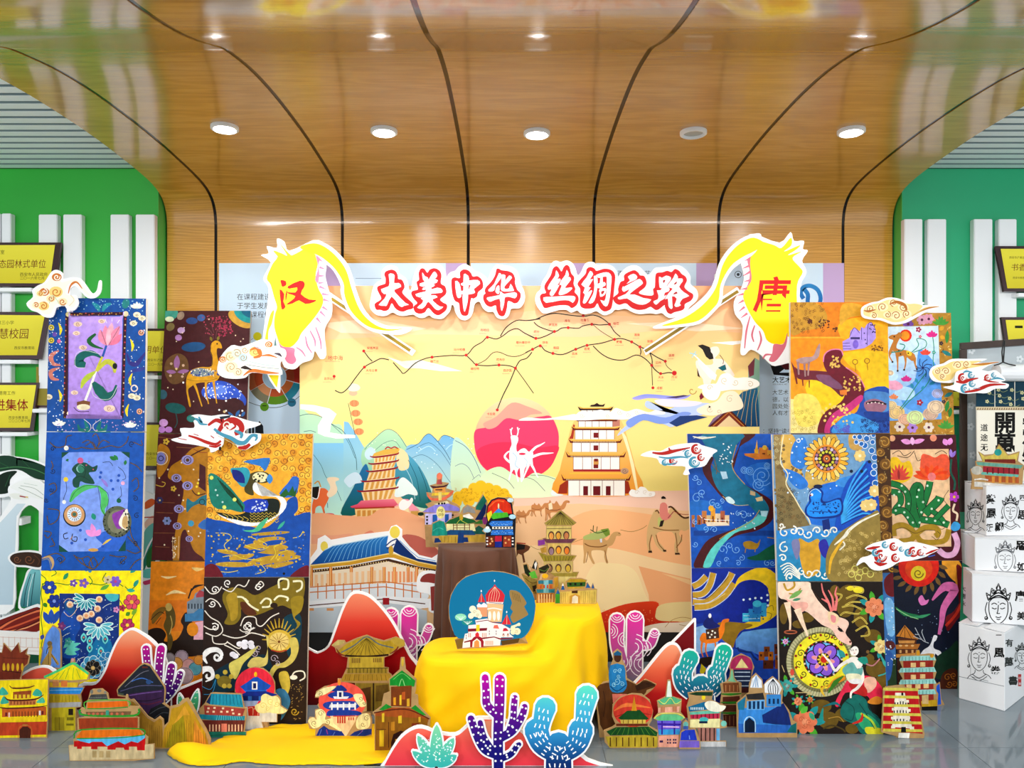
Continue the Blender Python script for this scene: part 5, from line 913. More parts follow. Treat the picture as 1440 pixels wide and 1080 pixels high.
# --- orange river, gold scrolls and a blue strip behind the sunflower stack
a = fill(painting('blazing orange painting of a magenta river, a lilac castle and blue water','1111.5 425 1248 425 1251 609 1112 609',PF),'f0a818')
a.z(1070,400,K2).part('sky_print').R('e08a1c',155,90,700,290).Q('f0b422','420 220 520 180 700 200 700 560 560 520 500 400 440 300').Q('f49a14','160 300 430 290 440 340 340 370 330 460 180 450').Q('c89a38','160 95 300 100 360 170 330 230 240 250 165 270').Q('d8a83a','440 110 540 110 580 160 480 180 430 220').R('e8b83a',160,284,440,292)
g = random.Random(2)
for i in range(60): a.W('7a4a14',2.5,g.uniform(165,340),g.uniform(100,260),9,1,g.uniform(0,360),1,6)
a.part('land_print').Q('f6d020','240 560 300 500 420 520 480 640 440 720 320 760 300 680').Q('f2c81c','450 370 700 380 700 580 560 580 540 480 480 440').P('f0e09a','160 620 300 640 330 810 160 810').Q('f0dc70','180 610 280 600 330 680 300 760 200 760').Q('7a2a3c','165 420 200 460 330 470 440 490 460 560 440 610 380 560 300 520 200 510').Q('8a5a78','300 490 400 500 440 540 430 570 340 540').Q('2a5cb0','560 580 700 570 700 810 380 810 420 740 520 690').Q('4aa0e0','430 730 500 700 580 730 640 760 600 810 390 810').Q('5a90c8','560 590 640 580 700 600 700 680 600 690').Q('a8788a','560 640 620 620 680 650 660 690 580 690').Q('1c4a98','560 690 700 700 700 740 600 740')
g = random.Random(4)
for i in range(50): a.W('14307a',3,g.uniform(540,695),g.uniform(730,800),9,1,g.uniform(0,360),1,6)
for i in range(26): a.ring('6a6ac8',g.uniform(400,480),g.uniform(770,805),7,3,8)
for i in range(30): a.W('c8b04a',2.5,g.uniform(165,290),g.uniform(680,800),11,1,g.uniform(0,360),1,6)
a.S('3a1c2a',9,'570 645 620 635 680 650').dots('f0e0d8',4,'580 645 600 642 620 640 640 643 660 648')
a.part('river_print').Q('7a1230','340 400 370 360 420 352 445 380 430 420 460 450 520 500 555 540 560 580 540 630 470 690 400 720 370 770 375 810 310 810 315 750 350 690 430 640 455 590 430 540 380 500 345 450').Q('d0408a','540 600 548 630 470 700 400 730 375 780 372 808 345 808 350 760 390 700 470 650').S('e88ab0',6,'338 420 345 380 380 355 430 355 445 385').S('e88ab0',5,'460 450 530 500 562 560')
a.scatter('e8c068',6,26,375,390,425,450,3).scatter('e8c068',6,30,450,500,540,580,5).scatter('f2d27a',7,34,330,650,500,760,6).P('e88a3a','425 575 465 570 465 600 430 598')
a.part('castle_print').P('b8a0e8','442 310 480 290 485 255 505 232 535 255 545 230 560 240 575 215 600 205 620 240 622 290 600 320 560 345 500 355 445 360',1).S('4a3a78',3,'480 285 505 235 535 265').S('4a3a78',3,'545 300 545 235').S('4a3a78',3,'575 330 580 222 600 208 622 250').R('4a3a78',485,286,536,298).C('8a70d0',513,325,16,24).S('4a3a78',3,'443 320 480 318').S('4a3a78',3,'443 335 485 335').S('4a3a78',3,'445 350 490 350').dots('4a3a78',4,'560 265 565 300 590 240 605 260 570 320').scatter('4a3a78',4,12,590,215,620,270,4)
a.part('camel_print').Q('b89a98','190 410 230 395 280 390 300 350 318 320 320 350 310 395 270 420 240 430 205 425').S('b08a88',[14,8],'200 420 205 490').S('b08a88',[12,8],'235 425 240 500').S('b08a88',[12,8],'260 420 255 495').S('8a2a20',[16,8],'180 450 195 540').S('8a2a20',[10,5],'225 510 228 550').S('8a2a20',[8,4],'262 520 262 560').scatter('6a3a1c',5,24,310,190,370,240,8).scatter('6a3a1c',5,12,390,235,415,255,9).scatter('6a3a1c',5,20,255,185,275,210,2).scatter('8a5a1c',4,30,600,330,660,360,3)
for x,y in ((510,420),(575,415)): a.ring('a8681c',x,y,14,4,10).S('a8681c',3,[(x,y+12),(x+4,y+50)])
a.done()
a = fill(painting('brown painting with gold scrolls, a narrow strip of it showing behind the sunflower painting','1112 609.5 1251.5 609.5 1255.5 790 1112 790',PF),'5a3a18')
a.z(1180,600,K).part('scroll_print')
for x,y,r in ((265,90,34),(240,150,26),(270,220,34),(250,300,30),(275,370,30),(250,430,34),(280,500,34),(255,580,34),(275,640,30),(245,690,30),(290,740,26),(240,780,30)): a.C('8a6224',x,y,r).W('c89a48',5,x,y,r,1.3,x*9 % 360,1,14)
a.scatter('c8a868',4,30,225,60,295,780,3); a.done()
a = fill(painting('blue and wine-red painting, a narrow strip of it showing behind the bowing deer painting','1112 790.5 1255.5 790.5 1262 1000 1112 1000',PF),'4a80b8')
a.z(1200,820,K).part('wash_print').R('5a3a1c',150,-130,250,-60).Q('7a1c28','180 -20 230 -60 245 40 235 80 190 60').Q('8ac0e8','180 110 220 90 250 180 240 300 200 290').Q('6a2a2a','190 340 230 340 245 370 220 390 190 370').R('2f4a28',200,440,262,620).Q('3a6ab0','190 400 230 420 220 540 195 560').scatter('e8eef2',4,26,190,80,245,480,3).W('d8a83a',8,225,-90,26); a.done()
# --- blue deer, cactus blossoms, red sun
a = fill(painting('sky-blue painting of a small deer and lotus flowers in a gold mosaic border','1213 440 1337 440 1342 611 1213 611',PG),'c0923a')
a.z(1200,380,K).part('border_print'); g = random.Random(1)
for i in range(330):
    x,y = g.uniform(320,590),g.uniform(250,965)
    if x > 495 or y < 330 or y > 870: a.P(('e8c860','8a5a1c','f0dca0','b07a24')[i % 4],[(x+g.uniform(-13,13),y+g.uniform(-13,13)) for _ in range(3)])
for x,y in ((510,300),(540,905)):
    for k in range(6): a.leaf('5aa84a',x,y+20,x-50+k*20,y-40+abs(k-2.5)*16,9)
for x0,y0,x1,y1,c in ((515,470,575,500,'2f8a8a'),(530,740,580,715,'2f8a8a'),(540,830,555,760,'3a9a4a'),(545,430,550,350,'4a9a4a'),(560,860,570,800,'3a8a3a'),(500,350,530,330,'e8b03a'),(505,385,535,400,'e8b03a')): a.leaf(c,x0,y0,x1,y1,12)
for x,y,c in ((270,915,'e8d8c8'),(345,920,'b890d8'),(440,918,'e8d8c8'),(440,285,'e8a8c0'),(320,315,'8a5ab0'),(400,290,'e8b0c8')): a.flower(c,x,y,32,6,'6a2a4a')
for x,y in ((513,427),(527,768)): a.flower('1f2a4a',x,y,13,5)
a.part('meadow_print').P('dff0fa>7ab4ec','195 330 495 325 515 870 205 880').Q('6aa8e8','380 470 440 500 500 600 510 800 420 830 300 800 280 700 360 640').C('bfe0f6',300,720,60,40).Q('f0b0c8','205 640 260 650 290 680 260 700 205 690').Q('c8e4f8','205 580 260 600 250 640 205 640')
for x,y,r,c in ((250,830,50,'f0d090'),(300,870,40,'f0c0a0'),(360,860,50,'d8e8a8'),(450,840,46,'d8b8a0'),(480,800,50,'e8d0b0'),(490,720,34,'b8c0e8'),(220,790,34,'f0d8a0'),(215,600,20,'f0d8b0')): a.C(c,x,y,r,r*.8).ring('a08a8a',x,y,r*.7,2.5,20).ring('c0a8a0',x,y,r*.45,2.5,16)
for t in ('460 370 470 450 465 520 470 560','460 600 420 680 330 760 280 815','425 600 370 670 310 760 270 810','300 520 340 480 380 440 370 400 420 410 420 450 350 480'): a.S('2f9a78',5,t)
for x0,y0,x1,y1 in ((460,650,470,600),(375,660,360,630),(350,690,335,660),(400,700,410,675),(440,670,480,650)): a.leaf('3a9ab8',x0,y0,x1,y1,9)
for x,y,r,c in ((458,370,34,'e83a9a'),(420,475,32,'e85a48'),(308,630,32,'d83a98'),(235,735,28,'f09a6a')):
    for k in range(5): a.leaf(c,x,y+r*.6,x-r+k*r*.5,y-r*.6+abs(k-2)*r*.3,r*.28)
for x,y,r,c in ((380,347,18,'a82a5a'),(390,388,10,'d85a6a'),(387,773,20,'b02a48'),(470,480,12,'3ab09a')): a.flower(c,x,y,r,5,'f0d0d0')
for k in range(8): t = k*.785; a.S('2a2a68',4,[(405,570),(405+28*math.cos(t),570+28*math.sin(t)),(405+56*math.cos(t+.5),570+56*math.sin(t+.5))])
a.part('deer_print').C('e83a1c',305,382,36).C('f0a028',302,382,26).Q('c8883a','205 390 225 378 250 375 268 362 285 380 270 400 252 440 260 460 320 470 355 490 362 520 340 530 300 500 260 505 240 480 225 470 212 500 205 480 220 440 232 410 212 402')
for t in ('255 490 258 540 258 590','300 495 305 540 296 585','355 510 360 550 370 580','225 470 210 500 228 535'): a.S('c8883a',[20,9,6],t)
a.dots('2a1c10',6,'258 588 296 582 370 578 228 536').Q('f0d040','310 470 340 480 335 500 315 495').dots('3a2010',5,'265 470 275 490 320 485').S('2f9a88',6,'270 430 300 440 280 470 220 480').C('1a1010',238,388,5); a.done()
a = fill(painting('wine-red painting of two desert blossoms on dotted green cactus arms','1213 611.5 1344 611.5 1353 788 1215 788',PG),'5a1a28')
a.z(1180,600,K).part('panel_print').P('f2cda4','297 135 640 130 655 700 315 705').S('5a3a28',4,'310 160 350 140 380 170 420 150').S('5a3a28',4,'440 150 460 200 500 170').S('5a3a28',4,'560 160 600 140 630 160').S('5a3a28',4,'440 140 400 180 340 170').S('5a3a28',3,'600 500 630 460 610 420 640 370').S('5a3a28',3,'550 560 600 600 640 560')
a.part('blossom_print').Q('f8d024','300 190 340 180 370 210 410 200 430 250 420 300 360 330 300 300').Q('f06a48','480 170 520 165 560 180 600 160 640 180 640 300 560 310 480 300')
for k in range(9): t = math.radians(190+k*20); a.leaf('e85a4a',350,310,350+70*math.cos(t),310+95*math.sin(t),9).leaf('f0501c' if k % 2 else 'f26a2c',540,300,540+112*math.cos(t),300+80*math.sin(t),17)
a.C('f08a8a',540,292,24).leaf('b03a3a',350,310,345,250,8)
a.part('cactus_print')
for t,w_ in (('450 590 460 540 480 480 500 430 520 370 530 320',34),('455 560 430 480 430 400 450 350 470 360 470 420 480 470',44),('470 540 540 550 600 560 640 575',34),('500 510 540 470 580 430 590 410',46),('540 490 590 530 620 570',24),('300 380 350 390 360 440 330 480 320 510',30),('300 330 360 350 400 400 400 480 380 520',30),('320 500 370 490 410 530 440 590',34),('560 540 600 500 640 460',26)):
    a.S('0c3a24',w_+8,t).S('1f8a4a',w_,t)
a.dots('d8f0d8',7,'365 345 385 380 405 450 350 460 320 400 330 490 400 530 455 410 465 370 490 440 480 500 510 540 560 550 610 560 580 430 540 480 515 345 470 560 430 560 380 500 350 380')
a.S('b8962a',34,'320 640 320 590 370 575 420 600 445 625 500 590 560 590 580 620 560 640').S('b8962a',34,'445 620 420 660 350 670').S('b8962a',32,'445 620 480 670 560 675 620 660 640 600').S('5a4418',3,'330 600 380 590 440 622 500 605 560 605').S('5a4418',3,'570 610 590 630 570 660 540 640')
a.part('border_print').leaf('f2a8e0',425,95,360,80,16).leaf('f2a8e0',425,95,500,75,14).leaf('f6c0ea',425,60,430,108,14).C('f0b890',310,68,18).C('f0a080',550,66,20).leaf('f0a0e0',630,110,610,70,16).leaf('f0a0e0',640,108,655,65,16).S('2a6a5a',12,'655 190 650 260 675 320 670 370').leaf('b090e0',655,180,650,130,10).leaf('a080d8',660,180,680,140,9).flower('c04ac8',672,410,32,5,'f0d040').S('f2dcc0',12,'675 450 665 490 690 510 685 550').leaf('1f9a6a',660,570,700,560,10).Q('4aa8e0','650 590 670 555 705 570 700 600 670 610').S('e8b8d8',34,'670 620 690 680 670 740 620 750 580 720').S('4a70c8',6,'520 760 560 750'); a.done()
a = fill(painting('night-blue painting of a red half sun over a temple and a white deer','1217 788.5 1353 788.5 1346 969 1222 969',PG),'0f1e38')
a.z(1180,600,K).part('sun_print').Q('e8a838','600 785 700 785 720 880 690 910 640 870').Q('c88a2a','690 830 720 840 715 960 680 930')
for k in range(11): t = math.radians(-5+k*19); a.leaf('8a6a3a',465+115*math.cos(t),820+105*math.sin(t),465+170*math.cos(t+.15),820+165*math.sin(t+.15),12)
a.C('e8301c',465,815,118,120).C('f25a24',465,830,80,70).C('f2dc3a',462,857,44).W('8a6a14',6,462,857,30)
a.z(1200,820,K).part('ribbon_print').Q('7a1a20','540 200 590 160 640 60 650 -60 600 -100 640 140 600 220 550 280').S('c03a24',16,'540 250 600 180 640 100').S('d878b0',[10,40,60,44,30,16],'460 100 510 40 545 20 590 40 530 140 515 230 500 300').Q('e88ac8','380 90 400 70 420 100 440 95 430 120 400 130 385 115').S('2f8a5a',[4,24,8],'245 140 300 180 380 190').S('4aa878',[4,18,4],'330 200 400 195 450 180').S('a8e0a0',4,'250 150 320 190 380 210').scatter('9ab0d0',2.5,30,300,150,560,420,3)
a.part('temple_print').P('d8923a','300 245 380 330 250 310').P('6a3a1c','260 320 370 325 365 360 260 360').P('e0a45a','262 335 360 335 355 352 268 352').P('c8843a','245 360 390 355 375 385 250 385').P('7a4420','258 388 372 388 372 410 258 410').P('d89a4a','250 415 390 405 380 430 250 435').P('5a3018','256 440 380 440 380 600 256 600')
for x in (275,310,345): a.C('f0c88a',x,365,10,6).R('e8b87a',x-6,390,x+6,408)
a.S('4a2a14',3,'300 250 300 320').S('4a2a14',3,'300 250 270 315').S('4a2a14',3,'300 250 340 325')
a.part('deer_print').Q('f0f0f4','390 420 410 390 440 370 455 345 470 305 490 310 482 335 470 345 470 380 510 400 515 440 480 410 470 440 430 440 395 440').S('f0f0f4',6,'470 400 500 430 495 470').S('f0f0f4',6,'480 395 520 420 535 470')
for t in ('440 350 400 330 360 260','400 330 350 310','420 340 400 290 405 270','385 300 360 300'): a.S('c8d0d8',4,t)
a.Q('14402c','480 440 560 380 610 340 605 520 520 560 470 540').Q('5a2a10','515 540 560 500 605 510 605 615 515 615').Ws('b8752a',5,((550,550,24),(585,540,20),(560,590,22),(590,590,18))); a.done()
# ================================================================ plaques on little shelves, wall cutouts, framed scroll, boxes
def plaque(lab,quad,inner,d,lean,draw):
    pl = Pl(d,lean,Z(nums(quad)[2][1],d)); o = slab('award_plaque',quad,pl,.018,'plaque_frame'); tag(o,lab,'plaque','gold award plaques on the green walls')
    a = Art(o,pl,'ink',.001); a.part('gold_face').P('f2e858>dccf40',inner); a.part('lettering_print'); draw(a); a.done()
def shelf(lab,x0,x1,ytop,d=None,deep=.11,h=.022):
    d = d or GD-deep; xa,xb = X(x0,d),X(x1,d); zt = Z(ytop,d)
    o = box('wall_shelf',xa,xb,d,GD,zt-h,zt,'white',None,((xa+xb)/2,GD,zt-h),.003); tag(o,lab,'shelf','white plaque shelves')
PDp = GD-.085; RDK = '7a1a1c'
plaque('gold plaque with seven dark red characters, highest on the brighter green wall','-64 341 86 341 77 403 -64 402.5','-58 345 77.5 344.5 70 398.5 -58 398',PDp,5,lambda a: a.T(RDK,-13.5,376,13,'生态园林式单位',shear=.1,sx=.86).T('3a3410',28,388,5.6,'西安市人民政府').T('3a3410',28,393,5,'二〇一六年七月').T('3a3410',-38,357,6.4,'省级园林办公室'))
shelf('white shelf under the highest plaque on the brighter green wall',-70,44,404.5)
plaque('gold plaque with characters ending beside the cloud cutout, second from the top','-64 438 69 439 57 505 -64 504','-58 442.5 63 443.5 52 499.5 -58 499.5',PDp,5,lambda a: a.T(RDK,-16.5,475,15.5,'智慧校园',shear=.1,sx=.92).T('3a3410',-16,456,6,'浐江第三小学').T('3a3410',20,491,4.8,'西安市教育局'))
shelf('white shelf under the second plaque on the brighter green wall',-70,43,506)
plaque('gold plaque with four bold dark red characters, third from the top by the blue painting','-64 538 54 538 45 606 -64 606','-58 541.5 51 541.5 42 601.5 -58 601.5',PDp,5,lambda a: a.T('9a1418',-24.5,576,17.5,'先进集体',bold=.008,sx=.92).T('3a3410',-14,555,6,'市级德育工作').T('3a3410',12,589,4.6,'西安市教育局').T('3a3410',12,593.5,4.4,'二〇二〇年七月'))
shelf('white shelf under the third plaque on the brighter green wall',-70,38,608)
plaque('small dull gold plaque half hidden by the purple lotus painting','56 513 96 513 92 574 47.5 573','59 516 94 516 90 570 51 570',GD-.05,3,lambda a: a.R('a09444',51,516,94,570).T('8a1a1c',60,541,9,'西安'))
shelf('white shelf stub beside the lotus painting',45,70,575)
plaque('gold plaque showing between the lotus painting and the golden deer painting','180 462 262 462 256 524 180 524','184 465.5 257 465.5 252 522 184 522',PDp,4,lambda a: a.T('8a5a1c',190,496,11.5,'文明单位',shear=.1,sx=1).T('6a5a20',207,508,4.4,'西安市浐灞区').T('6a5a20',208,514,4.4,'二〇一九年'))
shelf('white shelf between the lotus and golden deer paintings',176,222,528)
plaque('gold plaque showing between the mermaid painting and the maroon painting','180 594 250 594 245 660 180 660','184 597.5 246 597.5 241 655 184 655',PDp,4,lambda a: a.T('6a5a20',205,640,4.6,'西安市教育').T('6a5a20',205,646,4.6,'二〇一八年'))
shelf('white shelf between the mermaid and maroon paintings',176,222,662)
plaque('gold plaque with dark red characters, higher one on the teal-green wall','1400 346 1520 346 1520 410 1412 410','1407 350 1514 350 1514 405.5 1416.5 405.5',PDp,5,lambda a: a.T(RDK,1421,380,11,'书香校园',shear=.1).T('3a3410',1419,363.5,3.6,'西安市浐灞生态区').T('3a3410',1424,392,3.4,'西安市教育局'))
shelf('white shelf under the higher plaque on the teal-green wall',1432,1530,412)
plaque('gold plaque cut by the picture edge, lower one on the teal-green wall','1408 446 1520 446 1520 512 1418 512','1414 450 1514 450 1514 508 1422 508',PDp,5,lambda a: a.R('2a2a14',1427,458,1438,461.5).T(RDK,1442,485,11,'先进单位'))
shelf('white shelf under the lower plaque on the teal-green wall',1432,1530,514)
plaque('gold plaque peeking out beside the gold mosaic painting border','1310 548 1358 548 1358 574 1310 574','1314 551 1354 551 1354 571 1314 571',GD-.06,2,lambda a: a.T('6a5a20',1346,563,5,'奖'))
shelf('white shelf stub beside the gold mosaic painting',1322,1366,577)
# wall cutouts of plants and birds
def wallcut(lab,outline,f,d,draw,body='foam',sm=3,name='wall_cutout',cat='wall cutout'):
    p = smooth_pts(fr(f,outline),True,sm) if sm else fr(f,outline)
    pl = Pl(d); o = slab(name,p,pl,.008,body); tag(o,lab,cat,'plant and bird cutouts on the green wall')
    b = Vector(o.location); xs = sum(q[0] for q in p)/len(p); ys = sum(q[1] for q in p)/len(p); x,z = X(xs,d),Z(ys,d)
    obj('spacer',[Vector(v)-b for v in boxv(x-.02,x+.02,d+.009,GD-.046,z-.02,z+.02)],BOXF,'foam',o)
    a = Art(o,pl,'ink'); a.z(*f); draw(a); a.done()
WL = (0,600,K); wd = GD-.12
wallcut('dark green banana leaf cutout on the wall beside the mermaid painting','-60 200 0 160 90 175 180 190 300 240 300 330 200 310 110 330 70 400 -60 400',WL,wd,
  lambda a: a.part('leaf_print').Q('1c4a34','-60 210 0 170 95 180 100 240 110 182 280 240 290 310 200 300 100 250 -60 270').Q('10301f','-60 330 20 270 100 260 60 310 55 380 0 395 -60 395').S('4f8a5a',5,'-60 255 0 245 100 235 200 250 290 290').S('2f6a44',3,'0 210 60 240').S('2f6a44',3,'130 195 180 245').S('2f6a44',3,'30 350 60 280'))
wallcut('white lily and stem cutout with a broad white trunk on the wall','50 350 100 320 170 300 260 340 270 520 215 480 165 460 110 530 105 700 90 850 80 1060 -60 1060 -60 600 0 530 60 430 50 400',WL,wd-.02,
  lambda a: a.part('lily_print').Q('f4f6f4','60 350 120 318 180 310 260 345 262 420 180 410 90 370').S('9aa89c',2.5,'120 345 200 360 255 400').S('9aa89c',2.5,'110 355 180 385 250 420').S('c8d4cc',2.5,'140 330 220 345').Q('eef0ea','55 395 110 390 170 420 140 425 80 420').S('b03a4a',7,'115 405 150 412').S('e0c24a',6,'150 410 165 412').P('d6e4ec>c4d8e4','-50 610 20 540 100 450 150 450 100 520 90 700 75 1040 -50 1040').S('fff',4,'100 520 92 700 80 1000'))
wallcut('brown curled cloud cutout on the wall beside the blue mermaid painting','45 770 75 735 165 722 250 740 262 800 230 835 150 822 85 815',WL,wd-.05,
  lambda a: a.part('cloud_print').Q('4a3226','58 770 85 742 165 732 240 748 245 800 225 822 150 810 90 805').W('8a5a3c',5,170,775,30).W('8a5a3c',5,100,775,22).S('6a4632',5,'200 750 230 780 220 810'))
wallcut('teal folded wing cutout low on the wall beside the yellow flower painting','160 840 200 820 245 800 245 1060 120 1075 110 1000 140 900',WL,wd-.03,
  lambda a: a.part('wing_print').Q('8fd0d4>2f7a84','170 850 210 830 240 860 240 1050 130 1060 125 990').S('1c4a5a',4,'180 860 150 960 140 1050').S('1c4a5a',4,'205 850 190 960 180 1050').S('e0f4f4',4,'195 860 170 960 160 1050').S('2a8a5a',8,'125 1055 180 1060 240 1050'))
wallcut('red and brown fanned feather cutout low on the wall beside the yellow painting','-60 230 40 190 140 150 240 130 240 290 120 290 -60 300',(0,820,K),wd-.06,
  lambda a: a.part('feather_print').Q('8a2f28','-50 240 40 200 140 165 235 145 235 275 120 278 -50 285').S('e8845a',12,'0 265 80 215 180 175 235 160').S('d86a48',10,'20 275 120 240 235 195').S('f0a878',7,'60 280 150 262 235 225').S('5a1c1c',5,'0 250 90 205 230 150').S('5a1c1c',5,'80 280 180 240 235 210'))
wallcut('pale balustrade and dark green hedge cutout at the foot of the wall','-60 275 240 290 240 560 -60 560',(0,820,K),wd-.08,
  lambda a: (a.part('balustrade_print').P('f6f2ee','-60 280 235 292 235 420 -60 400'),[a.S('e2c0b4',3,[(x,310+i),(x,370+i)]) for i,x in enumerate(range(-50,230,34))],a.S('e2c0b4',3,'-60 312 235 325',sm=0).S('e2c0b4',3,'-60 365 235 378',sm=0).S('d8b4a8',2,'-60 385 235 398',sm=0),a.part('hedge_print').P('1c5a40','-60 400 235 420 235 550 -60 550').C('eef2f0',190,478,34,10)),sm=0)
wallcut('white-edged feathered bird tail cutout between the mermaid and maroon paintings','835 420 890 395 930 420 930 800 900 880 835 900 820 860',WL,wd-.03,
  lambda a: a.part('tail_print').Q('e8743a','845 445 885 420 910 440 880 470 845 480').Q('f0c8b8','845 560 890 520 915 540 860 600').Q('7ac0b8','840 620 900 560 915 600 860 700 838 760').Q('2f8a7a','838 780 905 640 915 700 860 800 836 850').Q('2f7a3a','860 740 905 690 905 800 860 820').Q('d84a7a','836 905 880 890 900 860 910 900 850 925').Q('7ad0c8','836 840 890 830 890 880 836 880').S('c03a3a',6,'840 530 900 528'))
# framed hanging scroll beside the boxes
FD = 4.28; pl = Pl(FD,3); o = slab('picture_frame','1352 482 1530 470 1530 720 1352 720',pl,.012,'white'); tag(o,'dark wooden picture frame with pale backing behind the hanging scroll','picture frame')
a = Art(o,pl,'ink',.001); a.part('backing_print').P('c6cfd4','1352 482 1530 470 1530 720 1352 720'); g = random.Random(3)
for x,y in ((1366,493),(1434,505),(1364,520),(1365,545),(1366,570),(1365,600),(1368,640)): a.flower('e6ecf0',x,y,5.5,5,'b8c4c8')
a.done(); mat('frame_wood','3b2a22',.4,vary=(12,.8,1.2))
subslab(o,'frame_rail',nums('1352 482 1530 470 1530 479 1360 491 1352 491'),Pl(FD-.022,3),.02,'frame_wood'); subslab(o,'frame_stile',nums('1351.5 491.5 1360 491.5 1361 720 1352 720'),Pl(FD-.022,3),.02,'frame_wood')
SD = 4.22; pl = Pl(SD); o = slab('hanging_scroll','1372.5 537 1540 537 1540 712 1374 712',pl,.003,'canvas_edge'); tag(o,'white hanging scroll of black brush calligraphy with a dark blue brocade top','scroll')
a = Art(o,pl,'print'); a.z(1330,460,3.857); K3 = 3.857
a.part('brocade_print').R('17475a',163,295,820,432).R('e8e4d8',264,295,268,432).R('e8e4d8',372,295,376,432)
for i in range(12): x,y = 175+(i*61) % 250,310+(i*47) % 110; a.flower('d8d4a8',x,y,11,5,'17475a').S('9aa87a',2,[(x,y),(x+25,y+12),(x+50,y+2)])
a.R('d8c8a8',163,432,820,450)
for i in range(24): a.P('8a6a4a',[(168+i*13,448),(176+i*13,436),(178+i*13,448)])
a.part('paper_print').P('f1ede0','170 452 820 452 820 972 170 972').part('lettering_print')
BK = '15130f'
for k,ch in enumerate('開萬里'): a.TC(BK,321,520+k*112,122,ch,bold=.03)
for k,ch in enumerate('道途无'): a.TC(BK,208,545+k*54,42,ch,bold=.015)
for k,ch in enumerate('安定风波'): a.TC(BK,455,525+k*70,84,ch,bold=.025)
a.done()
b = Vector(o.location)
def rod(name,p0,p1,r,m,parent,n=14):
    p0,p1 = Vector(p0),Vector(p1); ax = (p1-p0).normalized(); u = ax.orthogonal().normalized(); v = ax.cross(u); vs = []
    for p in (p0,p1):
        for i in range(n): t = 2*math.pi*i/n; vs.append(p+u*r*math.cos(t)+v*r*math.sin(t))
    fc = [(i,(i+1) % n,n+(i+1) % n,n+i) for i in range(n)]+[tuple(range(n))[::-1],tuple(range(n,2*n))]
    off = Vector(parent.location) if parent else Vector((0,0,0))
    return obj(name,[q-off for q in vs],fc,m,parent,smooth=False)
rod('roller',(X(1396,SD),SD-.03,Z(524,SD)),(X(1560,SD),SD-.03,Z(524,SD)),.046,'white',o)
cpts = [(1398,514),(1405,512),(1411,509),(1413,480),(1411.5,478),(1409,495),(1410,509),(1418,512),(1428,514)]
for i in range(len(cpts)-1): rod('hanging_cord',(X(cpts[i][0],SD-.08),SD-.08,Z(cpts[i][1],SD-.08)),(X(cpts[i+1][0],SD-.08),SD-.08,Z(cpts[i+1][1],SD-.08)),.0035,'black',o,6)
# white cardboard boxes with drawn faces and brush writing
mat('box_card','e9ebee',.6,vary=(4,.95,1.03))
def card_box(lab,cx,cy,ux,uy,wl,dl,z0,z1,draws):
    """corner at cx, cy; front edge runs along (ux, uy) for wl, side runs back for dl"""
    l = math.hypot(ux,uy); ux,uy = ux/l,uy/l; vx,vy = -uy,ux
    P_ = [(cx,cy),(cx+ux*wl,cy+uy*wl),(cx+ux*wl+vx*dl,cy+uy*wl+vy*dl),(cx+vx*dl,cy+vy*dl)]
    mx,my = sum(p[0] for p in P_)/4,sum(p[1] for p in P_)/4
    vs = [(p[0]-mx,p[1]-my,0) for p in P_]+[(p[0]-mx,p[1]-my,z1-z0) for p in P_]
    o = obj('cardboard_box',vs,BOXF,'box_card',None,(mx,my,z0)); tag(o,lab,'box','stacked white boxes')
    bm = bmesh.new(); bm.from_mesh(o.data); bmesh.ops.bevel(bm,geom=bm.edges[:],offset=.003,segments=1,affect='EDGES'); bm.to_mesh(o.data); bm.free()
    # lid flaps along the top
    q = [(p[0]-mx,p[1]-my) for p in P_]
    for (i,j,k) in ((0,1,.42),(2,3,.42)):
        n_ = Vector((vx,vy,0))*(1 if i == 0 else -1); a0 = Vector((q[i][0],q[i][1],z1-z0+.001)); a1 = Vector((q[j][0],q[j][1],z1-z0+.001)); t = n_*dl*k+Vector((0,0,.004))
        obj('lid_flap',[a0,a1,a1+t,a0+t,a0+Vector((0,0,.004)),a1+Vector((0,0,.004)),a1+t+Vector((0,0,.004)),a0+t+Vector((0,0,.004))],BOXF,'box_card',o)
    yaw = math.degrees(math.atan2(uy,ux)); ys = yaw-90
    for side,fn in draws:
        pl = Pl(cy,0,0,yaw,cx) if side == 'f' else Pl(cy,0,0,ys,cx)
        a = Art(o,pl,'ink',.0006); a.part('lettering_print'); e = P_[1] if side == 'f' else P_[3]
        pj = [(720+F*q[0]/q[1],540-F*(zz-H)/q[1]) for q,zz in (((cx,cy),z1-.004),(e,z1-.004),(e,z0+.004),((cx,cy),z0+.004))]
        a.clip = pj if area2(pj) > 0 else pj[::-1]; fn(a); a.done()
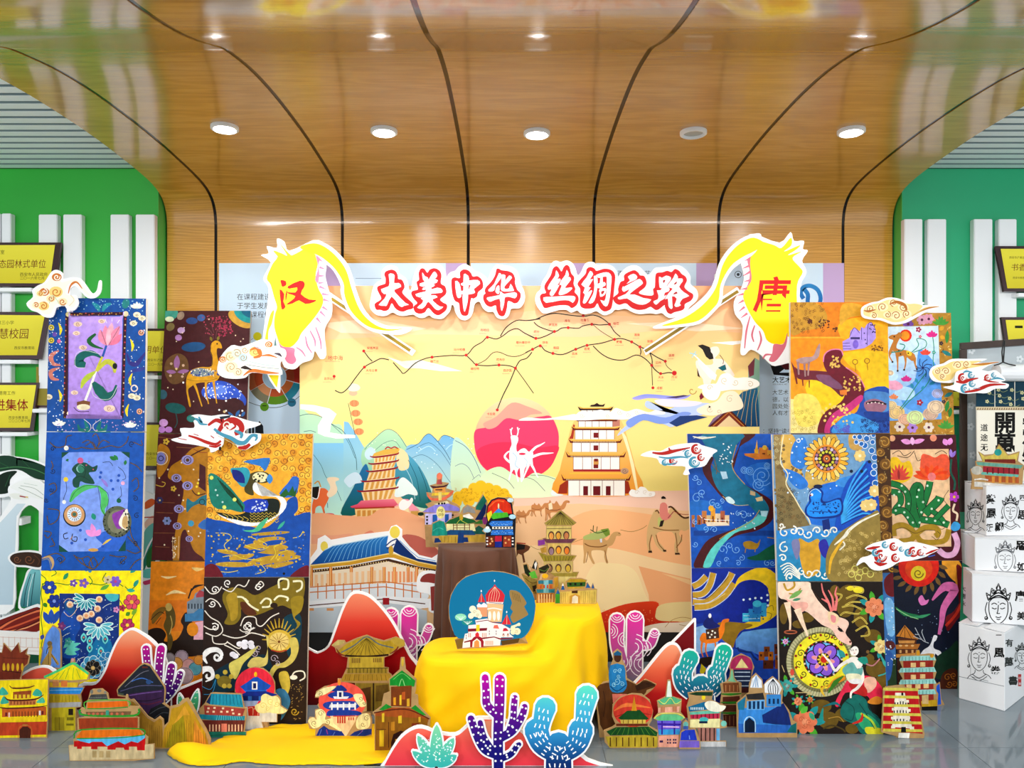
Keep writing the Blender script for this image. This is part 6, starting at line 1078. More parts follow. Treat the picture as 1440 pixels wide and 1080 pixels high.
def bodhi(a,cx,cy,s,lw=1.0,col='23252a'):
    """line drawing of a crowned serene face"""
    a.part('face_drawing_print'); S = lambda pts,w=1.0: a.S(col,w*lw,[(cx+x*s,cy+y*s) for x,y in nums(pts)])
    S('-10 -4 -10 6 -7 14 0 19 7 14 10 6 10 -4'); S('-10 -4 -6 -8 0 -9 6 -8 10 -4'); S('-7 2 -4 3.2 -2 2.4'); S('2 2.4 4 3.2 7 2'); S('-7.5 -1.5 -4.5 -3 -1.5 -1.5'); S('1.5 -1.5 4.5 -3 7.5 -1.5'); S('0 -1 -.8 6 -1.6 8 1.6 8'); S('-3 11.5 0 12.5 3 11.5'); S('-2 14 0 14.6 2 14')
    S('-11 -6 -13 -14 -9 -11 -7 -19 -3 -13 0 -24 3 -13 7 -19 9 -11 13 -14 11 -6'); S('-11 -6 0 -11 11 -6',1.6); S('-9 -9 0 -14 9 -9',1.4); S('-6 -13 0 -17 6 -13',1.4); S('-12 -4 -14 4 -12 12 -14 14'); S('12 -4 14 4 12 12 14 14'); S('-5 18 -6 22 -12 25 -15 29'); S('5 18 6 22 12 25 15 29'); S('-9 23 0 28 9 23'); S('-10 26 0 31.5 10 26')
    for x,y,r in ((-10,-10,2),(-5,-15,2),(0,-19,2.4),(5,-15,2),(10,-10,2),(-13,13,1.6),(13,13,1.6)): a.ring(col,cx+x*s,cy+y*s,r*s,lw,10)
    a.C(col,cx,cy-4*s,.6*s)
def column(a,x,y,s,txt,step=1.0,bold=.03,col=BK):
    a.part('lettering_print')
    for k,ch in enumerate(txt): a.TC(col,x,y+k*s*step,s,ch,bold=bold)
def b1s(a): bodhi(a,1377,922,1.12,.9); a.S('8a9096',.7,'1348 951 1412 965',sm=0); a.S('8a9096',.6,'1365 938 1365 951 1390 958',sm=0)
def b1f(a):
    column(a,1419,904,11,'有',1.25); column(a,1418.5,931,14,'萬',1.2); column(a,1424.5,957,13,'書',1.2); a.part('seal_print').R('c82a2c',1431.5,948,1436,965).T('fff',1432,955,4,'印').T('fff',1432,963,4,'章'); bodhi(a,1437,920,.7,.8)
def b1s2(a): column(a,1404.5,893,8,'一',1.2); column(a,1405,918,15,'風',1.1); column(a,1400,943,14,'卷',1.2)
c_,l_ = (X(1413,3.752),3.752),(X(1347,3.905),3.905)
card_box('lowest white box of the stack, standing on the grey floor',c_[0],c_[1],.158,.134,.36,.207,0,.382,[('s',lambda a: (b1s(a),b1s2(a))),('f',b1f)])
card_box('second white box from the floor, with the boldest drawn crowned face',X(1367,3.90),3.90,.96,-.26,.40,.15,.392,.632,[('f',lambda a: (bodhi(a,1404,852,1.32,1.25,'0c0c0e'),column(a,1434.5,838,15,'唐',1.3,.035),column(a,1436,866,12,'美',1.3))),('s',lambda a: column(a,1354.5,828,8,'大唐永',1.3,.01))])
card_box('third white box from the floor, with a faint grey drawn face',X(1371,3.95),3.95,.97,-.2,.36,.24,.641,.806,[('f',lambda a: (bodhi(a,1413.5,784,1.05,.75,'5a5e64'),column(a,1437,765,19,'思',1.25,.035),column(a,1436,797,13,'如',1.2)))])
card_box('topmost white box of the stack, under the cardboard gate, with small drawn faces',X(1387,3.97),3.97,.9,-.02,.36,.2,.815,1.07,[('f',lambda a: (bodhi(a,1421,716,.9,.8),column(a,1393,702,14,'紫',1.2),column(a,1394,722,15,'鳳',1.2),column(a,1386.5+1.5,742,12,'',1.2),column(a,1405,741,13,'翩',1.2),column(a,1391,742,11,'凝',1.2),column(a,1438,700,9,'四',1.2),column(a,1438,724,14,'思',1.2))),('s',lambda a: bodhi(a,1372,722,.85,.7))])
# ================================================================ draped stands and the floor cloth
def cloth_mat(name,col,rough,sheen):
    m = mat(name,col,rough,bump=(420,.12),vary=(5,.95,1.04)); b = m.node_tree.nodes['Principled BSDF']; b.inputs['Sheen Weight'].default_value = sheen; b.inputs['Specular IOR Level'].default_value = .15; return m
cloth_mat('yellow_cloth','ffca00',.7,.03); cloth_mat('brown_cloth','5c3b2c',.7,.1)
def loft(name,rings,m,loc,label,cat,cap=True):
    n = len(rings[0]); vs = [Vector(p)-Vector(loc) for r in rings for p in r]; fc = []
    for k in range(len(rings)-1):
        for i in range(n): fc.append((k*n+i,k*n+(i+1) % n,(k+1)*n+(i+1) % n,(k+1)*n+i))
    if cap: fc.append(tuple(range(n))[::-1])
    o = obj(name,vs,[f[::-1] for f in fc],m,None,loc,smooth=True)
    md = o.modifiers.new('thick','SOLIDIFY'); md.thickness = .003; md.offset = -1
    tag(o,label,cat); return o
# round pedestal under the brown cloth
SX,SY,ST = X(670,4.12),4.12,.742
n = 144; rings = []
for r in (.03,.1,.17,.196): rings.append([(SX+r*math.cos(t),SY+r*math.sin(t),ST) for t in [2*math.pi*i/n for i in range(n)]])
for k in range(13):
    u = k/12; z = ST-.006-(ST-.012)*u; row = []
    for i in range(n):
        t = 2*math.pi*i/n; f = math.sin(t*11+.8*math.sin(2*t))*.5+math.sin(t*17+1.3)*.3+math.sin(t*5+.4)*.4
        r = .204+.02*u**.7+.042*min(1,u*4.5)*(1.3*abs(math.sin(t*7+.6*math.sin(3*t)))-.75+.35*f)*(.6+.4*u); row.append((SX+r*math.cos(t),SY+r*math.sin(t),z))
    rings.append(row)
loft('draped_pedestal',rings,'brown_cloth',(SX,SY,0),'round pedestal draped to the floor in a dark brown cloth, behind the yellow stand','pedestal')
# two-step stand under the yellow cloth
def ztop(x,y):
    s = min(1,max(0,(x-.02+(y-3.62)*.35)/.13)); s = s*s*(3-2*s); q = min(1,max(0,(y-3.44)/.10)); q = q*q*(3-2*q)
    return .377+.14*s*q
ctl = smooth_pts([(-.385,3.70),(-.415,3.60),(-.40,3.47),(-.34,3.415),(-.2,3.40),(-.02,3.405),(.14,3.43),(.27,3.50),(.355,3.56),(.41,3.64),(.43,3.75),(.42,3.93),(.37,3.98),(.25,3.98),(.17,3.95),(.14,3.86),(.09,3.77),(-.03,3.735),(-.2,3.73),(-.32,3.725)],True,9)
n = len(ctl); cx_,cy_ = .02,3.62; rings = []; N2 = []
for i in range(n):
    a0,b0 = ctl[i-1],ctl[(i+1) % n]; tx,ty = b0[0]-a0[0],b0[1]-a0[1]; l = math.hypot(tx,ty); N2.append((ty/l*-1,tx/l))
sg = 1 if (N2[0][0]*(ctl[0][0]-cx_)+N2[0][1]*(ctl[0][1]-cy_)) > 0 else -1
N2 = [(a*sg,b*sg) for a,b in N2]
for s in (.04,.2,.36,.5,.62,.73,.82,.89,.945,.98):
    rings.append([(cx_+(x-cx_)*s,cy_+(y-cy_)*s,ztop(cx_+(x-cx_)*s,cy_+(y-cy_)*s)-.012*max(0,(s-.9)/.08)**2+.004*math.sin(22*x*s+13*y*s)*math.sin(17*y*s-9*x)) for x,y in ctl])
for k in range(15):
    u = k/14; row = []
    for i,(x,y) in enumerate(ctl):
        t = i/n*2*math.pi; zt = ztop(x,y)-.014; hem = .015+.10*max(0,math.sin(t*3+.6))**2
        f = math.sin(i/n*2*math.pi*9+1.1)*.55+math.sin(i/n*2*math.pi*15+.3)*.3+math.sin(i/n*2*math.pi*4)*.4
        out = .012*math.sin(min(1,u*3)*math.pi/2)+.035*u+.040*f*u**1.1+.007*math.sin(11*t+7*u+2*math.sin(5*u+3*t))*min(1,u*4); row.append((x+N2[i][0]*out,y+N2[i][1]*out,zt-(zt-hem)*(u**1.05)))
    rings.append(row)
loft('draped_stand',rings,'yellow_cloth',(.02,3.62,0),'two-step display stand under a bright yellow cloth, before the printed banner','display stand')
# crumpled yellow cloth on the floor
fp = lambda px,py: ((px-720)*dy(py)/F,dy(py))
outl = smooth_pts([fp(*p) for p in ((237,1062),(250,1053),(275,1050),(300,1046),(318,1036),(350,1030),(385,1022),(430,1020),(480,1020),(530,1020),(556,1030),(560,1050),(552,1068),(530,1075),(490,1077),(450,1076),(410,1077),(370,1075),(340,1072),(315,1076),(290,1078),(262,1075))],True,7)
n = len(outl); mx,my = sum(p[0] for p in outl)/n,sum(p[1] for p in outl)/n; rings = []; g = random.Random(5); jit = [g.uniform(.985,1.015) for _ in range(n)]
def hz(x,y,s):
    hump = .05*math.exp(-(((x-fp(262,1064)[0])/.12)**2+((y-fp(262,1064)[1])/.06)**2)); return .006+hump*min(1,(1.02-s)*12)+.006*math.sin(9*x+5*y)*math.sin(13*y-3*x)*(1-s)+.003*(1-s)
for s in (.05,.25,.42,.56,.68,.78,.86,.92,.96,.985): rings.append([(mx+(x-mx)*s,my+(y-my)*s,hz(mx+(x-mx)*s,my+(y-my)*s,s)+.004*math.sin(i*.9)*max(0,s-.8)*5) for i,(x,y) in enumerate(outl)])
rings.append([(mx+(x-mx)*jit[i],my+(y-my)*jit[i],.0032) for i,(x,y) in enumerate(outl)])
loft('floor_cloth',rings,'yellow_cloth',(mx,my,0),'crumpled bright yellow cloth spread flat on the grey floor','cloth')
# ================================================================ foam-board clouds, dunes and cacti
def cloud(lab,outline,f,d,back,draw,th=.006):
    p = smooth_pts(fr(f,outline),True,3); pl = Pl(d); o = slab('cloud_cutout',p,pl,th,'foam'); tag(o,lab,'cloud cutout','flat cloud cutouts')
    b = Vector(o.location)
    for px,py in back:
        x,z = X(px,d),Z(py,d); obj('spacer',[Vector(v)-b for v in boxv(x-.008,x+.008,d+th+.0005,d+th+.03,z-.008,z+.008)],BOXF,'foam',o)
    a = Art(o,pl,'ink'); a.z(*f).part('swirl_print'); draw(a); a.done()
CR,CY,CO = 'fbf6e6','f3d98c','d4843a'
def c1(a):
    a.Q(CR,'175 850 215 805 210 775 240 750 285 725 320 672 345 660 370 680 372 720 440 705 485 715 510 750 555 800 590 785 600 735 600 775 575 803 535 803 500 770 465 730 415 735 400 790 450 810 460 850 440 875 405 860 360 850 330 870 310 910 270 915 240 890 200 885')
    for x,y,r,c in ((340,780,42,CY),(265,865,34,CY),(270,780,30,CO),(345,690,30,CO),(310,820,28,'f7e7b8'),(245,790,22,'f0e0a0'),(220,860,24,'f7ecc8'),(380,840,30,'f3e6c0')): a.C(c,x,y,r,r*.8).W('fdf8ea' if c == CO else CO,6,x,y,r*.7,1.3,x % 360,1)
    a.S(CO,[4,14,4],'415 790 430 740 465 720 500 760').S('e8dcc0',5,'430 800 450 830 420 865').S('c8d8b8',4,'300 850 320 800 360 850')
cloud('cream and orange curled cloud with a long tail above the lotus painting','160 850 200 810 195 770 230 740 270 720 310 660 345 645 380 665 385 700 440 690 490 700 525 742 560 788 588 770 600 715 616 715 612 780 580 815 530 815 490 775 460 745 430 760 425 800 460 800 477 850 450 892 410 887 390 862 360 870 340 880 320 932 270 932 230 905 188 890',(0,230,4.32),3.955,[(85,428),(95,436)],c1)
def c2(a):
    a.Q('fbf9ee','450 420 468 345 525 285 575 290 640 270 700 250 755 260 785 290 820 305 825 335 790 375 800 430 745 430 640 420 595 450 530 455 478 445')
    for x,y,r,c in ((515,335,36,'f2ecc0'),(555,320,34,'d8e4d0'),(660,310,36,'f4d88a'),(520,400,40,'f4eac8'),(560,430,30,'f0e8cc'),(740,268,22,CO),(470,355,22,CO),(600,300,26,'f7efd8'),(590,345,28,'c8e0e0')): a.C(c,x,y,r,r*.85).W('b8843c' if c != CO else 'fdf3dc',3.5,x,y,r*.75,1.4,x*3 % 360,1)
    a.S(CO,[6,26,10],'630 300 670 290 690 330 650 345').S(CO,[4,20,18,4],'590 450 640 420 720 430 800 436').S(CO,[3,14,3],'690 335 740 330 790 345').S('3a2a20',[3,22,4],'575 405 600 402 640 415').S('5a4a5a',[3,16,3],'770 320 800 325 815 340').S('c8d8d4',5,'600 360 680 380 780 395').S('d8e4dc',5,'620 345 720 360 800 360').S('8aa098',3,'610 385 700 400 800 410').S('b8cce0',4,'640 270 700 295 780 280').P('6a8a8a','770 275 778 220 785 275')
cloud('cream cloud with orange wisps reaching from the golden deer to the flag','438 420 458 340 520 273 575 279 640 258 700 238 760 248 795 280 834 298 838 340 803 380 818 442 750 443 640 432 600 462 530 468 468 457',(200,420,K),4.24,[(330,505),(322,515)],c2)
RDc,BLc = 'c23028','5aa4bc'
def c3(a):
    for t,w_ in (('385 740 430 710 470 720 460 690',26),('440 790 470 740 520 710 570 730 580 770 540 790',40),('500 740 520 720 545 745 510 765 490 745',12),('560 870 600 870 630 850',26),('270 800 320 815 380 840 430 850 460 830',20),('390 860 430 865 460 850',14),('210 815 260 825',8),('400 800 420 815',10),('300 790 330 800',8)): a.S(RDc,[w_*.5,w_,w_*.6],t)
    a.W('f4ece0',7,497,738,30,1.4,30,1)
    for t,w_ in (('280 700 320 705 350 730 330 690',18),('320 700 340 730 380 735',14),('420 760 460 790 520 815 560 840 600 840 640 800 675 800',28),('540 770 580 790 575 815',22),('650 800 670 810 660 830',14)): a.S(BLc,[w_*.5,w_,w_*.5],t)
    a.C('3f8a86',288,702,20,16).P('2a3a48','450 690 520 680 510 695 460 705').C('151515',455,875,8,12).S('d8c8a0',3,'440 800 500 830 550 855 600 855')
cloud('white cloud with red and blue curls across the corner of the swan painting','168 822 230 803 222 757 300 755 300 718 280 690 320 676 400 685 470 676 540 688 620 713 692 730 650 752 610 762 602 788 686 788 687 832 642 862 600 884 560 872 530 822 482 802 472 852 440 884 400 898 388 872 300 853 220 842',(200,420,K),3.585,[(318,613),(340,622)],c3)
def c4(a):
    a.Q('f6dfa0','58 250 66 220 108 200 152 190 205 172 258 176 318 196 360 195 400 205 395 225 330 275 285 298 230 303 165 280 105 275 68 265')
    for x,y,r in ((100,225,28),(170,215,34),(235,190,30),(250,265,36),(310,255,30),(120,265,24),(290,215,32),(200,260,26)): a.C('f9ebc0',x,y,r,r*.75).W('c07f34',5,x,y,r*.75,1.4,x*5 % 360,1)
    a.S('c07a30',[4,20,10],'210 200 250 185 300 205 310 235').S('e0c070',[5,14,3],'340 270 420 225 500 212').S('c07a30',[2,7,2],'390 240 440 222 490 213').S('c07a30',[3,14,4],'60 235 90 240 130 230')
cloud('golden cream cloud over the corner between the orange and sky-blue paintings','46 250 54 215 100 190 150 180 200 160 260 164 320 185 370 180 418 190 405 203 505 208 470 228 420 247 340 292 290 312 230 317 160 292 100 287 58 276',(1200,380,K),3.875,[(1236,440),(1225,438)],c4)
def c5(a):
    a.Q('f4dc96','460 600 478 572 535 555 585 532 680 530 750 530 700 548 800 548 720 565 640 580 600 600 570 640 500 645')
    for x,y,r in ((490,590,24),(540,590,30),(610,555,32),(660,548,28),(520,620,22)): a.C('f9eac0',x,y,r,r*.75).W('c07f34',4.5,x,y,r*.75,1.4,x*5 % 360,1)
    a.S('c8883a',[3,14,3],'690 550 760 548 850 536').S('d89a4a',[3,10,3],'640 570 700 590')
cloud('golden cream cloud on the edge of the gold mosaic painting','446 602 468 563 530 543 580 518 680 518 784 518 730 541 852 533 790 557 730 590 640 610 590 655 500 655 460 640',(1200,380,K),4.085,[(1322,528),(1330,525)],c5)
def swirl_rb(a,items,tails):
    for x,y,r,c in items: a.S(c,[r*.4,r*.85,r*.4],[(x+r*math.cos(t),y+r*math.sin(t)) for t in [i*.5 for i in range(11)]]).W('f6f2ea',r*.12,x,y,r,1,0,1).W(c,r*.28,x,y,r*.5,1,90,1)
    for c,w_,t in tails: a.S(c,[w_*.6,w_*1.5,w_*.4],t)
cloud('white cloud with red and blue curls in front of the picture frame','525 682 590 668 600 600 640 583 720 577 790 590 835 585 890 640 862 652 908 666 892 692 830 692 780 718 720 717 650 722 590 702',(1200,380,K),4.045,[(1357,545)],
  lambda a: swirl_rb(a,((640,628,22,RDc),(655,690,22,BLc),(690,612,16,BLc),(695,662,16,BLc),(785,628,16,RDc),(820,612,12,BLc)),((RDc,14,'600 650 640 655 680 640 730 630'),(BLc,8,'640 600 660 590 690 595'),(RDc,14,'650 712 720 700 800 670 890 668'),(BLc,8,'800 640 840 630 880 640'),(RDc,7,'760 640 800 650 850 655'),(BLc,8,'700 690 740 690'))))
cloud('white cloud with red and blue curls poking out beside the winding river painting','312 311 370 284 420 288 470 263 530 248 620 243 645 255 727 281 705 303 684 333 658 368 600 378 572 388 578 412 543 413 556 372 480 367 420 357 398 326',(820,560,K2),3.66,[(1000,640),(985,650)],
  lambda a: swirl_rb(a,((615,275,22,RDc),(605,345,24,BLc),(640,320,16,RDc),(570,300,16,BLc),(490,338,18,RDc),(445,348,14,BLc)),((RDc,14,'375 295 430 300 500 285 580 268'),(RDc,9,'465 268 475 285 520 280'),(BLc,9,'410 318 460 325 530 318 570 325'),(BLc,7,'430 355 470 358 510 350'),(BLc,7,'540 290 560 275'))))
cloud('white cloud with blue and red curls below the cactus blossom painting','103 812 128 770 170 757 200 738 153 714 200 684 260 668 330 653 380 678 430 673 510 688 584 714 530 746 500 762 420 782 350 792 300 822 240 840 190 832 150 792 120 803',(1180,600,K),3.475,[(1228,790)],
  lambda a: swirl_rb(a,((245,755,30,RDc),(215,735,18,BLc),(270,690,16,BLc),(320,700,20,RDc),(330,765,20,RDc),(435,730,24,RDc),(405,735,18,BLc),(475,735,16,RDc),(365,715,12,BLc),(240,790,16,BLc)),((RDc,12,'160 714 200 708 240 700'),(RDc,9,'505 745 540 730 580 715'),(RDc,8,'490 700 510 710'),(BLc,9,'470 755 500 755'),(RDc,14,'205 790 240 805 280 798'))))
# ---- dune boards and cacti
def board(name,lab,cat,outline,f,d,draw,sm=3,th=.012,group=None,floor=True):
    p = fr(f,outline); p = smooth_pts(p,True,sm) if sm else p
    yb = 540+F*H/d; p = [(x,min(y,yb)) for x,y in p] if floor else p
    pl = Pl(d); o = slab(name,p,pl,th,'foam'); tag(o,lab,cat,group)
    a = Art(o,pl,'ink'); a.z(*f); a.clip = None; a.yb = yb; draw(a); a.done(); return o
def flat(a,y0,y1): a.clip = [(-200,y0),(1640,y0),(1640,y1),(-200,y1)]
LZ,LR,MZ,NZ,RZ,SZ,TZ = (0,820,K),(200,820,K),(420,820,K),(560,780,3.6),(820,820,K),(1020,820,K),(1200,820,K)
def h1(a): flat(a,0,a.yb-.3); a.part('dune_print').G('e0705a>c83a34>8a1418','105 575 155 525 212 500 260 494 298 510 322 570 330 900 60 900 90 700',4,a.yb)
board('dune_board','small rounded red dune board behind the yellow-roofed pavilion','dune board','92 570 148 514 210 489 260 483 306 500 334 560 345 900 50 900 80 700',LZ,dy(1004),h1)
def h2(a): flat(a,0,a.yb-.3); a.part('dune_print').G('f8b892>ee7a58>c8302c>8a1218>6a0a10','470 612 560 592 615 520 650 430 688 345 724 300 770 275 825 300 890 350 950 430 985 560 1010 690 1020 760 440 760',4,a.yb)
board('dune_board','tall salmon dune board fading to dark red beside the yellow flower painting','dune board','455 598 555 580 606 510 640 420 678 338 718 288 770 263 832 290 900 340 962 424 998 560 1022 690 1034 780 420 780',LZ,dy(998),h2)
def h3(a): flat(a,0,a.yb-.3); a.part('dune_print').P('7a0c14','175 720 175 660 225 622 350 570 350 780 175 780')
board('dune_board','dark red dune board tucked before the dark brown spirit painting','dune board','165 725 168 650 222 610 360 556 360 790 165 790',LR,dy(1002),h3,sm=0)
def cact(a,pts,top,bot,seed,n,mode='dot'):
    a.part('cactus_print')
    for t,w_ in pts: a.S(top+'>'+bot,w_,t)
    g = random.Random(seed)
def limb_outline(limbs,pad):
    """outline pieces of a cactus: each limb a rounded tube; returns polygons"""
    out = []
    for t,w_ in limbs:
        p = smooth_pts(nums(t),False,5); L_,R_ = [],[]; n = len(p)
        for i in range(n):
            a0,b0 = p[max(i-1,0)],p[min(i+1,n-1)]; dx,dz = b0[0]-a0[0],b0[1]-a0[1]; l = math.hypot(dx,dz) or 1; u = i/(n-1)
            ww = (w_ if not isinstance(w_,tuple) else w_[0]+(w_[1]-w_[0])*u if len(w_) < 3 else w_[0]*(1-u)**2+2*w_[2]*u*(1-u)+w_[1]*u*u)/2+pad; L_.append((p[i][0]-dz/l*ww,p[i][1]+dx/l*ww)); R_.append((p[i][0]+dz/l*ww,p[i][1]-dx/l*ww))
        a0,b0 = p[-2],p[-1]; an = math.atan2(b0[1]-a0[1],b0[0]-a0[0]); ww = (w_ if not isinstance(w_,tuple) else w_[1])/2+pad
        cap = [(b0[0]+ww*math.cos(an+q),b0[1]+ww*math.sin(an+q)) for q in [math.pi/2-math.pi*k/6 for k in range(1,6)]]
        out.append(L_+cap+R_[::-1])
    return out
def cactus(lab,f,limbs,d,top,bot,y0,y1,draw,pad=9,group='flat cactus cutouts',floor=True):
    pl = Pl(d); yb = 540+F*H/d; polys = [[(x,min(y,yb)) if floor else (x,y) for x,y in fr(f,q)] for q in limb_outline(limbs,pad)]
    al = [pl.hit(*q) for p in polys for q in p]; b = Vector(((min(v.x for v in al)+max(v.x for v in al))/2,d+.005,min(v.z for v in al)))
    o = empty('cactus_cutout',b); tag(o,lab,'cactus cutout',group)
    for k,p in enumerate(polys):
        s_ = slab('stem' if k == 0 else 'arm',p,Pl(d+.0004*k),.008,'foam',base=b); s_.parent = o; s_.location = (0,0,0)
    a = Art(o,pl,'ink'); a.z(*f); a.part('cactus_print')
    if floor: flat(a,0,yb-.2)
    st = (top+'>'+bot).split('>')
    def sh(y):
        t = min(.9999,max(0,(y-y0)/(y1-y0)))*(len(st)-1); k = int(t); t -= k; return ''.join('%02x' % int(round(int(st[k][i:i+2],16)*(1-t)+int(st[k+1][i:i+2],16)*t)) for i in (0,2,4))
    for q in limb_outline(limbs,0):
        lo,hi = min(v[1] for v in q),max(v[1] for v in q); a.G('>'.join(sh(lo+(hi-lo)*k/4) for k in range(5)),q,0)
    draw(a); a.done(); return o
def dotted(limbs,c,r,step):
    def fn(a):
        g = random.Random(7); a.part('dot_print')
        for t,w_ in limbs:
            p = smooth_pts(nums(t),False,6); acc = 0; w0 = w_ if not isinstance(w_,tuple) else (w_[0]+w_[1])/2
            for i in range(1,len(p)):
                acc += math.hypot(p[i][0]-p[i-1][0],p[i][1]-p[i-1][1])
                if acc > step:
                    acc = 0
                    for k in (-.27,.27): dx,dz = p[i][0]-p[i-1][0],p[i][1]-p[i-1][1]; l = math.hypot(dx,dz); a.C(c,p[i][0]-dz/l*w0*k+g.uniform(-3,3),p[i][1]+dx/l*w0*k+g.uniform(-3,3),r)
    return fn
def dashed(limbs,c,w1,ln,step):
    def fn(a):
        g = random.Random(9); a.part('dash_print')
        for t,w_ in limbs:
            p = smooth_pts(nums(t),False,6); acc = step; w0 = w_ if not isinstance(w_,tuple) else (w_[0]+w_[1])/2; row = 0
            for i in range(1,len(p)):
                acc += math.hypot(p[i][0]-p[i-1][0],p[i][1]-p[i-1][1])
                if acc > step:
                    acc = 0; row += 1; m_ = max(1,int(w0/26))
                    for j in range(m_):
                        k = ((j+.5+(.25 if row % 2 else -.25))/m_-.5)*.8; dx,dz = p[i][0]-p[i-1][0],p[i][1]-p[i-1][1]; l = math.hypot(dx,dz); x,y = p[i][0]-dz/l*w0*k,p[i][1]+dx/l*w0*k; v = g.uniform(-.3,.3)
                        a.S(c,w1,[(x-(dx/l+v)*ln/2,y-dz/l*ln/2),(x+(dx/l+v)*ln/2,y+dz/l*ln/2)])
    return fn
pc = [('60 760 70 660 95 560 100 470 110 385',(40,46)),('80 640 50 560 30 470 22 385',(36,44)),('75 720 130 660 155 580 170 490',44),('110 700 170 640 205 580 222 530',34)]
cactus('purple dotted cactus cutout on the tall salmon dune board',LR,pc,dy(1003)-.03,'c8189a','2a1470',360,700,dotted(pc,'fff',4.6,30))
ag = [('275 790 300 720 322 628',(24,4,84)),('255 790 235 740 216 652',(24,4,76))]
cactus('green and teal agave leaf cutout beside the ochre mountain',LR,ag,dy(1016),'5ac8a8','4a9a58',620,760,dotted(ag,'dff2d8',3.4,26),8,'flat agave cutouts')
# red dune behind the ochre pagoda, with its banded pink cactus
def h4(a): flat(a,0,a.yb-.3); a.part('dune_print').G('f49a78>e4503e>b80c1c>8a0410>700410','45 415 110 412 178 372 222 268 262 158 305 78 350 62 415 86 490 160 560 260 640 420 700 520 700 760 45 760',4,a.yb)
board('dune_board','large coral-to-crimson dune board behind the ochre pagoda cutout','dune board','30 400 108 403 168 366 208 264 250 150 298 62 350 48 422 74 500 150 572 254 652 414 715 512 715 780 30 780',MZ,dy(992),h4)
def banded(cs,mark):
    def fn(a):
        a.part('band_print')
        for x,y,r in mark:
            for k in (1,.68,.38): a.ring(cs,x,y,r*k,5,18)
    return fn
def pink(lab,f,ox,oy,d,group):
    lm = [('%d %d %d %d %d %d' % (640+ox,700+oy,642+ox,400+oy,646+ox,185+oy),(84,92)),('%d %d %d %d %d %d %d %d' % (610+ox,500+oy,565+ox,420+oy,540+ox,320+oy,540+ox,190+oy),(60,80)),('%d %d %d %d %d %d' % (670+ox,330+oy,730+ox,330+oy,760+ox,265+oy),(50,44))]
    def dr(a):
        a.part('band_print')
        for x,y,r,a0,a1 in ((646,150,40,10,170),(540,160,36,10,170),(640,345,70,-80,80),(500,250,40,-70,70),(760,250,34,20,160),(690,440,70,110,250),(590,300,40,100,260),(690,350,46,-60,60),(560,430,60,-30,100)):
            for k in (1,.66,.34): a.S('f6f0fa',5,[(ox+x+r*k*1.1*math.cos(math.radians(t)),oy+y+r*k*1.1*math.sin(math.radians(t))) for t in [a0+(a1-a0)*i/8 for i in range(9)]],sm=0)
    return cactus(lab,f,lm,d,'ea3aaa>c85aa8','84889a',130+oy,560+oy,dr,9,group)
pink('pink banded cactus cutout between the coral dune and the brown draped pedestal',MZ,0,0,dy(984),'pink banded cactus cutouts')
pink('pink banded cactus cutout beyond the yellow draped stand, by the camel rider',RZ,-342,30,dy(984),'pink banded cactus cutouts')
def h5(a): flat(a,0,a.yb-.3); a.part('dune_print').P('8a1a20>5a0810','440 440 648 225 648 900 440 900')
board('dune_board','dark wine-red dune board behind the teal cactus','dune board','425 440 650 208 660 208 660 900 425 900',RZ,dy(1005),h5,sm=0)
def h6(a): flat(a,0,a.yb-.3); a.part('dune_print').G('fab08a>f07a58>d83030>a01018','214 900 214 690 300 595 345 545 425 445 482 380 522 360 556 382 580 460 600 560 620 660 640 740 640 900',4,a.yb)
board('dune_board','peach-to-red dune board behind the camel rider and the teal cactus','dune board','205 900 205 680 292 585 338 535 418 434 478 366 522 346 566 372 592 456 612 556 634 656 655 740 655 900',RZ,dy(1010),h6)
tc_ = [('700 700 700 640 690 600',(130,120)),('640 640 590 590 580 530',(90,110)),('590 560 600 500 625 440',(70,96)),('740 630 780 580 775 530',(90,100)),('775 560 800 480 822 405',(70,94))]
cactus('teal prickly cactus cutout with white dashes before the peach dune board',RZ,tc_,dy(1016),'24c8a0>38a8b4','145a84',350,680,dashed(tc_,'fff',5,18,26))
# front board with its three plants
FB = dy(1077)
def h7(a): flat(a,0,a.yb-.4); a.part('dune_print').G('f88e74>f0645e>ec4a5c','-70 1068 0 950 60 895 120 880 200 908 290 918 345 880 385 842 430 834 520 842 600 884 700 962 800 990 885 1002 950 1045 1000 1100 -70 1100',4,a.yb).C('f4b090',480,880,110,40)
board('dune_board','long low coral dune board lying across the very front','dune board','-90 1085 -10 942 54 884 118 866 200 894 288 904 338 868 378 828 430 820 522 828 606 870 704 948 802 976 892 988 962 1034 1020 1100 -90 1100',NZ,FB,h7)
def agv(a): a.part('spot_print').scatter('e8fbf0',4,26,180,890,212,1040,2).scatter('e4f6fb',4,22,105,930,160,1000,3).scatter('e4f6fb',4,22,220,945,270,1000,4).scatter('e8fbf0',4,22,90,1000,280,1050,5)
al_ = [('192 1072 194 970 195 862',(30,4,108)),('180 1060 140 990 100 918',(24,4,90)),('205 1060 245 990 280 930',(24,4,90)),('190 1066 130 1040 74 996',(20,4,86)),('196 1066 250 1042 294 1016',(20,4,86))]
cactus('pale mint and blue agave cutout on the coral front board',NZ,al_,FB-.04,'9ae0b0','4ac0b8',860,1060,agv,8,'flat agave cutouts')
pf = [('508 1100 506 900 512 760 514 632',(48,52)),('500 1010 440 985 400 920 368 830',(52,34)),('480 1000 440 940 425 900 415 850',(40,26)),('500 810 450 760 445 700 440 622',(44,34)),('520 925 580 890 625 820 640 770',(46,30)),('560 900 582 830 585 780 590 725',(34,30)),('515 1035 570 1010 600 970 612 960',(34,22))]
cactus('magenta to indigo dotted cactus cutout on the coral front board',NZ,pf,FB-.055,'d000b0','1a1a80',600,1000,dotted(pf,'fff',5.6,32))
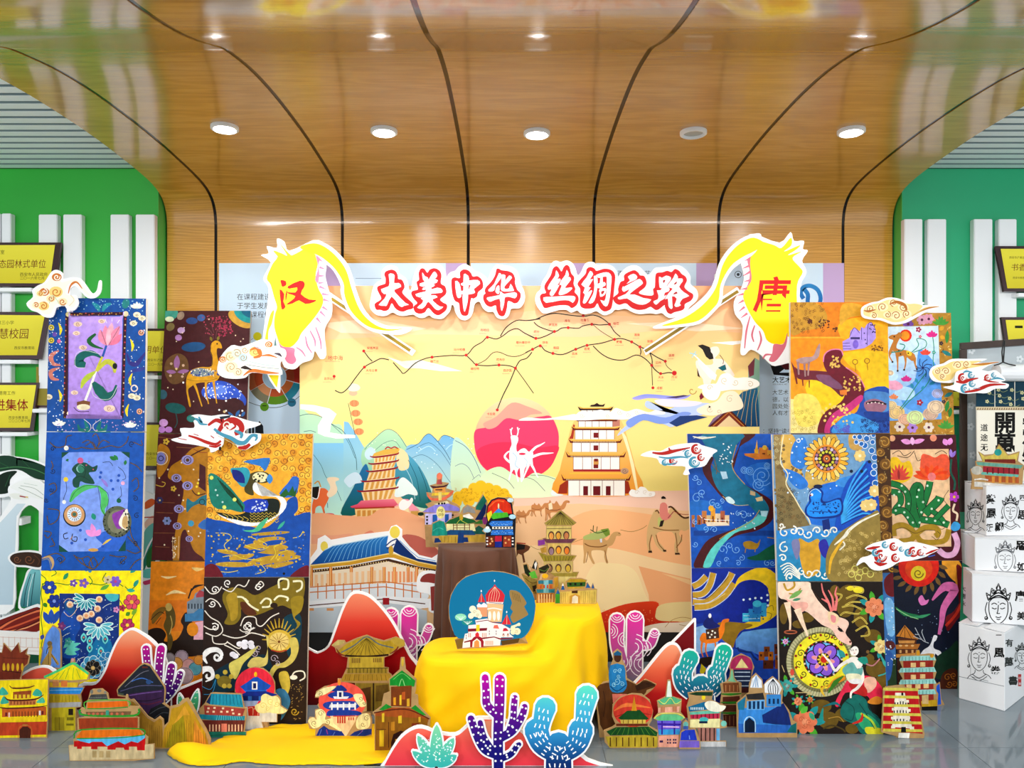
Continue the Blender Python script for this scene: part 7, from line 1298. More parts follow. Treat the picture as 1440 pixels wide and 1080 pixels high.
bf = [('812 1110 812 1040 812 960',(132,124)),('800 1010 730 960 700 890',(90,122)),('715 920 728 840 745 775',(70,106)),('830 1010 900 960 925 890',(90,122)),('925 900 940 800 955 715',(56,108))]
cactus('turquoise prickly cactus cutout with white dashes at the end of the front board',NZ,bf,FB-.07,'74ecc8>58c0dc>3a98cc','0c3a7a',650,1060,dashed(bf,'fff',6,20,34))
# ================================================================ little painted cardboard buildings
GB = 'painted cardboard buildings'
def bld(lab,outline,f,draw,bottom=None,d=None,z0=None,name='building_cutout',cat='cardboard building',m='crayon',group=GB,sm=0):
    a = cutout(name,lab,cat,outline,f,bottom,d,group=group,m=m,sm=sm,z0=z0)
    draw(a); a.done()
def rows(a,part,items):
    a.part(part)
    for c,t in items: a.P(c,t)
    return a
def bars(a,c,x0,x1,n,y0,y1,w,part=None):
    if part: a.part(part)
    for i in range(n): x = x0+(x1-x0)*(i+.5)/n; a.R(c,x-w/2,y0,x+w/2,y1)
    return a
Q1,Q2,Q3,Q4,Q5,Q6,Q7,Q8 = (580,660,9),(720,710,7.2),(625,795,8.307),(840,930,7.2),(0,890,6.75),(90,920,6.545),(270,920,8.306),(430,880,5.839)
# --- group by the yellow flower painting
def d1(a):
    rows(a,'wall_print',[('f4dc1c','-120 455 455 440 440 985 -120 1000'),('c8502c','10 850 445 840 440 965 10 975'),('f0d020','0 810 450 790 450 835 0 850'),('c86a2c','20 710 440 700 440 780 20 800'),('a85a2c','125 560 300 545 290 620 125 625'),('c8804a','85 640 345 632 340 680 85 690'),('c8502c','-120 860 10 852 10 975 -120 980')])
    a.part('landscape_print').Q('4ab8a0','0 540 30 515 80 580 0 590').Q('4ab8a0','10 640 40 600 85 660 10 675').Q('4ab8a0','310 590 345 530 395 560 390 600').Q('5ac0a0','345 660 400 610 425 640 420 665')
    a.part('roof_print').S('6a2c18',[5,14,14,5],'90 500 130 525 260 520 330 500').S('6a2c18',[5,16,16,5],'45 605 100 640 330 630 415 585').S('5a2416',[4,12,12,4],'-60 690 60 715 330 705 450 690').S('e8c428',8,'110 515 260 510 320 495')
    bars(a,'e8c838',130,290,4,585,625,24,'window_print'); bars(a,'8a4a24',110,370,9,745,795,10); bars(a,'7a3a1c',90,340,8,650,680,8); a.R('f0e8e0',370,738,388,780).R('7a2a2a',395,740,415,775).R('f0c8b8',80,755,95,800).R('7a2a2a',50,755,70,790)
    a.part('door_print').P('5a2c1c','185 998 185 920 215 890 262 888 292 915 292 998').S('c87a3a',7,'175 998 178 910 215 880 265 878 300 910 302 998').R('c89048',215,868,262,882)
bld('yellow and red gate tower cutout at the picture edge, beside the grey floor','-130 452 455 437 462 445 445 988 -130 1005',Q5,d1,bottom=1038)
def d2(a): rows(a,'wall_print',[('8a4028','-60 180 20 190 40 105 105 180 170 100 190 190 260 150 240 200 275 220 260 290 215 330 195 420 -60 430'),('c89a24','30 290 45 285 55 350 25 350'),('7a3420','-60 370 190 375 190 500 -60 500')]); a.part('window_print'); [a.C('d8b02c',x,325,13,38) for x in (38,78,122,168,212)]; a.S('4a2014',8,'20 360 120 368 200 378').S('4a2014',4,'30 235 260 245')
bld('rust-brown fortress cutout with pointed towers behind the yellow gate tower','-70 180 15 190 32 95 108 178 172 92 195 188 262 142 248 200 282 220 268 295 222 335 200 420 205 860 -70 860',Q5,d2,bottom=1014)
def d3(a): a.part('sky_print').P('6f9ce0','395 250 415 120 440 20 500 -60 560 -20 570 60 572 300 545 330 390 305',2); a.part('figure_print').Q('b89a58','395 305 430 230 460 180 455 120 480 100 500 140 490 190 520 230 560 290 540 300 490 230 480 310').C('8a7448',472,100,24).S('4a3a20',7,'440 200 450 150 480 130').S('4a3a20',6,'485 200 540 290').S('4a3a20',5,'460 180 462 300')
bld('pale blue arched panel with an embracing pair, before the yellow flower painting','385 860 385 250 405 120 432 15 500 -75 570 -30 582 60 585 860',Q5,d3,bottom=1000,name='arched_panel',cat='cardboard panel')
def d4(a):
    rows(a,'wall_print',[('e8c83a','470 470 745 470 730 520 470 510'),('c8b030','470 580 735 590 770 660 470 660'),('d0c030','490 710 715 705 715 925 490 930'),('b8b8b8','465 665 770 655 765 700 465 712')])
    a.part('roof_print').P('f4e41c','435 415 690 300 840 400 825 440 680 450 440 440').S('5ad08a',22,'420 420 560 355 690 290 760 330 840 390').S('7ab03a',5,'560 440 620 350').S('7ab03a',5,'620 440 660 330').S('7ab03a',5,'500 440 560 385').S('7ab03a',5,'690 440 700 330').S('7ab03a',5,'760 430 725 340').P('3a9ae0','465 520 795 518 760 580 465 578').S('a8d8f4',5,'470 545 770 540').C('d8a0a0',690,255,12,18)
    a.part('door_print').R('b0a02a',520,800,610,925).R('8a7a20',560,800,568,925).R('e0a068',500,450,560,505).R('e08a4a',580,455,640,510).R('3a2c20',650,720,695,780).R('8a8020',635,800,700,830).R('8a8020',630,860,700,880); bars(a,'9a8a24',480,740,8,595,655,5)
bld('pavilion cutout with a sunny yellow roof edged green over blue eaves','412 425 560 345 665 300 675 245 705 245 712 290 850 385 845 445 752 470 735 515 800 515 765 585 775 665 772 705 722 710 722 932 462 932 462 440',Q5,d4,bottom=1027.5)
def d5(a):
    rows(a,'wall_print',[('d8c49a','50 840 825 828 825 960 55 978'),('c8181c','92 800 750 765 745 885 92 870'),('e8801c','115 760 165 700 695 690 730 745 560 762 120 770'),('a84a24','135 590 680 582 678 678 140 690'),('8a6a4a','200 530 620 525 610 565 210 570'),('e8781c','215 445 580 430 590 480 215 500')])
    a.part('cornice_print').P('6ac0e8','110 780 745 745 745 770 680 815 620 800 560 830 500 800 400 845 320 805 240 820 150 800').P('c8181c','210 830 260 805 350 805 400 850 300 860').S('3aa03a',12,'95 775 160 695 690 685 740 745').S('3aa03a',10,'120 775 500 768 740 742').S('3aa03a',18,'150 510 190 560 640 565 690 500').S('3aa03a',9,'215 500 400 500 590 485').S('5ab84a',9,'200 505 215 430 575 425 600 480')
    a.part('battlement_print').P('d8c49a','50 855 120 850 120 880 165 880 165 850 250 850 250 885 310 885 310 850 400 850 400 895 470 890 480 860 550 860 560 885 600 882 600 850 670 850 675 885 745 885 745 835 825 828 825 900 50 905')
    bars(a,'c0a878',250,440,3,890,950,40); a.part('window_print'); [a.C('d07a5a',x,548,13) for x in (230,270,310,350,440,490,540)]; a.R('4aa08a',385,515,415,560); a.part('ridge_print').P('5a5a58','225 415 250 370 390 365 405 415').S('9a9890',5,'240 400 395 395').C('8a8a80',255,345,14,20).C('8a8a80',325,335,20,16).C('8a8a80',380,350,12); bars(a,'3a3a3a',240,395,10,378,400,4)
bld('red and orange city gate cutout with green eaves and a tan wall, at the front','42 842 92 835 85 790 130 700 120 590 190 575 142 510 160 490 200 500 212 425 222 415 240 345 260 322 350 318 402 360 412 412 565 412 572 370 585 375 605 478 700 482 660 575 690 582 690 690 772 765 768 832 832 825 832 962 640 978 50 982',Q6,d5,bottom=1070)
def d6(a):
    a.part('roof_print').P('2f3440','495 325 700 110 740 90 790 110 920 300 925 330 560 380 500 370').S('4a7ac0',9,'620 250 720 220 820 260').S('8a8a98',5,'560 300 700 180 780 150').S('6a6a90',6,'520 340 700 290 900 290').C('3a5a8a',780,255,26,22).S('7a3a30',14,'720 120 770 120').S('5a6a5a',16,'495 360 550 370')
    a.part('rock_print').P('4a2f58','560 370 925 320 920 440 800 520 770 560 690 470 600 400').S('7a5a98',10,'600 380 720 360 900 340').S('2a1c30',8,'620 420 760 430 900 400').S('6a2c48',10,'680 450 780 460 900 430').P('24262c','770 560 800 500 900 450 970 500 980 600 930 660 880 600 820 605').S('5a6068',5,'790 550 870 500 940 480').S('5a6068',5,'830 590 900 540 960 540')
bld('dark purple and black peaked mountain tower cutout before the salmon dune','485 330 505 295 700 100 725 82 765 85 800 105 930 300 935 350 925 450 975 490 985 620 985 880 620 880 600 405 560 395 495 385',Q6,d6,bottom=1046)
def d7(a): a.part('slope_print').P('b08a34','615 430 640 440 770 590 830 625 880 590 905 610 915 860 770 850 700 700'); a.P('c8a028','905 860 920 690 970 620 990 500 1060 480 1130 430 1210 560 1300 720 1340 860',1).P('a8981c','930 860 1000 650 1100 560 1140 860').P('dca83a','1010 640 1110 470 1160 560 1100 560 1040 620').P('d8983a','1200 600 1290 760 1330 862 1190 862'); g = random.Random(3); [a.S('8a6a1c',3,[(x,560+abs(x-1120)*.7+g.uniform(0,80)),(x+g.uniform(-10,10),850)]) for x in range(930,1330,22)]; [a.S('8a6a24',3,[(x,640+g.uniform(0,60)),(x,845)]) for x in range(790,905,18)]
bld('ochre crayon mountain cutout with two peaks beside the yellow floor cloth','605 420 640 412 690 470 770 570 830 605 880 570 915 600 920 660 960 620 975 480 1050 465 1090 415 1140 402 1180 460 1220 540 1310 690 1350 780 1350 872 800 866 690 720',Q6,d7,bottom=1053)
# --- group before the spirit painting
def d8(a):
    a.part('roof_print').P('2aa0bc','225 460 575 470 600 620 210 585').P('1f3a6a','165 560 225 460 210 585').P('2a98b0','90 700 620 720 615 770 240 770 90 755'); [a.S('0f6a88',6,[(250+i*38,470),(240+i*42,590)]) for i in range(9)]; [a.S('7ad0e0',5,[(300+i*24,690),(285+i*28,770)]) for i in range(12)]
    rows(a,'wall_print',[('b05048','140 595 620 635 590 725 150 705'),('7a3a34','110 770 620 770 600 905 190 905'),('2a8a78','195 905 630 905 630 970 205 975')]); bars(a,'f0c8a8',190,600,11,820,900,15,'pillar_print'); a.R('e8907a',345,810,410,905); a.part('window_print'); [a.R('f4ddc0',x,y,x+26,y+22) for x,y in ((170,660),(240,660),(330,660),(400,660),(470,680),(540,690),(180,620),(250,615),(350,620),(460,640))]; a.S('0f4a3c',5,'200 950 420 940 630 945')
bld('teal-roofed two-storey hall cutout on the yellow cloth beside the ochre mountain','80 640 150 570 215 455 250 448 578 462 610 615 640 640 635 720 625 770 612 905 635 905 632 975 200 982 180 900 100 780',Q7,d8,bottom=1037)
def d9(a):
    a.part('sun_print').C('e83a52',735,390,232,235); a.part('roof_print').P('1f62c4','560 380 640 330 720 270 770 265 850 320 925 365 900 400 860 420 610 420',1).P('2a78d8','600 420 880 420 860 450 640 450').P('1c3a98','580 470 640 435 860 430 960 460 1010 470 900 500 600 500').C('f4c828',743,235,18,30)
    rows(a,'wall_print',[('3a78c8','590 490 830 490 800 545 600 545'),('a8b8e0','600 545 780 545 740 610 600 610'),('e4e2dc','600 610 990 660 990 790 810 790 840 885 610 890'),('c83a2c','650 610 780 600 790 720 660 720')]); a.part('window_print').R('f4f4f4',700,320,765,412).R('1c2a6a',714,338,750,400).R('14307a',590,485,655,540).R('14307a',700,485,780,540).S('f0c8b0',6,'660 630 710 625 712 710').S('f0c8b0',6,'720 640 770 640 770 715')
    a.part('cloud_print').P('f6eeb0','735 600 800 560 810 490 860 460 930 490 990 490 1030 540 1030 600 1110 655 1060 690 960 690 900 680 830 690 760 670',3).Ws('e0c860',5,((830,600,40),(920,550,40),(990,580,36),(880,640,30)))
bld('blue temple cutout on a crimson sun disc with a pale yellow cloud','595 895 595 700 575 470 498 440 510 340 570 240 660 165 740 148 830 165 920 230 968 330 972 450 1035 520 1040 600 1118 655 1065 698 995 700 995 795 825 795 845 885',Q7,d9,bottom=1025.5)
def d10(a):
    a.part('sun_print').C('f0685a',300,620,195,158); a.part('roof_print').Q('1f3f98','210 530 260 490 300 490 340 530 300 540 240 540').Q('1f48a8','180 570 240 540 340 545 395 575 340 600 230 598').Q('2a50b0','140 650 200 620 400 620 440 660 380 690 200 690').Q('1f48a8','170 725 210 690 400 695 460 720 400 740 200 742').C('e8983a',275,465,13,26)
    rows(a,'wall_print',[('f0d2a8','200 740 415 735 410 780 330 910 290 890 220 800'),('e8eef8','225 580 355 580 340 600 235 600'),('dfe6f4','200 645 420 640 400 670 190 672')]); bars(a,'f8f8fc',190,430,5,630,690,12); a.part('window_print').R('f4f6fa',258,535,308,598).R('22306a',272,545,294,585); bars(a,'c8402c',255,330,4,745,800,12); a.S('c8402c',8,'225 742 410 740'); bars(a,'c8402c',345,400,3,750,775,10)
    a.part('rock_print').P('1f3f9a','80 915 110 850 150 820 190 850 260 860 290 860 330 915',1).P('23408f','345 915 400 870 470 850 540 845 540 890 450 915',1); [a.S('6a8ad8',5,t) for t in ('110 905 130 850','220 905 240 870','420 905 470 860')]; a.S('a04a98',7,'180 890 170 850').S('8a4a98',6,'450 880 470 850')
    a.part('cloud_print').Q('f4ecb8','20 780 60 750 90 770 80 700 130 685 165 720 160 770 215 760 230 800 290 850 280 865 220 830 150 800 110 830 60 840').Q('f0e8b4','80 580 95 545 150 510 250 495 200 540 140 570').Q('f4ecb8','420 840 415 780 450 730 510 720 530 770 520 830 470 850').Q('f0e8b4','390 570 460 560 470 600 495 640 490 660 440 660').Ws('8a6a2c',4,((125,720,28),(70,800,26),(180,790,24),(120,560,22),(500,760,24),(470,810,20),(450,600,20),(480,640,14)))
bld('round blue-roofed temple of three tiers cutout among cream clouds','15 790 30 750 75 755 75 690 110 680 95 650 140 590 75 590 85 540 150 500 240 480 262 470 262 435 290 435 292 470 360 480 420 530 470 560 500 630 500 700 460 710 530 720 545 770 540 900 450 918 330 928 75 925 80 850 30 845',Q8,d10,bottom=1038)
def d11(a):
    a.part('roof_print').P('bca234','250 215 330 150 420 110 500 80 560 110 640 130 740 110 800 140 780 170 740 190 680 235 560 250 320 245').S('6a7a80',10,'290 220 400 160 500 90 600 150 720 180').S('3a2410',16,'320 245 500 252 680 238').S('8a3a28',[4,18,4],'250 185 280 230 330 245').S('8a3a28',[4,16,4],'690 230 740 200 770 150').Q('c8b878','215 160 270 120 315 130 300 150 260 160').Q('c0a848','700 120 740 95 800 120 810 160 760 170'); [a.S('6a5a1c',3.5,[(500,100),(x,240)]) for x in range(330,680,40)]; a.P('b8983a','320 395 690 390 710 450 285 455'); [a.S('7a6420',4,[(330+i*36,400),(320+i*38,450)]) for i in range(10)]
    rows(a,'wall_print',[('c8b044','355 255 640 255 640 345 355 345'),('a8923a','345 345 670 345 670 390 335 390'),('9c8636','410 470 690 470 690 700 410 700'),('6a4a24','440 520 535 500 535 700 440 700'),('7a6228','575 490 680 480 680 620 575 620')]); bars(a,'5a4a1c',340,670,11,350,388,5,'rail_print'); a.S('5a4a1c',6,'335 348 675 346'); bars(a,'8a6a34',375,450,5,265,305,9); bars(a,'8a6a34',550,625,5,265,300,9); a.R('3a2a14',550,470,562,700)
bld('large ochre pagoda cutout with upswept eaves before the crimson dune','210 160 260 118 318 120 330 140 420 100 500 75 560 100 640 122 740 90 810 120 815 165 770 185 700 240 645 260 645 340 680 345 680 385 705 400 718 455 700 470 700 730 408 730 405 470 280 460 310 400 335 345 345 260 300 250 250 215 240 180',Q8,d11,bottom=1005)
def d12(a):
    a.part('roof_print').P('1f9a3a','690 440 790 365 900 450 890 500 810 490 800 530 770 520 750 490 690 490',1).P('2a9a3a','600 690 660 640 705 665 690 700').P('2a9a3a','845 690 900 650 990 735 900 730').S('a8e898',5,'765 500 790 435 815 500').S('8ad878',4,'720 440 790 390 860 440').C('d8b848',795,300,10,36)
    rows(a,'wall_print',[('8a4a1c','700 500 870 490 865 665 700 660'),('b06028','570 720 700 670 850 670 1010 760 1000 800 570 790'),('9a6a1c','570 740 1000 760 1000 1000 570 1040'),('3a1810','700 960 720 890 780 860 840 880 860 960 860 1010 700 1025')]); [a.P(c,[(x,y),(x+w_,y-4),(x+w_,y+h_),(x,y+h_)]) for x,y,w_,h_,c in ((625,720,20,70,'e8c83a'),(760,740,28,60,'e8c83a'),(925,750,18,40,'e0b83a'),(605,860,36,130,'d8b82c'),(700,790,30,70,'c8902c'),(770,570,16,80,'f0c83a'),(830,600,22,60,'e8b83a'),(720,590,20,60,'e8a82c'),(790,545,26,60,'c8682c'),(870,800,60,60,'8a3a1c'),(735,930,30,40,'d8a02c'))]; a.S('6a2c14',10,'560 715 700 690 850 690 1015 765').S('5a2c10',6,'680 790 680 1000').S('5a2c10',5,'580 850 660 850')
bld('gold and brown palace cutout with bright green onion roofs behind the front board','565 1048 565 745 548 712 620 660 640 560 690 540 680 440 770 360 780 260 810 260 822 360 908 440 905 520 895 560 920 570 925 650 1025 755 1020 800 1010 1048',Q8,d12,bottom=1058)
# --- on the brown pedestal
PZ = .742
def d13(a):
    a.part('tower_print').C('f08a6a',342,85,36,42).P('b85a5a','318 130 365 125 380 190 305 190').P('5a2a38','220 205 300 215 400 205 465 178 440 210 380 235 260 240').P('e8a85a','270 240 410 225 420 290 280 295').P('e8c84a','250 300 470 290 480 320 240 335').S('e87a5a',[10,34,34,10],'185 300 240 375 400 370 500 290 520 270').P('e8d880','330 290 370 285 370 390 330 392').R('5a2a28',290,252,380,266)
    rows(a,'wall_print',[('9a90e0','130 540 200 490 310 440 440 430 560 470 600 500 590 530 420 520 300 550'),('d0c8f0','160 560 500 545 490 690 160 700'),('2a6ab8','255 575 315 570 315 670 255 670'),('2a6ab8','410 570 460 565 460 690 410 690'),('e8e0b8','270 440 440 400 470 430 310 450')]); a.part('medallion_print').C('f0e8a0',358,545,56,80).Ws('8a7a2a',6,((340,520,20),(375,520,20),(345,570,20),(378,575,18))); [a.C('14181c',x,y,14) for x,y in ((185,600),(185,640),(185,685),(510,580),(512,620),(335,435),(375,432),(405,430))]; a.C('123a28',105,565,40,24)
bld('lilac-roofed temple cutout with a peach tiered spire on the brown pedestal','100 560 200 480 165 440 245 410 185 340 175 290 245 300 255 250 215 205 300 180 310 70 345 40 380 70 370 160 462 172 425 240 520 270 515 320 430 380 560 440 605 480 600 540 520 560 500 985 170 985 150 600',Q1,d13,d=4.22,z0=PZ)
def d14(a):
    a.part('mountain_print').P('1f7a6a','805 470 900 325 940 400 880 520 800 510',1).P('16306a','840 560 920 430 960 500 930 640 790 640',1).P('1f9a8a','245 840 255 690 340 650 400 660 450 820 440 850',1).S('5ac8b8',6,'260 780 330 740 390 760').P('1f6a5a','770 760 840 710 920 760 920 820 770 820',1).P('9a9a98','640 500 700 460 780 500 800 560 700 540 640 560',1).P('f4f0e8','640 580 720 560 780 620 640 640')
    a.part('roof_print').P('1f6a3a','410 690 470 640 600 590 780 640 810 670 700 690 560 690').C('c8a83a',618,605,24,40).S('c8d05a',6,'560 690 600 640 640 660 700 690').P('4a8a3a','770 690 860 640 920 650 900 690'); rows(a,'wall_print',[('e8e4b0','430 690 780 690 800 780 430 780'),('1f5a88','440 780 480 765 760 770 800 830 440 830'),('c8a848','330 840 590 830 590 930 330 925'),('c8a848','690 840 920 825 920 920 690 915'),('1a4a88','580 800 650 800 650 930 570 935'),('16407a','275 930 285 870 330 870 370 920'),('16407a','620 920 640 860 700 860 710 920')]); [a.R('7a4a20',x,690,x+10,770) for x in (515,560,655,718)]; a.S('7a4a20',9,'510 705 730 702',sm=0).S('7a4a20',7,'515 740 730 738',sm=0); [a.R('8a6a28',360+i*45,850,366+i*45,925) for i in range(5)]
bld('green-roofed garden pavilion cutout with blue rocks on the brown pedestal','240 845 245 680 340 640 420 680 470 630 590 590 600 560 640 480 690 445 790 480 890 310 945 400 965 500 940 640 935 825 930 925 720 935 270 940',Q1,d14,d=4.045,z0=PZ)
def d15(a):
    a.part('sun_print').P('1a2030','925 990 930 560 945 460 1000 385 1080 355 1170 365 1260 430 1280 560 1310 600 1295 990').P('e0401c','945 560 960 470 1010 400 1085 372 1165 382 1240 440 1262 560',1).P('f0d83a','940 560 1000 520 1010 580 960 660').S('f07a3a',14,'970 480 1060 400 1160 410'); a.part('roof_print').P('4a9ae0','1030 550 1090 490 1160 550').P('5ac03a','990 600 1030 550 1200 545 1220 600 1020 630').P('3a88e0','970 690 1000 655 1270 650 1265 715 1000 720').P('3a88e0','990 830 1010 770 1270 760 1280 830').C('f0e0b0',1090,465,10,34); g = random.Random(4); [a.S(c,6,[(x,y),(x+14,y+g.uniform(-24,24))]) for x in range(995,1265,22) for y,c in ((690,'9ad0f8'),(800,'9ad0f8'),(680,'14307a'),(790,'14307a'))]
    rows(a,'wall_print',[('f0ece0','1010 725 1270 725 1270 755 1010 755'),('7a3418','940 850 1040 845 1040 980 940 980'),('a8482c','1150 845 1250 840 1250 980 1150 980'),('c82a4a','1045 845 1130 840 1130 910 1045 915'),('1f3aa0','1045 915 1130 910 1130 985 1045 985')]); [a.C('1a1a20',1040+i*40,740,12) for i in range(6)]; [a.C('e8b87a',x,y,13) for x,y in ((1000,880),(985,940),(1010,910),(1175,870),(1180,930),(1220,890))]; [a.R('f4f4f4',x,y,x+22,y+18) for x in (935,1258) for y in (860,900,940)]; a.part('cloud_print').C('bfe4f4',945,770,50,30).C('d8eef8',1240,390,40,28).C('bfe4f4',1265,600,44,30).C('8a3a7a',915,650,30,50).C('eaf6fa',950,740,26,20)
bld('mosaic-bright tower cutout with a red dome and blue tiled tiers on the brown pedestal','925 990 915 860 935 820 880 780 930 720 890 690 900 600 925 560 940 460 1000 380 1080 352 1170 358 1220 350 1285 375 1285 430 1268 470 1275 560 1320 590 1310 640 1280 660 1290 760 1300 850 1310 990',Q1,d15,d=3.955,z0=PZ)
# --- on the yellow stand
def d16(a):
    a.part('roof_print').P('a8984a','330 185 400 140 480 60 500 60 580 130 650 185 620 205 360 205').P('7a4a5a','310 340 640 345 600 385 350 385').P('a8983a','270 480 350 510 650 515 600 565 320 570').P('a89a48','390 690 670 680 650 725 440 725'); [a.S('4a3a24',4,[(490,70),(355+i*30,200)]) for i in range(10)]; [a.S('5a4a28',4,[(330+i*32,520),(345+i*28,565)]) for i in range(10)]
    rows(a,'wall_print',[('d8c47a','350 215 600 215 598 345 350 345'),('d8bc70','365 390 590 390 590 505 365 505'),('d0bc78','320 575 615 570 610 690 330 690'),('d8cc8a','440 725 650 725 650 990 440 990')]); a.part('window_print'); [a.C('6a4a3a',x,y,32,44).C(c,x,y+6,22,34) for x,y,c in ((398,310,'e8a85a'),(470,308,'e8b04a'),(550,308,'c8885a'),(398,465,'a88a98'),(472,455,'f0a83a'),(555,460,'e88a3a'),(380,640,'b08a6a'),(470,640,'d8b84a'),(568,640,'d8b84a'))]; a.S('5a4a30',6,'350 240 600 238',sm=0).P('9a4aa8','262 360 330 350 335 400 265 415').P('c8a048','285 440 345 420 350 480 300 490')
bld('slender brown pagoda cutout with arched windows, tallest on the yellow stand','325 185 390 140 470 65 500 55 590 125 655 180 605 215 605 340 655 345 600 395 598 505 655 515 620 570 620 680 678 680 655 730 655 1000 330 1000 330 700 320 570 265 480 345 500 350 420 262 415 262 355 345 330 345 215',Q2,d16,d=3.885,z0=.524)
def d17(a): a.part('figure_print').P('24341c','115 610 150 600 165 650 200 690 170 730 130 690').P('6ac04a','170 690 230 665 260 740 200 745').P('2a2c28','200 640 230 560 260 590 250 660').P('e8e8e4','225 600 245 570 255 600 235 660').P('3a3420','270 640 360 600 380 630 340 690 280 690',1).P('9a8a48','100 700 200 740 260 760 260 900 200 900 140 790',1).P('3a2a18','205 820 245 810 240 870 215 880').S('d8c8a8',7,'170 600 185 660').S('6a8a3a',8,'270 650 330 670 365 640').S('5a4424',6,'130 740 200 790 250 780')
bld('green and black musicians cutout on the yellow stand beside the brown pagoda','95 700 130 690 110 600 150 590 200 640 235 550 265 590 275 640 370 590 390 635 350 700 290 700 270 780 270 1000 180 1000 140 800',Q2,d17,d=3.845,z0=.524)
def d18(a): rows(a,'wall_print',[('c89048','255 780 420 770 425 995 250 995'),('c8a03a','425 740 465 730 470 820 430 850')]); a.part('roof_print').P('3a88a0','265 765 410 760 415 800 265 800').P('3a90a8','245 855 435 850 430 890 255 892').C('f0c028',335,720,32,24).P('8ac8d8','320 765 370 760 370 890 320 890'); bars(a,'f0d8a8',260,420,6,905,990,12,'window_print'); bars(a,'8a3a1c',270,410,5,900,950,8); bars(a,'c85a3a',275,410,4,810,845,14)
bld('small teal-roofed shop cutout with a yellow dome on the yellow stand','245 1000 250 890 238 860 255 840 258 770 300 760 310 710 340 690 370 710 380 750 415 755 425 730 470 725 475 820 440 860 430 1000',Q2,d18,d=3.80,z0=.524)
def d19(a): rows(a,'wall_print',[('d8c26a','485 880 855 860 850 998 490 998'),('c8a048','580 995 585 920 640 900 690 920 690 998'),('e4e0d0','605 995 612 930 640 915 668 930 668 995'),('5a3a1c','605 870 665 865 665 895 605 895'),('4aa03a','440 900 485 890 485 995 440 995')]); a.part('roof_print').P('b89a28','545 780 590 750 700 750 755 765 735 785').P('3a6a2c','555 785 745 780 740 825 560 830').P('c8a83a','570 830 720 830 730 845 560 848'); [a.R('1a2010',x,790,x+22,815) for x in (580,630,690)]; a.part('mountain_print').P('2a6aa8','445 900 465 850 485 900').P('2a6aa8','495 860 515 790 535 860').P('2a6aa8','745 840 765 790 795 840').P('2a6aa8','805 845 820 795 832 845').P('e8eef0','505 820 515 790 525 820'); [a.S('b0943a',3,[(700+i*22,880),(700+i*22,990)]) for i in range(7)]; [a.S('b0943a',3,[(500+i*22,890),(500+i*22,990)]) for i in range(4)]
bld('straw-coloured city wall cutout with a green gatehouse on the yellow stand','435 1002 438 900 465 840 488 865 512 780 545 845 540 780 590 740 705 742 760 760 745 800 765 785 800 840 820 790 840 848 862 855 858 1002',Q2,d19,d=3.745,z0=.524)
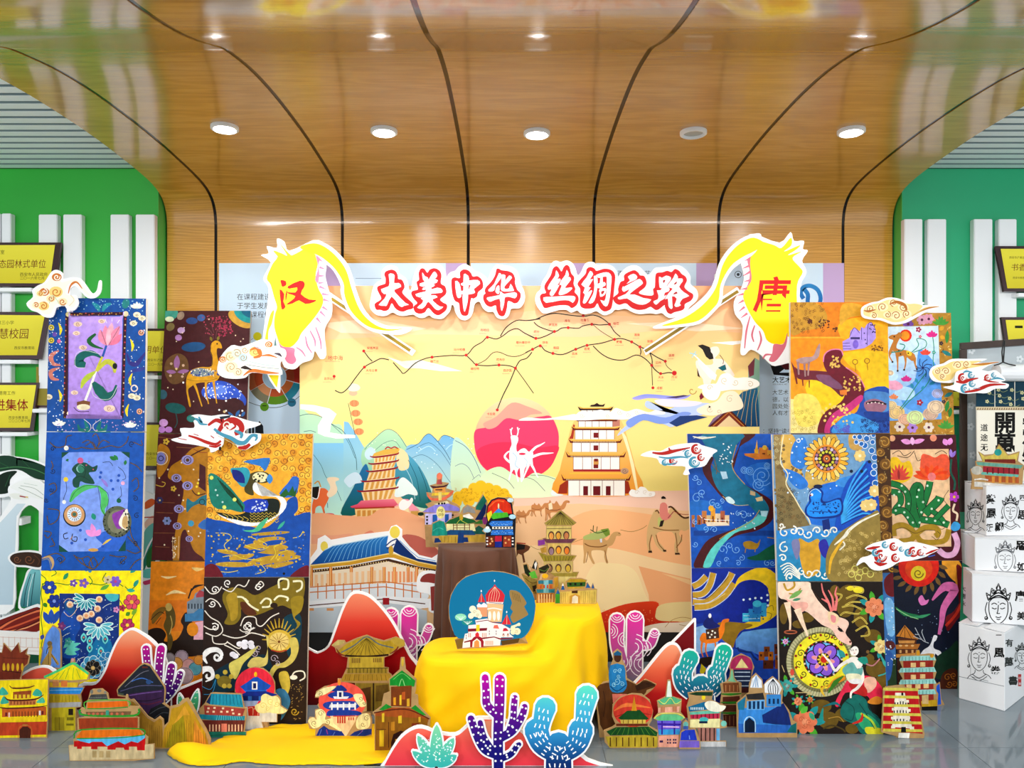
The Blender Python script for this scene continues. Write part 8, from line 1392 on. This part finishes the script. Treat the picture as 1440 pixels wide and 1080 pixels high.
def d20(a):
    a.part('disc_print').P('1283ac','160 850 100 760 62 620 55 480 80 350 150 225 250 140 400 90 560 72 700 85 850 130 950 215 1030 330 1062 470 1040 640 1000 740 930 835 700 930 400 900',2); a.part('torn_card_print').P('a88c58','760 300 800 290 880 320 960 440 930 480 975 560 960 590 850 650 800 670 770 600 800 540 770 500 790 440 770 380',2).P('8a7038','125 870 220 850 230 960 150 975').P('6a5028','660 880 880 850 890 900 670 935').P('a88c58','880 850 970 910 860 905'); [a.S('6a5430',4,[(790+i*20,310+i*8),(810+i*20,400+i*8)]) for i in range(5)]
    a.part('dome_print').P('d83848','490 430 480 350 520 290 570 250 588 220 610 255 670 300 705 350 690 430',1).P('d83848','390 430 432 320 478 430').P('d83848','665 690 730 570 780 690'); [a.S('f4e0c0',4,[(588,250),(560+i*28-30,330),(545+i*26-30,420)]) for i in range(5)]; a.S('f4e0c0',4,'432 325 430 430').S('f4e0c0',4,'730 575 728 690'); [a.P('fff',[(x,y-16),(x+8,y),(x,y+16),(x-8,y)]) for x,y in ((585,180),(430,300),(727,545))]
    rows(a,'tower_print',[('f0c898','500 445 690 455 665 660 510 660'),('f4f0f0','490 425 690 430 680 450 490 445'),('f4f0f4','375 470 400 440 432 460 460 435 500 460 500 520 390 500'),('e8a880','380 490 500 490 500 600 400 600')]); [a.C('fbf6ec',x,590,18,56) for x in (530,582,632)]; a.S('f6f0ea',14,'500 510 580 500 670 520').S('5a4438',6,'520 432 600 440 670 440')
    rows(a,'wall_print',[('f6eef0','280 700 370 690 360 640 500 620 540 660 660 680 770 740 760 800 810 840 660 840 650 935 460 940 210 965 215 910 240 800 280 790'),('8a1c38','275 740 500 730 495 762 275 775'),('8a1c38','230 890 380 850 580 830 650 850 800 845 790 858 650 868 580 842 380 872 230 905'),('a01c3c','300 955 300 890 340 840 380 820 430 840 460 890 455 955'),('f2ece6','325 955 330 890 380 852 425 890 428 955'),('e8a060','345 955 350 890 380 870 405 890 408 955'),('f4d838','370 695 412 692 410 770 372 772'),('d83a4a','360 800 385 778 405 800 405 835 362 838')]); a.S('8a1c38',9,'370 660 500 640 560 665 665 680',sm=0).P('e87a6a','570 735 580 700 620 695 640 740').P('c82a48','680 770 690 735 720 730 750 765'); [a.R('d89a88',x,790,x+9,840) for x in (280,300,440,460,480)]; [a.R('8a8898',x,y,x+9,y+20) for x,y in ((250,810),(250,840),(520,760),(520,790),(600,760),(600,790))]; [a.R('e0a080',480+i*16,880,488+i*16,930) for i in range(6)]; [a.C('8a1c38',x,815,12,22).C('f2d8c8',x,822,7,16) for x in (690,742)]
    a.part('cloud_print'); [a.C('f8f2d8',x,y,r) for x,y,r in ((330,510,40),(380,560,46),(310,590,34),(410,590,30),(350,560,40))]; [a.C('f4eccc',x,y,r) for x,y,r in ((800,740,30),(850,770,40),(800,780,30),(870,690,20))]; a.S('f4eccc',26,'780 720 830 705 880 680').Ws('b8a878',4,((350,545,22),(390,580,20),(840,770,22))); a.C('9ae0c0',190,605,68,42).C('2a9a98',270,665,68,36); [a.S('e8faf4',5,[(190,640),(140+i*26,590)]) for i in range(5)]; [a.S('e8faf4',5,[(270,690),(225+i*24,650)]) for i in range(5)]
bld('round blue disc cutout with a red-domed white cathedral on the yellow stand','120 870 160 850 95 760 52 620 48 480 72 345 145 215 245 132 400 82 560 65 700 78 855 122 955 208 1036 325 1068 470 1048 640 1008 745 940 840 975 912 860 915 640 945 470 962 210 975 150 980',Q3,d20,d=3.522,z0=.384,name='disc_cutout',m='ink')
# --- camel rider and the small towers on the floor before the river stack
def e1(a):
    a.part('camel_print').P('6a4420','0 260 60 225 120 215 200 240 300 190 400 240 450 200 495 190 590 235 560 270 500 290 470 340 300 360 300 700 60 700 20 560 0 420',2).P('4a2c14','380 250 450 210 500 200 585 240 500 270 400 300',1).S('2a180c',6,'490 225 520 230').P('e88a78','150 330 300 330 300 420 160 430').S('3a2210',5,'60 300 80 420 60 560')
    a.part('rider_print').P('2f8ac0','130 40 270 40 285 170 300 240 260 310 150 310 120 220',2).C('5a3420',205,-40,38,50).P('2a6a90','165 -80 205 -110 245 -80 240 -60 170 -60').Ws('a8e0f0',5,((180,100,24),(230,90,24),(200,200,40),(250,230,26),(170,240,26),(215,150,22))).S('14507a',9,'130 250 200 300 290 240')
bld('brown camel cutout carrying a rider in a blue patterned dress beside the yellow stand','-20 300 60 210 125 200 135 50 160 -20 160 -90 205 -125 250 -90 255 -10 285 40 300 170 330 190 400 235 490 180 600 232 560 285 480 350 320 380 320 700 20 700',Q4,e1,bottom=1037,name='camel_rider_cutout',cat='camel cutout')
def e2(a):
    a.part('sun_print').C('d84a38',360,500,200,165).S('f08a4a',[6,40,6],'170 500 300 440 540 470').S('b02a28',[4,24,4],'180 560 350 520 550 540'); a.part('roof_print').P('1f5a28','210 575 300 500 430 490 520 580 480 600 240 590').P('1f5c2a','90 710 190 665 520 660 610 720 600 760 480 745 130 750').P('e0a028','345 500 372 350 400 500'); [a.S('6a9a3a',4,[(200+i*40,670),(140+i*56,745)]) for i in range(9)]
    rows(a,'wall_print',[('d8bc5a','230 590 490 590 490 630 240 630'),('7a3a1c','190 630 510 630 510 655 190 655'),('c8b03a','80 760 480 745 612 760 605 870 120 870')]); bars(a,'6a4a14',100,600,8,770,860,12,'pillar_print'); bars(a,'8a6a24',240,480,5,592,628,8)
bld('green-roofed round hall cutout before a red sun disc, at the front','65 700 150 665 185 640 150 560 155 440 230 365 350 325 450 330 530 390 565 500 550 600 520 650 615 700 620 860 590 880 370 888 130 882 75 820',Q4,e2,bottom=1052)
def e3(a): rows(a,'wall_print',[('f2b8a0','615 470 835 455 825 515 615 520'),('7a6ad8','605 600 850 600 835 740 620 740'),('48a8e0','620 690 835 685 835 740 620 745'),('f0b09a','620 755 825 745 825 870 615 868')]); a.part('roof_print').P('6ac090','610 400 700 360 770 360 850 395 830 430 640 440').P('72c892','580 575 660 535 800 535 885 570 840 600 620 600').S('e8e87a',9,'575 580 640 530 820 530 885 575').S('e8e87a',7,'620 390 680 430 740 370 790 430 850 400').P('e8f0e4','700 360 715 200 738 200 755 360'); a.S('4a2aa8',18,'610 635 845 640',sm=0).S('4a2aa8',16,'655 600 655 740',sm=0).S('4a2aa8',16,'780 600 780 740',sm=0).S('f4c8f0',12,'665 662 830 665',sm=0); a.part('window_print').R('c88a68',640,460,685,515).R('c88a68',760,455,805,510).R('4a2a5a',630,800,665,822); [a.R('3a2a5a',x,y,x+16,y+18) for x in (705,730,765,785) for y in (785,815)]
bld('pastel mint and violet tower cutout with a white spire','605 400 690 360 712 190 742 190 758 355 855 385 845 515 890 570 850 610 838 745 830 875 610 875 612 600 570 580 620 520',Q4,e3,bottom=1051)
def e4(a): rows(a,'wall_print',[('2f4ac8','850 720 890 695 985 690 1010 800 840 800'),('8a72d0','835 805 1030 805 1035 872 828 872')]); a.S('8aa8f0',9,'930 750 935 790',sm=0).C('7ac0b8',895,640,26,30).R('4a6ab0',870,655,920,690)
bld('small cobalt hut cutout on a lilac base between two pastel towers','825 878 840 720 870 690 865 620 895 590 925 620 925 685 995 685 1042 800 1045 878',Q4,e4,bottom=1053)
def e5(a): rows(a,'wall_print',[('c83a5c','940 540 1240 515 1235 580 945 580'),('f0e8b0','940 590 1240 580 1240 670 935 670'),('b88478','1020 670 1205 675 1205 805 1030 805'),('7ab8e0','1205 680 1240 680 1240 800 1205 800'),('d0d0d0','1040 812 1300 812 1300 865 1040 865')]); bars(a,'3a2420',1030,1205,4,675,805,12,'pillar_print'); bars(a,'7a1a30',950,1235,7,530,580,10); a.part('roof_print').P('1f7aa0','920 460 1080 410 1190 420 1180 480 930 510').P('7ac8b0','930 515 1230 490 1240 525 940 540'); bars(a,'e8f4f0',940,1080,8,465,490,8); a.C('5ac0c0',1078,590,46,26).R('1a3050',1030,605,1115,628).C('f0d82c',1075,365,20,26); a.part('cloud_print').P('f8f4e0','1085 430 1130 400 1200 410 1240 440 1300 455 1270 500 1200 512 1120 490',3); a.P('1f4a2c','920 330 1000 310 1170 310 1160 350 1000 345').C('8ad0c0',1280,630,30,30)
bld('teal and crimson striped pavilion cutout with a white wing on a grey base','905 460 930 380 915 320 1060 300 1175 300 1160 390 1240 430 1305 455 1250 520 1245 590 1310 625 1310 670 1245 680 1245 808 1305 808 1305 872 1038 872 1015 680 930 675',Q4,e5,bottom=1050)
def e6(a): a.part('roof_print').P('8ac8a0','1320 200 1345 170 1355 90 1370 90 1380 170 1405 210'); rows(a,'wall_print',[('8a5430','1270 220 1430 215 1440 310 1280 315'),('6a3420','1270 360 1440 350 1450 430 1270 435'),('6a3a24','1265 440 1440 440 1440 510 1270 510'),('5a2a1c','1275 540 1440 530 1440 660 1285 660')]); [a.S('3a8a2c',[8,26,8],[(1250,y),(1350,y+4),(1460,y-4)]) for y in (330,415,520)]; bars(a,'c08a58',1280,1440,4,240,305,8,'window_print'); bars(a,'9a6a44',1280,1440,4,550,650,8)
bld('brown round pagoda cutout banded in green with a mint spire','1245 230 1310 205 1340 160 1350 80 1375 80 1388 165 1420 205 1460 220 1460 340 1475 420 1455 520 1450 668 1280 668 1275 520 1245 420 1260 320',Q4,e6,bottom=1022.5)
def e7(a): a.part('sun_print').C('b83a6a',925,485,66,64); rows(a,'roof_print',[('e8d89a','890 495 925 440 965 495'),('2a3a5a','870 505 985 505 975 640 885 640')]); [a.S('c8d8e8',5,[(885,y),(975,y)]) for y in (520,545,570,600)]; a.R('5a2a2c',890,610,970,640)
bld('small striped pagoda cutout on a plum disc, behind the brown round pagoda','870 840 872 540 852 490 870 440 925 412 980 438 1000 490 985 540 985 840',RZ,e7,bottom=1016)
def e8(a): rows(a,'wall_print',[('3a78c8','75 820 410 830 415 875 78 875'),('4a9ae0','80 730 330 720 330 830 75 820'),('7ab8e8','125 690 230 680 230 740 125 740'),('1f3a80','215 770 340 700 370 760 385 830 290 825 220 815'),('0f2a48','112 872 112 810 140 785 170 810 172 872'),('2a88a8','70 700 120 660 110 740 75 740'),('4a98d8','240 650 325 650 325 720 240 720')]); a.part('dome_print').P('eef2f6','145 610 155 560 180 535 212 570 215 612').P('f2f4f6','230 640 228 590 250 570 280 552 315 585 330 615 315 650',1).P('3a3838','120 650 220 640 230 680 130 680'); [a.S('2a3040',4,[(278,560),(250+i*14,605),(256+i*12,648)]) for i in range(5)]; [a.S('8ab0d8',4,[(180,540),(160+i*16,608)]) for i in range(3)]; bars(a,'14406a',130,230,4,690,735,14,'window_print'); bars(a,'14406a',245,320,3,675,705,12); a.S('bfe0f4',6,'110 870 112 805 140 780 172 805 175 870').P('1f7a78','360 870 385 830 415 815 415 875')
bld('blue castle cutout with white ribbed onion domes at the foot of the bowing deer painting','68 880 66 700 118 655 138 640 140 590 155 550 180 526 216 562 222 600 245 570 278 545 320 580 338 615 332 690 372 740 395 800 420 815 420 880',SZ,e8,bottom=1037)
def e9(a): rows(a,'wall_print',[('c8242c','185 630 375 630 405 880 170 860'),('f0e8d8','245 640 300 640 345 850 225 840'),('f4f2ea','265 875 330 875 325 905 262 903')]); [a.P('dcd060',[(175,y),(380+(y-640)*.1,y+4),(384+(y-640)*.1,y+20),(173,y+16)]) for y in (610,655,705,757,805,850)]; bars(a,'2a2420',235,330,6,690,708,7,'window_print'); bars(a,'2a2420',230,335,6,742,758,7); bars(a,'2a2420',228,340,6,792,806,7); a.P('1a1a1a','278 872 280 840 306 840 308 872').R('1a1a1a',280,640,292,656); [a.R('f6eed8',x,y,x+24,y+16) for x,y in ((240,680),(300,682),(225,728),(310,735),(220,780),(305,786),(220,832),(330,838))]
bld('five-storey red hotel cutout with yellow-green ledges at the very front','163 865 172 720 175 625 190 605 280 596 300 608 378 626 384 690 396 760 416 880 412 908 330 910 300 905 165 872',TZ,e9,bottom=1038)
def e10(a): rows(a,'wall_print',[('a83a2c','290 450 465 445 470 720 400 725 300 600'),('d8b02c','395 690 488 680 490 722 400 722'),('1a1612','398 722 490 718 490 745 400 745')]); [a.P('a8dcd4',[(278-k,y),(470+k,y-6),(482+k,y+22),(268-k,y+26)]) for y,k in ((428,0),(496,2),(565,2),(626,4))]; [a.R('ecca90',x,y,x+30,y+26) for x,y in ((335,465),(390,462),(335,535),(390,532),(310,592),(362,590),(410,588))]; a.P('ecca90','400 655 438 652 438 705 402 705'); [a.S('5a9a94',3,[(285+i*20,y),(285+i*20,y+22)]) for i in range(10) for y in (430,498,567,628)]; a.part('ridge_print').C('d8a02c',378,408,10,16).C('d8a02c',458,425,12,12)
bld('dark red pagoda cutout with pale turquoise eaves before the night-blue painting','270 450 282 424 365 420 370 392 386 392 392 420 445 412 472 414 484 448 470 490 486 520 474 562 490 590 482 625 496 645 490 748 398 748 385 690 300 640 268 585 290 560 264 515 288 495',TZ,e10,bottom=999)
bld('bright blue card standing on edge behind the turquoise-eaved pagoda','480 600 506 578 518 712 490 718',TZ,lambda a: a.part('card_print').P('2a6ad8','484 602 503 586 513 708 492 712'),bottom=992,name='blue_card',cat='card')
def e11(a): a.part('roof_print').P('d8c468','820 150 850 175 900 165 935 110 985 170 1030 160 1050 150 1035 200 840 205').P('7ab0a0','800 205 1075 225 1060 245 810 225').P('7ac0b0','830 262 1050 278 1045 295 830 280').C('3aa8a0',928,150,22,20); rows(a,'wall_print',[('8a3a2a','850 190 1030 190 1030 215 850 205'),('a83440','840 230 1050 245 1050 280 840 265'),('b8683a','850 285 1050 295 1050 330 860 320'),('e0dcd4','790 320 1060 345 1060 365 790 350')]); bars(a,'d89a4a',880,1040,4,290,328,16,'pillar_print'); bars(a,'7a2430',850,1040,6,240,275,8); a.C('c8c4b8',805,255,34,26).S('e8e4dc',8,'790 310 830 305 870 312')
bld('red gatehouse cutout with golden curled eaves on the topmost white box','772 365 780 300 768 250 800 230 798 200 840 200 815 145 850 165 905 160 935 102 990 165 1055 145 1045 200 1080 225 1068 368',(1180,600,K),e11,d=4.0,z0=1.079)
